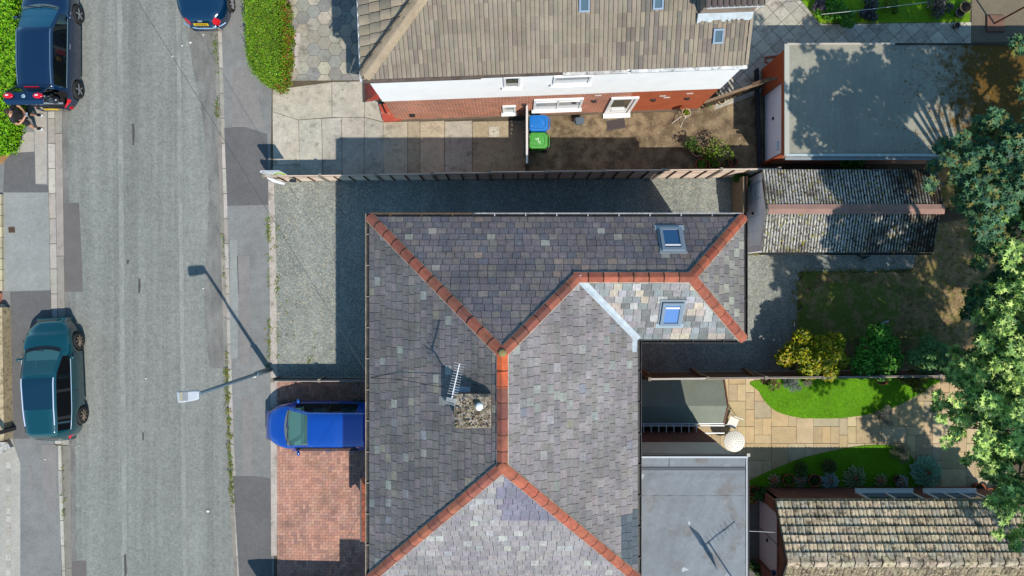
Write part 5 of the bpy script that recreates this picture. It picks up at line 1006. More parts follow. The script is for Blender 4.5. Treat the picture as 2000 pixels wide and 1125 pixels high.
mb = MB(); mb.beam(P(1674, 498, .12), P(1690, 504, .1), .05, .04, C(40, 42, 45)); mb.blob(tuple(P(1694, 503, .06)), (.12, .07, .06), C(130, 140, 145), jit=.2); mb.beam(P(1680, 508, .1), P(1698, 500, .15), .03, .03, C(30, 30, 30)); mb.build('scrap', m_attr, jk)
# overhead lines
def wire(name, lab, pts, r=.012, col=(.015, .015, .018), sag=.0):
    t = thing(name, lab, 'cable', tuple(pts[0])); a = [Vector(p) for p in pts]; out = []
    for i in range(len(a) - 1):
        for k in range(12): u = k / 12; q = a[i].lerp(a[i + 1], u); q.z -= sag * 4 * u * (1 - u); out.append(q)
    out.append(a[-1]); mb = MB(); mb.tube(out, r, 5); mb.build('wire', M(name, col, rough=.6), t); return t
wire('telephone_cable', 'thin black telephone line crossing the road to the slate-roofed house', [P(722, 738, 5.3), P(265, -4, 6.2), P(120, -260, 7.2)], .0065, (.05, .055, .06), sag=.12)
wire('roof_cable', 'thin cable lying over the west roof slope towards the chimney', [P(724, 738, 5.45), P(780, 741, 6.3), P(880, 759, 7.5)], .009)
wire('washing_line', 'pale washing line over the top right neighbour lawn', [P(1604, 28, 1.9), P(1812, 4, 1.9)], .008, C(220, 220, 220), sag=.05)
wire('white_cable', 'thin white cable from flat roof edge to tiled garage', [P(1459, 1037, 4.2), P(1517, 1040, 2.4)], .008, C(220, 220, 225))
wire('telephone_cable', 'faint thin line crossing above the brick driveway', [P(722, 965, 5.2), P(632, 1140, 5.6), P(600, 1220, 5.8)], .006, C(70, 60, 60))
# ---------------- cars ----------------
def car(name, lab, loc, yaw, D, group='parked cars'):
    """x forward; body grown from stations along the length, windows and lamps cut out as their own parts"""
    t = thing(name, lab, 'car', loc, yaw, group); L_, W_ = D['L'] / 2, D['W'] / 2
    paint, glass = D['paint'], D['glass']; fx = D['fx']; rx = D['rx']; RA = .375
    xs = sorted(set([round(-L_ + i * .05, 3) for i in range(int(2 * L_ / .05) + 1)] + [L_ - .001] + [round(c + RA * s_, 3) for c in (fx, rx) for s_ in (-1, -.97, -.88, .88, .97, 1)]))
    def curve(pts, sm=.05):
        px_ = [p[0] for p in pts]; py_ = [p[1] for p in pts]; g = np.linspace(-L_, L_, 400); v = np.interp(g, px_, py_); k = max(1, int(sm / (2 * L_ / 400))); ker = np.ones(2 * k + 1) / (2 * k + 1)
        v2 = np.convolve(np.pad(v, k, mode='edge'), ker, 'valid'); return lambda x: float(np.interp(x, g, v2))
    zt, zb, wr = curve(D['top'], .06), curve(D['belt'], .15), curve(D['wr'], .08)
    def wf(x):
        u = x / L_; pf, q = (D.get('pf', 5.5), D.get('pr', 8)); p = pf if u > 0 else q
        return W_ * max(.3, (1 - (abs(u) * .985) ** p)) ** .42
    def sec(x):
        w_ = wf(x); ht = zt(x); b = min(zb(x), ht - .03); r = min(wr(x), w_ - .1); wb_ = w_ - .035 - .03 * max(0, (b - .75)); dx = min(abs(x - fx), abs(x - rx)); zbot = .2
        if dx < RA: zbot = .31 + math.sqrt(RA * RA - dx * dx)
        z7 = min(max(.6, zbot + .06), b - .04); z8 = min(max(.42, zbot + .03), z7 - .015); zbot = min(zbot, z8 - .005); cr_ = .035 if ht - b > .3 else .02
        rz = max(ht - cr_ - .03, b + .015); A = (r, rz); B = (wb_, b)
        return [(0, ht), (r * .5, ht - cr_ * .25), (r * .9, ht - cr_ * .8), A, (A[0] + (B[0] - A[0]) * .1 + .01, A[1] + (B[1] - A[1]) * .08), B, (w_ - .008, b - .07), (w_, z7), (w_ - .008, z8), (w_ - .03, zbot)]
    S = [sec(x) for x in xs]; m = 10; parts = {}
    def reg(x, j, sd):
        xa = D['ws']; xr = D['rw']
        if j < 2 and xa[0] < x < xa[1]: return 'windscreen'
        if j < 2 and xr[0] < x < xr[1]: return 'skip' if D.get('hatch') else 'rear_window'
        if D.get('pan') and j < 2 and D['pan'][0] < x < D['pan'][1]: return 'sunroof'
        if D.get('soft') and j < 5 and D['soft'][0] < x < D['soft'][1]: return 'soft_top'
        if j == 4 and D['sw'][0] < x < D['sw'][1]:
            for pb in D['pill']:
                if abs(x - pb) < .045: return 'pillar'
            return 'side_window|' + str(sum(x > pb for pb in D['pill'])) + str(sd)
        if j in (5, 6) and D['hl'][0] < x: return 'headlight|' + str(sd)
        if (j in D.get('tj', (5, 6))) and x < D['tl'] and x > -L_ + .03: return 'taillight|' + str(sd)
        if D.get('hatch') and j < 5 and x < D['hatch']: return 'skip'
        return 'body'
    for i in range(len(xs) - 1):
        xm = (xs[i] + xs[i + 1]) / 2
        for j in range(m - 1):
            for sd in (1, -1):
                r = reg(xm, j, sd)
                if r == 'skip': continue
                a, b, c, d = S[i][j], S[i][j + 1], S[i + 1][j + 1], S[i + 1][j]
                if r.startswith('body') and abs(a[1] - b[1]) + abs(a[0] - b[0]) < 1e-4: continue
                V = [(xs[i], a[0] * sd, a[1]), (xs[i], b[0] * sd, b[1]), (xs[i + 1], c[0] * sd, c[1]), (xs[i + 1], d[0] * sd, d[1])]
                parts.setdefault(r, []).append(V if sd > 0 else V[::-1])
    for i, sg in ((0, -1), (len(xs) - 1, 1)):
        s_ = S[i]; V = [(xs[i], y, z) for y, z in s_] + [(xs[i], -y, z) for y, z in s_[::-1]]; parts['body'].append(V if sg < 0 else V[::-1])
    def mk(nm, quads, mat, par=t, off=0):
        idx = {}; mb = MB(); vs = []; fs = []
        for q in quads:
            f = []
            for v in q:
                key = (round(v[0], 4), round(v[1], 4), round(v[2], 4))
                if key not in idx: idx[key] = len(vs); vs.append(v)
                if idx[key] not in f: f.append(idx[key])
            if len(f) >= 3: fs.append(f)
        mb.add(vs, fs, (1, 1, 1), True); return mb.build(nm, mat, par, True)
    body = mk('body', parts.pop('body'), paint)
    mm = {'windscreen': D.get('wsg', glass), 'rear_window': glass, 'sunroof': D.get('panm', glass), 'pillar': m_black, 'side_window': glass, 'headlight': D.get('hlm', m_hl), 'taillight': m_tl, 'soft_top': D.get('softm')}
    for k_, v in parts.items(): mk(k_.split('|')[0], v, mm[k_.split('|')[0]])
    # underside, cabin
    mb = MB(); mb.prism([(-L_ + .15, -W_ + .55), (-L_ + .55, -W_ + .14), (L_ - .7, -W_ + .14), (L_ - .25, -W_ + .5), (L_ - .25, W_ - .5), (L_ - .7, W_ - .14), (-L_ + .55, W_ - .14), (-L_ + .15, W_ - .55)], .18, .3); mb.build('underbody', m_black, t, True)
    xb, xf = D['cab']; mb = MB(); mb.prism([(xf - .02, -W_ + .2), (xf + .45, -W_ + .2), (xf + .45, W_ - .2), (xf - .02, W_ - .2)], .5, D.get('dz', .9)); mb.build('dashboard', D.get('dash', m_dash), t, True)
    for sx in D['seats']:
        for sy in (-.36, .36): mb = MB(); mb.box((sx, sy, .55), (.5, .48, .2)); mb.box((sx - .26, sy, .85), (.14, .46, .6)); mb.box((sx - .28, sy, 1.2), (.1, .24, .14)); mb.build('seat', D.get('seatm', m_seat), t, True)
    for cx_ in (fx, rx):
        for sy in (1, -1):
            y = sy * (wf(cx_) - .095); mb = MB(); mb.lathe([(.21, -.1), (.28, -.11), (.315, -.09), (.325, 0), (.315, .09), (.28, .115), (.215, .105)], (cx_, y, .325), 28, ax='y'); wl_ = mb.build('wheel', m_rub, t, True)
            mb = MB(); yo = y + sy * .085; mb.lathe([(.001, -.015), (.215, -.015), (.215, .02), (.2, .02), (.195, -.01)], (cx_, yo, .325), 24, ax='y', col=D['rimc'][1])
            for k in range(D['spk']):
                a = 2 * math.pi * k / D['spk'] + .3; c_, s_ = math.cos(a), math.sin(a); c2, s2 = math.cos(a + D['tw']), math.sin(a + D['tw']); mb.beam((cx_ + .03 * c_, yo + sy * .03, .325 + .03 * s_), (cx_ + .2 * c2, yo + sy * .02, .325 + .2 * s2), D.get('sw_', .05), .02, D['rimc'][0], up=(0, 1, 0))
            mb.lathe([(.001, sy * .045), (.045, sy * .04), (.05, 0)], (cx_, yo, .325), 12, ax='y', col=D['rimc'][0]); mb.build('rim', m_rim, wl_, True)
            mb = MB(); mb.lathe([(.36, -.32), (.37, .02)], (cx_, y - (.0 if sy > 0 else 0), .325), 20, ax='y') if 0 else mb.box((cx_, sy * (W_ - .33), .5), (.7, .3, .5)); mb.build('wheel_housing', m_black, t, True)
    for sy in (1, -1):
        mb = MB(); mx_ = D['mx']; mb.blob((mx_, sy * (W_ + .05), zb(mx_) + .05), (.06, .09, .06)); mb.beam((mx_ + .02, sy * (W_ - .06), zb(mx_) + .02), (mx_ + .01, sy * (W_ + .04), zb(mx_) + .04), .06, .03); mr = mb.build('door_mirror', D.get('mirm', paint), t, True)
        mb = MB(); z_ = [(x, sy * (sec(x)[5][0] + .004), sec(x)[5][1] + .002) for x in np.linspace(D['sw'][0], D['sw'][1], 18)]; mb.tube(z_, .011, 5, D['trimc']); 
        z_ = [(x, sy * (sec(x)[4][0] + .004), sec(x)[4][1] + .004) for x in np.linspace(D['sw'][0], D['sw'][1], 24)]; mb.tube(z_, .009, 5, D['trimc2']); mb.build('window_trim', m_tr, t, True)
        for x in D['doors']:
            s_ = sec(x); mb = MB(); mb.tube([(x, sy * (p[0] + .001), p[1]) for p in s_[5:9]], .006, 4, (.005, .005, .006)); mb.build('door_seam', m_tr, t, True)
            mb = MB(); mb.beam((x + .08, sy * (s_[6][0] + .012), s_[6][1] - .03), (x + .26, sy * (s_[6][0] + .012), s_[6][1] - .03), .02, .03); mb.build('door_handle', D.get('hdm', paint), t, True)
        if D.get('rails'):
            mb = MB(); mb.tube([(x, sy * (sec(x)[3][0] - .02), sec(x)[3][1] + .035) for x in np.linspace(*D['rails'], 16)], .02, 6, D['railc']); mb.build('roof_rail', m_tr, t, True)
    # cowl, wipers, bonnet seam
    mb = MB(); xw = D['ws'][1]; n = 14; V = []
    for i in range(n + 1):
        y = -1 + 2 * i / n; hw = sec(xw)[2][0] * .98; xo = xw + .05 - .12 * y * y; V += [(xo - .05, y * hw, zt(xo - .05) + .012), (xo + .07, y * hw, zt(xo + .07) + .01)]
    mb.add(V, [[2 * i, 2 * i + 1, 2 * i + 3, 2 * i + 2] for i in range(n)], D['cowlc']); mb.build('cowl', m_tr, t, True)
    for y0_, y1_ in ((.55, -.05), (.0, -.6)): mb = MB(); mb.beam((xw + .02, y0_, zt(xw) + .04), (xw - .05, y1_, zt(xw - .03) + .045), .02, .015, (.01, .01, .01)); mb.build('wiper', m_tr, t, True)
    hs_ = [x for x in np.linspace(xw + .08, L_ - .22, 10)]
    for sy in (1, -1): mb = MB(); mb.tube([(x, sy * (sec(x)[3][0] - .03), sec(x)[3][1] + .006) for x in hs_], .006, 4, (.01, .012, .015)); mb.build('bonnet_seam', m_tr, t, True)
    mb = MB(); s_ = sec(L_ - .06); mb.box((L_ - .005, 0, .42), (.03, .8, .16), col=(.01, .01, .01)); mb.build('grille', m_tr, t, True)
    return t, sec, zt
m_hl = M('headlamp lens', C(90, 100, 105, .6), rough=.08, spec=.8); m_tl = M('red tail lamp', C(230, 20, 40, .6), rough=.12, spec=.7)
m_tr = mA('car trim', rough=.25, spec=.6); m_rim = mA('alloy rim', rough=.3, metal=.5, spec=.6); m_dash = M('dark dashboard', C(120, 140, 140, .5), rough=.7); m_seat = M('dark seat', C(45, 45, 50, .6), rough=.9)
def paintm(n, c, r=.18): return M(n, c, rough=r, spec=.5, coat=1, metal=.15)
g_teal = M('teal tinted glass', C(60, 120, 135, .5), rough=.03, spec=1, alpha=.55); g_dark = M('dark car glass', C(18, 24, 28, .5), rough=.03, spec=.8)
g_ws = M('windscreen glass', C(70, 140, 155, .45), rough=.03, spec=1, alpha=.5); g_navy = M('blue windscreen glass', C(20, 110, 150, .45), rough=.03, spec=1, alpha=.7); g_grn = M('green windscreen glass', C(110, 160, 150, .55), rough=.03, spec=1, alpha=.5)
top = lambda L, cw, rf, rb_, re: [(-L, .55), (-L + .04, .78), (-L + .14, .96), (re, 1.08 if re < -1.7 else 1.0), (rb_, 1.40), (rb_ + .9, 1.47), (rf - .35, 1.475), (rf, 1.43), (cw, 1.03), (cw + .45, .94), (L - .45, .82), (L - .14, .70), (L - .03, .55), (L, .5)]
g0 = lambda L, cw, rf, rb_: [(-L, .45), (-L + .1, .62), (rb_, .56), (rf, .57), (cw, .7), (cw + .1, .74), (L - .5, .68), (L - .1, .5), (L, .4)]
car('parked_car', 'teal hatchback with dark glass roof parked half on the far pavement', (-16.42, -3.27, -.02), R(90 + 2.6),
    dict(L=4.38, W=1.8, fx=1.32, rx=-1.36, paint=paintm('teal paint', C(0, 84, 96, .48)), glass=g_dark, wsg=g_ws, pf=4.2, pr=6, top=top(2.19, 1.12, .3, -1.82, -2.08), belt=[(-2.19, .5), (-2, .85), (-1.5, .97), (1, .9), (1.7, .78), (2.19, .5)],
         wr=[(-2.19, .42), (-1.9, .5), (-1.3, .54), (.3, .58), (1.12, .7), (1.22, .74), (1.7, .66), (2.09, .5), (2.19, .4)], ws=(.28, 1.12), rw=(-2.1, -1.98), pan=(-.95, .18), panm=M('panoramic roof glass', C(18, 60, 85, .5), rough=.12, spec=.6), sw=(-1.75, .85), pill=(-.35, -1.3), hl=(1.8, 2.3), tl=-1.98, cab=(-1.5, .75), seats=(.1, -.9), spk=8, tw=.5, sw_=.03, rimc=(C(190, 170, 150), C(45, 42, 42)),
         mx=.78, doors=(-.4, .72), trimc=C(200, 225, 250), trimc2=C(20, 60, 70), rails=(-1.5, .15), railc=C(215, 230, 255), cowlc=C(30, 35, 38)))
nav, sec_n, zt_n = car('parked_car', 'dark navy estate car with raised tailgate and open boot', (-16.52, 8.66, -.02), R(90),
    dict(L=4.5, W=1.79, fx=1.22, rx=-1.50, paint=paintm('navy paint', C(12, 45, 82, .55)), glass=g_dark, wsg=g_navy, top=[(-2.25, .6), (-2.2, .74), (-2.1, .8), (-2.0, .82), (-1.9, 1.0), (-1.72, 1.44), (-1, 1.52), (.2, 1.53), (.35, 1.48), (1.2, 1.06), (1.6, .98), (1.85, .88), (2.15, .74), (2.25, .5)],
         belt=[(-2.25, .5), (-2.0, .78), (-1.5, 1.0), (1, .95), (1.7, .82), (2.25, .5)], wr=[(-2.25, .6), (-1.75, .6), (.35, .6), (1.2, .7), (1.3, .74), (1.9, .66), (2.25, .45)], ws=(.33, 1.2), rw=(-2.3, -1.74), sw=(-1.6, .95), pill=(-.3,), hl=(1.9, 2.3), tl=-1.95, hatch=-1.74, tj=(5, 6), cab=(-1.6, .8), seats=(.1, -.85), spk=5, tw=0, rimc=(C(170, 175, 180), C(30, 32, 35)),
         mx=.85, doors=(-.3, .85), hdm=M('handle chrome', C(120, 130, 140), rough=.3), trimc=C(120, 150, 160), trimc2=C(15, 25, 35), rails=(-1.6, .3), railc=C(95, 120, 145), cowlc=C(95, 110, 115), dash=M('blue dashboard', C(40, 110, 140, .4), rough=.6)))  # dashboard has a plain blue colour
pn = bpy.data.materials['navy paint']
mb = MB(); A_ = [(-1.72, 1.52), (-2.02, 1.93), (-2.32, 1.98), (-2.44, 1.9)]; hw = [.56, .62, .68, .62]
V = [(x, s_ * w_, z) for (x, z), w_ in zip(A_, hw) for s_ in (-1, 1)]; V2 = [(x, y * .97, z - .05) for x, y, z in V]
mb.add([V[2], V[3], V[5], V[4], V2[2], V2[3], V2[5], V2[4]], [[0, 1, 2, 3], [4, 5, 6, 7], [0, 3, 7, 4], [1, 2, 6, 5], [0, 1, 5, 4]]); mb.add([V[4], V[5], V[7], V[6], V2[4], V2[5], V2[7], V2[6]], [[0, 1, 2, 3], [4, 5, 6, 7], [0, 3, 7, 4], [1, 2, 6, 5], [3, 2, 6, 7]])
mb.beam(V[0], V[2], .09, .04); mb.beam(V[1], V[3], .09, .04); mb.beam(V[0], V[1], .09, .04); tg_ = mb.build('tailgate', pn, nav, True)
mb = MB(); mb.add([V[0], V[1], V[3], V[2]], [[0, 1, 2, 3]]); mb.build('rear_window', g_dark, tg_, True)
mb = MB(); mb.beam((-1.74, -.25, 1.56), (-1.74, .25, 1.56), .03, .05, C(170, 20, 45)); mb.build('brake_light', m_tr, tg_, True)
for s_ in (-1, 1):
    mb = MB(); mb.blob((-2.16, s_ * .5, 2.0), (.1, .18, .03)); mb.build('taillight', m_tl, tg_, True); mb = MB(); mb.tube([(-1.8, s_ * .58, 1.35), (-2.0, s_ * .6, 1.86)], .015, 6, (.02, .02, .02)); mb.build('gas_strut', m_tr, tg_, True)
    mb = MB(); mb.box((-2.15, s_ * .5 + .03, 2.032), (.05, .1, .006), col=C(240, 230, 235)); mb.build('reversing_lamp', m_tr, tg_, True)
mb = MB(); mb.lathe([(.045, .0), (.06, .0), (.06, .012), (.045, .012)], (-2.17, 0, 1.975), 20, col=C(200, 225, 240))
for a, b_ in (((-.045, .03), (0, -.04)), ((.045, .03), (0, -.04)), ((-.02, .05), (0, 0)), ((.02, .05), (0, 0))): mb.beam((-2.17 + a[1], a[0], 1.985), (-2.17 + b_[1], b_[0], 1.985), .01, .01, C(200, 225, 240))
mb.build('badge', m_tr, tg_, True)
mb = MB(); mb.box((-1.95, 0, .68), (.5, 1.1, .1), col=(.02, .02, .022)); mb.box((-2.1, 0, .76), (.06, 1.15, .04), col=C(150, 160, 170)); [mb.blob((-1.95 + random.uniform(-.1, .12), random.uniform(-.4, .1), .85), (.14, .18, .14), pick([C(60, 70, 75), C(140, 150, 160), C(35, 40, 48)]), jit=.15) for _ in range(6)]
mb.build('boot_contents', m_tr, nav, True)
mb = MB(); mb.box((-2.262, 0, .5), (.02, .52, .11), col=C(250, 205, 10)); mb.build('number_plate', m_tr, nav, True)
mb = MB(); mb.box((-2.2, -.72, .5), (.08, .12, .06), col=C(200, 20, 30)); mb.build('rear_reflector', m_tr, nav, True)
aud, sec_a, zt_a = car('parked_car', 'dark blue saloon at the top edge with yellow number plate and red tail lamps', (-11.0, 11.67, -.02), R(90),
    dict(L=4.7, W=1.8, fx=1.42, rx=-1.38, paint=paintm('deep blue paint', C(8, 55, 92, .55)), glass=M('pale rear window glass', C(215, 205, 175, .5), rough=.1, spec=.6), wsg=g_ws, top=[(-2.35, .55), (-2.31, .8), (-2.2, .97), (-1.95, 1.03), (-1.45, 1.06), (-.75, 1.36), (-.2, 1.42), (.3, 1.4), (1.15, 1.02), (1.6, .94), (2.1, .75), (2.35, .5)],
         belt=[(-2.35, .5), (-2.15, .85), (-1.5, .95), (1, .9), (1.8, .75), (2.35, .5)], wr=[(-2.35, .55), (-2.1, .66), (-1.45, .66), (-.75, .56), (.3, .56), (1.15, .7), (1.9, .66), (2.35, .45)], ws=(.33, 1.13), rw=(-1.42, -.78), sw=(-1.25, .9), pill=(-.3,), hl=(1.95, 2.4), tl=-2.13, tj=(2, 3, 4, 5), pr=6, cab=(-1.4, .7), seats=(.1, -.9), spk=7, tw=0, rimc=(C(225, 225, 235), C(60, 60, 65)),
         mx=.8, doors=(-.3, .8), trimc=C(200, 210, 220), trimc2=C(20, 30, 40), cowlc=C(30, 32, 35)))
mb = MB(); mb.add([(-2.335, -.26, .93), (-2.335, .26, .93), (-2.375, .26, .8), (-2.375, -.26, .8)], [[0, 1, 2, 3]], C(250, 205, 10)); 
for i in range(7): mb.add([(-2.348, -.2 + i * .06, .9), (-2.348, -.165 + i * .06, .9), (-2.375, -.165 + i * .06, .83), (-2.375, -.2 + i * .06, .83)], [[0, 1, 2, 3]], C(60, 50, 20))
mb.build('number_plate', m_tr, aud, True)
mb = MB(); [mb.lathe([(.02, 0), (.028, 0), (.028, .008), (.02, .008)], (-2.27, -.055 + i * .036, .955), 12, col=C(215, 225, 230)) for i in range(4)]; mb.build('ring_badge', m_tr, aud, True)
mb = MB(); mb.tube([(-2.3 + .25 * (abs(y) ** 3) / .5 - .075, y, .56) for y in np.linspace(-.75, .75, 20)], .022, 6, C(150, 190, 225)); mb.build('bumper_edge', m_tr, aud, True)
car('parked_car', 'bright blue hatchback parked nose-out on the brick driveway', (-6.72, -4.9, .02), R(180),
    dict(L=4.15, W=1.74, fx=1.25, rx=-1.28, paint=paintm('bright blue paint', C(0, 84, 198, .55), .22), glass=M('side glass', C(70, 80, 85, .5), rough=.03, spec=1, alpha=.25), wsg=g_grn, top=[(-2.075, .55), (-2.03, .85), (-1.95, 1.05), (-1.8, 1.42), (-1.6, 1.52), (-.6, 1.58), (.2, 1.55), (.35, 1.5), (1.15, 1.05), (1.5, .96), (1.85, .82), (2.0, .68), (2.075, .5)],
         belt=[(-2.075, .5), (-1.95, .85), (-1.5, .95), (1, .9), (1.6, .78), (2.075, .5)], wr=g0(2.075, 1.15, .35, -1.6), ws=(.34, 1.15), rw=(-1.97, -1.82), sw=(-1.3, .9), pill=(-.35,), hl=(1.72, 2.2), tl=-1.9, cab=(-1.5, .75), seats=(.1, -.9), spk=6, tw=0, rimc=(C(170, 170, 175), C(50, 50, 55)), pf=3.6,
         mx=.8, doors=(-.38, .78), trimc=C(30, 60, 110), trimc2=C(10, 40, 120), cowlc=C(120, 125, 125), dash=M('grey green dash', C(140, 175, 165, .45), rough=.6), seatm=M('seat cloth', C(120, 150, 145, .4), rough=.9)))
# ---------------- person ----------------
pp = thing('person', 'man in black t-shirt and shorts looking at a phone behind the open car boot', 'person', (-17.32, 6.05, 0))
SK = M('skin', C(215, 160, 130, .62), rough=.6); BK = M('black cloth', (.018, .018, .02), rough=.9, layers=[('n', 8, .3, .7, .3)]); WS = M('white sock', C(225, 225, 230, .7), rough=.8)
def skin(name, verts, edges, mat, root, parent=pp, lv=2):
    me = bpy.data.meshes.new(name); me.from_pydata([v[:3] for v in verts], edges, []); me.materials.append(mat); o = bpy.data.objects.new(name, me); COL.objects.link(o); o.parent = parent
    md = o.modifiers.new('skin', 'SKIN'); md.use_smooth_shade = True
    sv = me.skin_vertices[0].data if me.skin_vertices else None
    if sv is None: return o
    for i, v in enumerate(verts): r = v[3]; sv[i].radius = r if isinstance(r, tuple) else (r, r); sv[i].use_root = (i == root)
    s = o.modifiers.new('sub', 'SUBSURF'); s.levels = lv; s.render_levels = lv; return o
# local frame: +x is the way he faces
ft = [(-.12, .24), (-.1, -.22)]
V = [(0, 0, .95, .13), (.0, 0, 1.15, (.11, .15)), (.0, 0, 1.38, (.11, .17)), (.02, 0, 1.5, .055), (.05, 0, 1.56, .055), (.07, 0, 1.64, .095), (.06, 0, 1.72, .085)]
E = [(0, 1), (1, 2), (2, 3), (3, 4), (4, 5), (5, 6)]
for sy in (1, -1):
    n = len(V); V += [(0, sy * .19, 1.4, .06), (.0, sy * .3, 1.2, .05), (.06, sy * .32, 1.1, .043), (.22, sy * .17, 1.12, .035), (.3, sy * .07, 1.16, .028), (.33, sy * .05, 1.17, .024)]; E += [(2, n)] + [(n + i, n + i + 1) for i in range(5)]
    n = len(V); V += [(0, sy * .1, .88, .1), (.03, sy * .19, .5, .068), (-.02, sy * .23, .28, .058), (-.03, sy * .235, .1, .042), (.0, sy * .235, .05, .04), (.13, sy * .25, .035, .035)]; E += [(0, n)] + [(n + i, n + i + 1) for i in range(5)]
skin('body', V, E, SK, 0)
skin('tshirt', [(0, 0, .98, .155), (.0, 0, 1.15, (.14, .18)), (.0, 0, 1.38, (.135, .19)), (.01, 0, 1.46, .09)] + [(0, s * .2, 1.4, .085) for s in (1, -1)] + [(.0, s * .29, 1.22, .08) for s in (1, -1)], [(0, 1), (1, 2), (2, 3), (2, 4), (2, 5), (4, 6), (5, 7)], BK, 1)
skin('shorts', [(0, 0, .98, .15)] + [(0, s * .11, .86, .125) for s in (1, -1)] + [(.03, s * .19, .52, .1) for s in (1, -1)], [(0, 1), (0, 2), (1, 3), (2, 4)], BK, 0)
for sy in (1, -1):
    skin('sock', [(-.03, sy * .235, .22, .052), (-.03, sy * .235, .1, .05)], [(0, 1)], WS, 0)
    mb = MB(); mb.blob((.05, sy * .245, .035), (.155, .058, .04), C(235, 235, 235)); mb.blob((.06, sy * .245, .06), (.13, .05, .045), C(25, 25, 28)); mb.blob((.15, sy * .25, .05), (.06, .052, .035), C(235, 235, 235)); mb.build('shoe', m_attr, pp, True)
    for k, (ln, oy) in enumerate(((.062, .028), (.07, .01), (.066, -.008), (.055, -.024))): skin('finger', [(.33, sy * (.055 + oy * .5), 1.175 - oy * .4, .0095), (.36, sy * (.05 + oy * .3), 1.17 - oy, .009), (.365, sy * (.02), 1.165 - oy, .0085)], [(0, 1), (1, 2)], SK, 0, lv=1)
    skin('thumb', [(.32, sy * .06, 1.19, .011), (.35, sy * .04, 1.215, .01), (.36, sy * .02, 1.22, .009)], [(0, 1), (1, 2)], SK, 0, lv=1)
def fpart(nm, c_, r_, k_): mb = MB(); mb.blob(c_, r_, k_); mb.build(nm, m_attr, pp, True)
for sy in (1, -1): fpart('eye', (.155, sy * .035, 1.655), (.012, .014, .009), C(30, 25, 22)); fpart('ear', (.06, sy * .098, 1.64), (.022, .012, .032), C(205, 150, 122))
fpart('nose', (.172, 0, 1.63), (.02, .014, .025), C(210, 155, 125)); fpart('mouth', (.16, 0, 1.595), (.01, .025, .006), C(160, 80, 75))
mb = MB(); mb.blob((.04, 0, 1.675), (.105, .1, .09), C(70, 55, 45)); mb.build('hair', mA('cropped hair', rough=.95), pp, True)
ph = thing('phone', 'pale mobile phone held in both hands of the man', 'phone', (-16.95, 6.05, 1.18)); mb = MB(); mb.box((.0, 0, 0), (.075, .15, .01), col=C(210, 215, 225)); mb.build('case', m_tr, ph, True); mb = MB(); mb.box((.0, 0, .007), (.066, .138, .003), col=C(150, 165, 185)); mb.build('screen', m_tr, ph, True)

# ---------------- hedges, weeds, plants, trees ----------------
HG = [C(132, 188, 25, .56), C(112, 170, 22, .56), C(165, 205, 45, .58), C(85, 132, 25, .52), C(150, 160, 60, .5)]
def hedge(name, lab, px, h, cols, n, base, size=.075, core=C(30, 55, 10, .5)):
    q = ppoly(px); c = (sum(p[0] for p in q) / len(q), sum(p[1] for p in q) / len(q)); t = thing(name, lab, 'hedge', (*c, 0))
    sh_ = [(c[0] + (x - c[0]) * .93, c[1] + (y - c[1]) * .97) for x, y in q]; mb = MB(); mb.prism(sh_, 0, h - .12, core); mb.build('branches', m_attr, t)
    q = ccw(q); xs_ = [p[0] for p in q]; ys_ = [p[1] for p in q]; pts = []
    def inside(x, y):
        r = False
        for i in range(len(q)):
            (xa, ya), (xb, yb) = q[i], q[i - 1]
            if (ya > y) != (yb > y) and x < (xb - xa) * (y - ya) / (yb - ya) + xa: r = not r
        return r
    while len(pts) < n * .62:
        x, y = random.uniform(min(xs_), max(xs_)), random.uniform(min(ys_), max(ys_))
        if inside(x, y): pts.append((x, y, h + random.gauss(-.05, .035) + .05 * math.sin(x * 9 + y * 5) * math.sin(y * 7)))
    per = [math.dist(q[i], q[(i + 1) % len(q)]) for i in range(len(q))]; tot = sum(per)
    for i in range(len(q)):
        for _ in range(int(n * .5 * per[i] / tot)):
            u = random.random(); a, b = q[i], q[(i + 1) % len(q)]; j = random.gauss(0, .06); pts.append((a[0] + (b[0] - a[0]) * u + j, a[1] + (b[1] - a[1]) * u + random.gauss(0, .06), random.uniform(.05, h)))
    leaves('foliage', pts, size, cols, m_leaf, t, tilt=.75); return t
k_ = (H - 1.3) / H
def shrink(px, h): k = (H - h) / H; return [(1000 + (x - 1000) * k, 562.5 + (y - 562.5) * k) for x, y in px]
hedge('clipped_hedge', 'bright green rounded privet hedge beside the hexagon paving', shrink([(478, -120), (477, 0), (480, 80), (483, 112), (494, 138), (510, 152), (526, 156), (538, 150), (543, 105), (541, 40), (536, 0), (534, -120)], 1.3), 1.3, HG, 26000, 0, size=.055)
hedge('roadside_hedge', 'long bushy green hedge along the far pavement behind the open-boot car', shrink([(-110, -120), (0, -40), (20, 20), (28, 60), (30, 110), (24, 170), (17, 230), (10, 262), (0, 290), (-110, 300)], .85), .85, [C(115, 190, 10, .6), C(145, 212, 20, .6), C(70, 125, 10, .55), C(170, 222, 40, .6)], 24000, 0, size=.085)
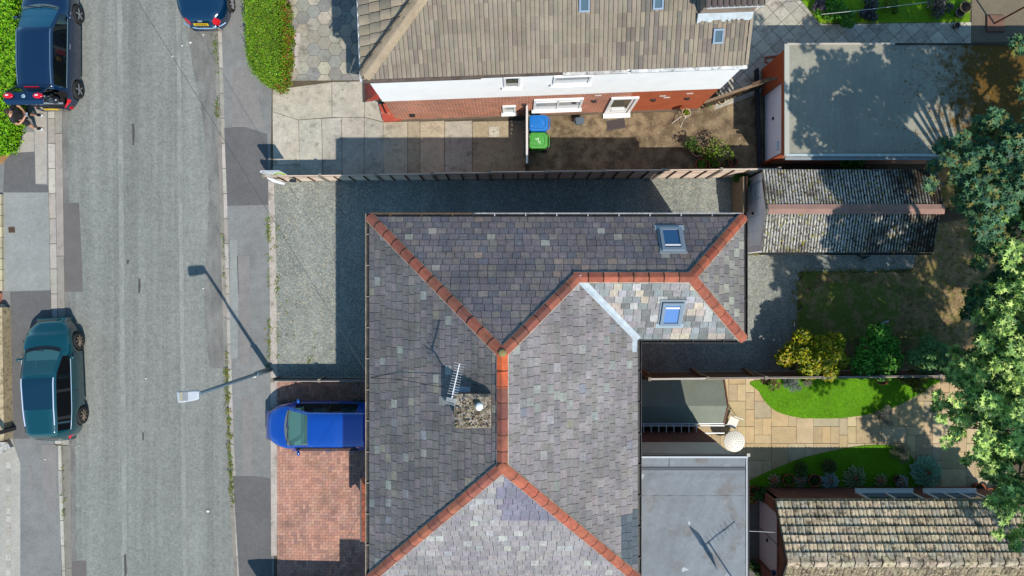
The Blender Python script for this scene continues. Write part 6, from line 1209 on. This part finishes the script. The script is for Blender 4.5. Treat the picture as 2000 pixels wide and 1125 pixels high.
# loose leafy border beside the clipped hedge
def plant(name, lab, cat, c, r, n, cols, size, tpl=LEAF, tilt=.6, group=None, stems=True, z0=0, zb=-.2, flowers=None, lo=.3):
    t = thing(name, lab, cat, (c[0], c[1], z0), group=group)
    leaves('foliage', shell((c[0], c[1], z0 + c[2]), r, n, lo, 1.1, zb), size, cols, m_leaf, t, tpl=tpl, tilt=tilt)
    if stems:
        mb = MB()
        for k in range(5): a = k * 1.26; mb.tube([(c[0], c[1], z0), (c[0] + r[0] * .25 * math.cos(a), c[1] + r[1] * .25 * math.sin(a), z0 + c[2] * .6), (c[0] + r[0] * .55 * math.cos(a), c[1] + r[1] * .55 * math.sin(a), z0 + c[2] + r[2] * .3)], [.02, .014, .006], 5)
        mb.build('stems', m_bark, t)
    if flowers: leaves('flowers', shell((c[0], c[1], z0 + c[2] + .03), r, flowers[0], .7, 1.15, .1), flowers[2], [flowers[1]], m_leaf, t, tilt=.4)
    return t
for i, (x, y) in enumerate(((556, 30), (560, 75), (558, 120), (552, 155))):
    p = P(x, y, .5); plant('border_shrub', ['topmost', 'second', 'third', 'lowest'][i] + ' loose leafy shrub between the clipped hedge and hexagon paving', 'shrub', (p.x, p.y, .45), (.3, .5, .45), 700, [C(150, 195, 30, .5), C(110, 160, 25, .5), C(190, 130, 60, .45)], .085, group='loose shrubs along the clipped hedge')
# weeds
wp = []
def weeds(xf, ya, yb, n, w_=3, dens=None):
    for _ in range(n):
        y = random.uniform(ya, yb)
        if dens and random.random() > dens(y): continue
        p = P(xf(y) + random.gauss(0, w_), y, 0)
        for _k in range(7): wp.append((p.x + random.gauss(0, .035), p.y + random.gauss(0, .04), random.uniform(.0, .05)))
dn = lambda s: (lambda y: max(0.03, .5 + .5 * math.sin(y * .045 + s) * math.sin(y * .017 + s * 2)) ** 2)
weeds(lambda y: kr(y) - 3, 55, 230, 190, 2.2, dn(1)); weeds(lambda y: kr(y) + 1, 440, 560, 15, 2); weeds(lambda y: kr(y) + 1, 680, 1000, 250, 2.2, lambda y: .9 if 720 < y < 980 else .3)
weeds(lambda y: 526, 415, 720, 260, 2.5, dn(.3)); weeds(lambda y: 541, 420, 700, 170, 2.5, dn(2)); weeds(lambda y: kl(y) - 8, 872, 1010, 60, 2, dn(3)); weeds(lambda y: 560 + random.uniform(-20, 60), 560, 720, 10, 4); weeds(lambda y: 607, 695, 708, 8, 3)
weeds(lambda y: 1560 + random.gauss(0, 7), 532, 700, 200, 4); weeds(lambda y: 1675 + random.uniform(-112, 112), 526, 534, 120, 3); weeds(lambda y: 1465 + random.gauss(0, 12), 496, 500, 8, 3); weeds(lambda y: 1500, 722, 735, 30, 40)
tag(leaves('roadside weeds', wp, .045, [C(135, 180, 30, .55), C(105, 155, 30, .5), C(185, 170, 60, .55), C(170, 150, 85, .5)], m_leaf, tilt=.8), kind='stuff')
def grass(name, px, n, z, cols, size):
    q = ccw(ppoly(px)); xs_ = [p[0] for p in q]; ys_ = [p[1] for p in q]; X = rng.uniform(min(xs_), max(xs_), n * 3); Y = rng.uniform(min(ys_), max(ys_), n * 3); ins = np.zeros(len(X), bool)
    for i in range(len(q)):
        (xa, ya), (xb, yb) = q[i], q[i - 1]; c = ((ya > Y) != (yb > Y)) & (X < (xb - xa) * (Y - ya) / (yb - ya + 1e-12) + xa); ins ^= c
    P_ = np.stack([X[ins], Y[ins], np.full(ins.sum(), z)], 1)[:n]; tag(leaves(name, P_, size, cols, m_leaf, tpl=BLADE, tilt=.9, sv=.5, cv=.3), kind='stuff')
gc = [C(120, 188, 8, .6), C(100, 168, 8, .6), C(145, 205, 20, .6)]
grass('lawn grass', lawn1, 16000, .06, gc, .045); grass('lawn grass', lawn2, 14000, .06, gc, .045); grass('dry grass', [(1562, 535), (1790, 535), (1850, 300), (2100, 300), (2100, 720), (1560, 720)], 14000, .03, [C(150, 130, 80, .5), C(120, 130, 50, .5), C(95, 115, 40, .5)], .07)
grass('neighbour grass', [(1557, -60), (1565, 0), (1600, 44), (1890, 42), (1895, -60)], 8000, .04, gc, .06)
# fallen leaves on the dry lawn
fl = [(P(x, y).x, P(x, y).y, .05) for x, y in zip(rng.uniform(1560, 2000, 350), rng.uniform(300, 720, 350))]; tag(leaves('fallen leaves', fl, .09, [C(200, 150, 60, .5), C(160, 110, 50, .5), C(215, 180, 80, .5)], m_leaf, tilt=.3), kind='stuff')
fl = [(P(x, y, 2.36).x, P(x, y, 2.36).y, 2.37) for x, y in zip(rng.normal(1900, 70, 700), rng.uniform(95, 300, 700))]; tag(leaves('fallen leaves', fl, .06, [C(190, 140, 30, .5), C(150, 100, 25, .5)], m_leaf, tilt=.3), kind='stuff')
# named shrubs
def sh_(x, y, z): p = P(x, y, z); return (p.x, p.y, z)
def bush(name, lab, cat, x, y, z, r, n, cols, size, **k): c = sh_(x, y, z); return plant(name, lab, cat, c, r, n, cols, size, **k)
YG = [C(190, 200, 15, .5), C(165, 180, 15, .5), C(215, 190, 40, .5), C(120, 140, 20, .5)]
c = sh_(1602, 700, 1.7); t = thing('yellow_shrub', 'large yellow-green leafy shrub spilling over the garden fence', 'shrub', (c[0], c[1], 0))
pts = np.concatenate([shell((c[0] + dx, c[1] + dy, 1.5 + dz), (.36, .33, .4), 520, .3, 1.1, -.4) for dx, dy, dz in ((0, 0, .5), (-.5, .1, .1), (.45, .15, .1), (0, .45, .2), (-.3, -.4, 0), (.3, -.45, .1), (.75, -.1, -.2), (-.75, .25, -.2), (-.95, -.05, -.4), (.6, .55, -.1), (-.5, .65, -.1))]); leaves('foliage', pts, .12, YG, m_leaf, t, tilt=.7)
mb = MB(); [mb.tube([(c[0], c[1], 0), (c[0] + .3 * math.cos(k), c[1] + .3 * math.sin(k), 1), (c[0] + .6 * math.cos(k), c[1] + .6 * math.sin(k), 1.7)], [.05, .03, .012], 6) for k in range(6)]; mb.build('stems', m_bark, t)
GR = [C(80, 150, 40, .7), C(105, 175, 55, .75), C(60, 115, 30, .6)]
def lump(name, lab, cat, x, y, z, R_, n, cols, size, k=7, tilt=.7, group=None, tpl=LEAF):
    c = sh_(x, y, z); t = thing(name, lab, cat, (c[0], c[1], 0), group=group); P_ = []
    for i in range(k): a = 2.4 * i + random.uniform(-.5, .5); d = R_ * random.uniform(.65, .95) * math.sqrt(i / k); q_ = random.uniform(.32, .5); P_.append(shell((c[0] + d * math.cos(a), c[1] + d * math.sin(a), z + random.uniform(-.15, .15)), (R_ * q_, R_ * q_, R_ * .38), n // k, .3, 1.1, -.4))
    leaves('foliage', np.concatenate(P_), size, cols, m_leaf, t, tilt=tilt, tpl=tpl); mb = MB(); [mb.tube([(c[0], c[1], 0), (c[0] + R_ * .5 * math.cos(j), c[1] + R_ * .5 * math.sin(j), z)], [.03, .01], 5) for j in range(5)]; mb.build('stems', m_bark, t); return t
lump('green_shrub', 'mid-green glossy shrub just right of the yellow shrub behind the fence', 'shrub', 1712, 693, 1.4, .95, 3000, GR, .12); lump('green_shrub', 'darker grey-green shrub between glossy shrub and the big tree behind the fence', 'shrub', 1812, 697, 1.3, .75, 2200, [C(95, 145, 80, .75), C(120, 165, 100, .75)], .09); lump('green_shrub', 'small lime-green clump at the foot of the glossy shrub', 'shrub', 1688, 715, .9, .3, 500, [C(140, 195, 20, .5)], .08)
lump('variegated_bush', 'bush with orange flowers and pots at the right end of the first lawn', 'bush', 1788, 747, .6, .45, 1300, [C(120, 150, 45, .5), C(90, 120, 35, .5), C(165, 160, 70, .5)], .08)
lump('garden_bush', 'dark bush squeezed between flat garage and corrugated garage', 'bush', 1660, 322, .8, .5, 700, GR, .09); lump('climbing_fern', 'feathery green fern at the gap between fence and corrugated garage', 'fern', 1450, 350, .9, .33, 1500, [C(50, 120, 25, .5), C(75, 150, 30, .5)], .12, tpl=BLADE, tilt=1.0)
lump('silver_plant', 'silvery grey spiky plant at the top left of the first lawn', 'plant', 1548, 751, .3, .28, 1100, [C(150, 165, 155, .55), C(175, 185, 180, .55)], .1, tpl=BLADE, tilt=.9); lump('lavender_plant', 'faded lilac bush next to the silvery plant under the yellow shrub', 'plant', 1578, 746, .3, .26, 900, [C(165, 155, 150, .55), C(140, 140, 110, .55)], .07, tpl=BLADE, tilt=.9)
lump('leafy_perennial', 'low green perennials at the top left corner of the first lawn', 'plant', 1504, 748, .2, .3, 500, [C(110, 160, 40, .5), C(80, 130, 30, .5), C(200, 140, 110, .5)], .08)
lump('lavender_bush', 'round grey-lilac lavender on the patio edge right of the first lawn', 'plant', 1726, 814, .35, .38, 2300, [C(150, 155, 130, .55), C(130, 140, 105, .55), C(165, 155, 170, .5)], .07, tpl=BLADE, tilt=.9); lump('lavender_bush', 'blue-grey lavender in the shade at the right end of second lawn', 'plant', 1763, 886, .35, .4, 2300, [C(150, 150, 130, .5), C(120, 130, 100, .5)], .07, tpl=BLADE, tilt=.9)
# hostas: broad leaves in a rosette
HOS = np.array([(-.5, 0), (-.3, .16), (0, .24), (.28, .16), (.5, 0), (.28, -.16), (0, -.24), (-.3, -.16)])
def hosta(lab, x, y, r, n, cin, cedge, pot=False, wide=1):
    c = sh_(x, y, .25); t = thing('hosta', lab, 'hosta', (c[0], c[1], 0), group='hostas in front of the tiled garage'); mb = MB()
    for ring_, (cnt, rr_, zz) in enumerate(((n, r, .16), (int(n * .7), r * .66, .26), (int(n * .4), r * .36, .32))):
        for k in range(cnt):
            a = 2 * math.pi * k / cnt + ring_ * .4 + random.uniform(-.15, .15); L0 = rr_ * .25; L1 = rr_ * random.uniform(.9, 1.08); w_ = (L1 - L0) * .25 * wide; ca, sa = math.cos(a), math.sin(a); col = vary(cin, .15)
            def q(l, w, z): return (c[0] + l * ca - w * sa, c[1] + l * sa + w * ca, z)
            m_ = (L0 + L1) / 2
            for sc_, cc, dz in ((1, vary(cedge, .1), 0), (.72, col, .006)): mb.add([q(L0, 0, zz - .03 + dz), q(m_ - .12 * L1 * sc_, w_ * sc_, zz + .03 + dz), q(m_ + .1 * L1 * sc_, w_ * sc_ * .9, zz + .02 + dz), q(m_ + (L1 - m_) * sc_, 0, zz - .06 * sc_ + dz + (1 - sc_) * .03), q(m_ + .1 * L1 * sc_, -w_ * sc_ * .9, zz + .02 + dz), q(m_ - .12 * L1 * sc_, -w_ * sc_, zz + .03 + dz)], [[0, 1, 2, 3], [0, 3, 4, 5]], cc)
    mb.build('leaves', m_leaf, t)
    mb = MB(); mb.lathe([(.001, 0), (.12, 0), (.15, .2), (.001, .2)], (c[0], c[1], .03), 14, C(190, 110, 80)); mb.build('pot', m_terra, t)
g1, g2 = C(130, 155, 110, .9), C(225, 228, 190, .95); b1, b2 = C(150, 180, 175, .9), C(195, 215, 210, .95)
hosta('cream-striped hosta at the left end of the row before the tiled garage', 1515, 940, .27, 9, C(140, 150, 110, .9), C(240, 235, 205, .95)); hosta('second hosta, grey-green with pale edges, between two terracotta pots', 1567, 940, .28, 12, C(130, 150, 130, .9), C(215, 222, 195, .95)); hosta('big blue-green hosta in the middle left of the row', 1624, 940, .36, 14, b1, b2)
hosta('largest dark green hosta with cream edges mid-row', 1672, 935, .48, 15, C(105, 135, 85, .85), C(200, 205, 160, .9)); hosta('pale-edged small hosta right of the largest one', 1724, 940, .27, 9, g1, g2); hosta('small blue hosta beside an orange pot at the right of the row', 1765, 943, .27, 11, b1, b2); hosta('very large blue-green round-leaved hosta at the right end of second lawn', 1813, 923, .62, 16, C(120, 160, 130, .85), C(145, 185, 155, .9), wide=1.7)
# pots
def pot(lab, x, y, r, h, plantcols=None, pr_=.2, n=200, col=C(185, 100, 70), name='plant_pot', z0=0, cat='pot', rim=True, group='terracotta pots'):
    p = P(x, y, z0 + h); t = thing(name, lab, cat, (p.x, p.y, z0), group=group); mb = MB(); mb.lathe([(.001, 0), (r * .72, 0), (r * .95, h * .85), (r * 1.05, h * .85), (r * 1.08, h), (r * .92, h), (r * .88, h * .8)], (p.x, p.y, z0), 22, vary(col, .08)); mb.build('pot', m_terra, t)
    mb = MB(); mb.disc((p.x, p.y, z0 + h * .82), r * .9, 18); mb.build('soil', m_soil, t)
    if plantcols: leaves('foliage', shell((p.x + random.uniform(-.03, .03), p.y, z0 + h * .9), (pr_, pr_, pr_), n, .2, 1.1, 0), .075, plantcols, m_leaf, t, tilt=.8)
    return t
pot('terracotta pot of bright green herbs left of the second hosta', 1541, 938, .21, .3, [C(110, 170, 30, .5), C(80, 130, 25, .5)], .16, 260); pot('terracotta pot with dark plant between second hosta and big blue hosta', 1592, 939, .22, .3, [C(70, 100, 35, .5)], .15, 160)
pot('orange pot with tall green plant on the second lawn above the hostas', 1565, 917, .15, .28, [C(100, 140, 60, .5), C(80, 115, 45, .5)], .26, 420); pot('orange pot with feathery plant on the second lawn, right of the tall one', 1619, 911, .15, .28, [C(95, 125, 60, .5), C(85, 110, 50, .5)], .26, 420)
pot('small orange empty pot beside the small blue hosta', 1753, 936, .12, .2); pot('round terracotta bowl against the fence at the top of first lawn', 1724, 738, .24, .28, [C(90, 110, 60, .5), C(130, 120, 90, .5)], .15, 150)
pot('terracotta pot against the fence beside the orange-flowered bush', 1762, 735, .17, .25, [C(90, 120, 50, .5)], .15, 120); pot('left of three terracotta pots in the shade at the right of the tiled garage', 1915, 955, .19, .3); pot('middle of three terracotta pots in the shade at the right of the tiled garage', 1935, 962, .15, .3); pot('right of three terracotta pots in the shade at the right of the tiled garage', 1955, 962, .18, .32, [C(50, 70, 40, .5)], .12, 80)
pot('pot with yellow flowers in the corner left of the tiled garage', 1469, 975, .19, .3, [C(200, 190, 60, .5), C(225, 215, 110, .5), C(70, 110, 40, .5)], .14, 120); pot('small pot behind the yellow flowers by the flat roof edge', 1472, 958, .13, .26, [C(60, 90, 40, .5)], .1, 60)
lump('corner_shrub', 'leafy shrub in the corner between extension and tiled garage', 'shrub', 1488, 968, .7, .3, 900, [C(85, 125, 40, .5), C(60, 95, 30, .5)], .09); lump('corner_plant', 'low green plant at the bottom by the garage door', 'plant', 1475, 1112, .4, .25, 400, [C(70, 110, 35, .5)], .09)
pot('large terracotta pot ring, nearest the house in the potted cluster by the panel fence', 1363, 293, .22, .4, [C(130, 110, 60, .5), C(110, 140, 40, .5)], .16, 120, C(205, 140, 115)); pot('pot half hidden by the panel fence, left in the cluster', 1370, 321, .2, .35, [C(110, 160, 30, .5)], .18, 150); pot('pot half hidden by the panel fence, second in the cluster', 1396, 322, .2, .35, [C(130, 170, 35, .5)], .18, 60); pot('pot half hidden by the panel fence, third in the cluster', 1421, 319, .17, .3); pot('reddish shallow pot at the right end of the potted cluster', 1432, 316, .17, .25)
pot('pot in the middle of the cluster under bright leaves', 1385, 306, .18, .3, [C(140, 190, 30, .5)], .2, 140); pot('pale yellow pot on the wall ledge near the side gate', 1410, 196, .12, .28, None, col=C(240, 215, 170), z0=.15)
lump('potted_bush', 'bright green straggly bush growing from the pots by the panel fence', 'bush', 1402, 300, .7, .62, 430, [C(150, 185, 40, .5), C(120, 150, 40, .5), C(100, 110, 50, .5)], .075); lump('potted_bush', 'small dark bush left of the large terracotta ring', 'bush', 1350, 285, .5, .3, 220, [C(90, 130, 30, .5), C(70, 100, 25, .5)], .08); lump('wall_plant', 'tiny green plant at the foot of the brick wall by the ledge', 'plant', 1384, 204, .1, .1, 90, [C(110, 170, 40, .5)], .06)
st = thing('plant_stand', 'white wire plant stand holding a leafy pot at the house wall corner', 'stand', tuple(P(1338, 224, 0))); b = P(1341, 220, .75)
mb = MB(); [mb.tube([(b.x + .04 * math.cos(a), b.y + .04 * math.sin(a), .72), (b.x + .1 * math.cos(a), b.y + .1 * math.sin(a), .35), (b.x - .12 + .26 * math.cos(a), b.y - .12 + .26 * math.sin(a), 0)], .014, 6) for a in (.3, 1.9, 3.5, 5.0)]; mb.build('legs', m_wp, st); mb = MB(); mb.lathe([(.15, .72), (.16, .72), (.16, .735), (.15, .735)], (b.x, b.y, 0), 18); mb.build('ring', m_wp, st)
pot('pot of yellow-green leaves standing on the white wire stand', 1340, 219, .13, .2, [C(170, 180, 40, .5), C(100, 130, 30, .5)], .11, 110, C(235, 205, 165), z0=.74)
pot('round pale log slice pot at the top right of neighbour lawn', 1887, 13, .2, .25, None, col=C(200, 165, 115)); pot('smaller grey pot beside the log slice pot', 1876, 24, .16, .18, None, col=C(165, 150, 140)); pot('small grey bird bath pot on diagonal paving edge', 1870, 49, .11, .18, None, col=C(130, 130, 130))
for i, (x, y, r_, lb, cs) in enumerate(((1625, 15, .55, 'dark shrub at the left of the shaded flower bed top right', GR), (1650, 38, .35, 'low green clump in front of the dark shrub top right', GR), (1600, 12, .25, 'purple-grey plant on the left edge of the top right lawn', [C(120, 110, 125, .5)]), (1740, 12, .35, 'yellow-green clump mid flower bed top right', [C(140, 180, 20, .5), C(90, 130, 20, .5)]), (1700, 20, .4, 'grey-blue ground plant in the flower bed top right', [C(120, 125, 130, .5), C(70, 75, 70, .5)]), (1835, 10, .5, 'silvery low planting beside the log slice pot', [C(140, 140, 135, .5), C(100, 100, 95, .5)]))): lump('bed_plant', lb, 'plant', x, y, .3, r_, 900, cs, .08, group='planting in the top right flower bed')
# trees
TB = [C(75, 125, 70, .5), C(95, 150, 75, .5), C(60, 110, 75, .5), C(125, 165, 85, .5)]
def tree(lab, trunk, clumps, cols, per, size, h0, dn_=.62):
    t = thing('broadleaf_tree', lab, 'tree', (trunk[0], trunk[1], 0)); mb = MB(); top_ = Vector((trunk[0], trunk[1], h0)); mb.tube([(trunk[0], trunk[1], 0), (trunk[0] + .1, trunk[1], h0 * .5), top_], [.28, .2, .15], 12)
    P_ = []
    for (x, y, z, r) in clumps:
        c = P(x, y, z); mb.tube([top_ - Vector((0, 0, h0 * .4)), top_.lerp(c, .5) + Vector((0, 0, .2)), c], [.09, .05, .015], 6)
        for k in range(7): d = rng.normal(0, .55, 3) * r; P_.append(shell((c.x + d[0], c.y + d[1], z + d[2] * .8), (r * .42, r * .42, r * .26), int(per * r * r / 7 * (dn_ if x > 2012 else 1)), .2, 1.1, -.5))
    mb.build('trunk', m_bark, t); leaves('crown', np.concatenate(P_), size, cols, m_leaf, t, tpl=STAR, tilt=.5, sv=.4); return t
A = [(1888, 290, 7.2, .55), (1930, 285, 7.3, .6), (1985, 275, 7.4, .7), (1874, 340, 7.7, .5), (1915, 350, 7.8, .65), (1965, 345, 8, .7), (1925, 400, 7.0, .5), (1960, 420, 7.8, .6), (1930, 455, 6.6, .45), (1975, 480, 7.6, .5), (1900, 385, 6.4, .5), (1945, 320, 6.5, .7), (1890, 320, 6.3, .5), (1950, 460, 6.2, .5), (2030, 300, 8.3, .9), (2030, 400, 8.3, .9),
     (2070, 130, 7.2, .8), (2060, 260, 7.3, 1), (2120, 200, 7.5, 1), (2180, 300, 8, 1.2), (2150, 400, 8, 1.2), (2230, 220, 8, 1.1), (2300, 330, 8.2, 1.2), (2330, 180, 8.5, 1.2), (2420, 300, 8.5, 1.3), (2480, 420, 8.7, 1.3), (2560, 260, 8.7, 1.3), (2400, 120, 8.5, 1.1), (2440, 600, 8.7, 1.2), (2540, 720, 8.7, 1.2), (2640, 640, 8.7, 1.2), (2380, 740, 8.5, 1.0), (2560, 820, 8.6, 1.1), (2640, 900, 8.7, 1.2), (2480, 880, 8.5, 1.0), (2700, 780, 8.7, 1.1), (2600, 980, 8.6, 1.1), (2680, 1060, 8.6, 1.1), (2560, 1100, 8.4, 1.0), (2760, 960, 8.7, 1.1)]
tree('blue-green maple overhanging the flat garage and corrugated garage', (15.5, 2.6), A, [C(95, 140, 95, .68), C(110, 154, 98, .68), C(82, 126, 92, .64), C(92, 134, 88, .64), C(150, 145, 75, .58), C(60, 98, 78, .55)], 1250, .165, 5.4, .8)  # leaf palette darkened to stand for shade from the taller crown
B = [(1975, 385, 7.5, .45), (1998, 430, 7.8, .5), (1990, 560, 7.5, .5), (1965, 600, 7.4, .45), (1995, 650, 7.6, .6), (1940, 650, 6.6, .5), (1900, 715, 6, .5), (1945, 720, 6.6, .6), (1990, 730, 7, .7), (1850, 795, 6, .4), (1890, 775, 6.2, .55), (1945, 790, 6.8, .7), (1995, 800, 7.2, .8), (1880, 835, 6, .42), (1930, 850, 6.6, .6), (1985, 870, 7, .7), (1925, 905, 6.2, .45), (1970, 930, 6.6, .6), (1955, 965, 6.3, .4), (1995, 985, 6.8, .6), (1992, 1040, 6.5, .4), (2040, 560, 7.6, 1.0), (2050, 700, 7.6, 1.0), (2070, 850, 7.5, 1.0), (2080, 980, 7.2, 1.0), (2150, 620, 8.2, 1.3), (2200, 780, 8.2, 1.4), (2160, 500, 8.4, 1.3), (2120, 440, 8.2, 1.2), (2080, 480, 8, .9), (2180, 920, 8, 1.3), (2110, 1050, 8, 1.0), (2150, 1150, 8, 1.0), (2160, 1120, 6.5, .9), (2240, 1180, 6.5, .9), (2110, 1190, 6.2, .7), (2300, 1100, 7, .9), (2250, 1280, 6.8, .8)]
tree('tall bright-leaved tree filling the right edge above the patio', (17.5, -4.2), B, [C(180, 212, 110, .88), C(158, 194, 98, .82), C(204, 224, 130, .9), C(118, 156, 80, .72), C(90, 130, 70, .62)], 1150, .17, 6)
Lw = [(1895, 600, 3.8, .5), (1935, 560, 4, .6), (1975, 540, 4.2, .6), (1920, 690, 4, .6), (1870, 720, 3.6, .5), (1900, 770, 4, .55), (1960, 680, 4.6, .8), (1940, 810, 4.2, .7), (1985, 760, 4.8, .8), (1960, 900, 4.2, .6), (1990, 850, 5.4, .8), (1985, 960, 4.2, .5), (1985, 620, 5.4, .8)]
tree('shaded lower tree beneath the bright crown at the right edge', (16.4, -3.2), Lw, [C(75, 130, 85, .7), C(95, 145, 100, .7), C(125, 155, 75, .65), C(60, 100, 65, .55)], 1150, .165, 3.2)
# small litter
lt = []; LL = ['on the road near the right kerb, lowest and largest in the photo', 'leaf-like on the road below the yellow number plate', 'left of the leaf-like piece below the yellow plate', 'nearest below the dark blue saloon bumper', 'on the telephone line crossing, mid road near the top', 'beside the shadow of the street lamp head', 'on the road above left of the lamp lantern', 'mid road below left of the lamp lantern', 'on the far pavement below the teal car', 'at the kerb just behind the teal car']
for x, y, s_ in ((406, 998, .07), (372, 83, .06), (356, 89, .04), (397, 68, .04), (337, 110, .05), (397, 563, .04), (285, 739, .04), (220, 866, .03), (88, 897, .04), (155, 870, .03), (1013, 0, 0)):
    if s_: p = P(x, y, -.07 if x > 118 and x < 425 else .01); m_ = MB(); m_.blob((0, 0, .01), (s_, s_ * .8, .02), C(225, 225, 220), 8, 4, .15); o = m_.build('litter_scrap', m_attr, None); o.location = p; tag(o, 'pale litter scrap ' + LL[len(lt)], 'litter', 'scraps of litter along the road'); lt.append(o)
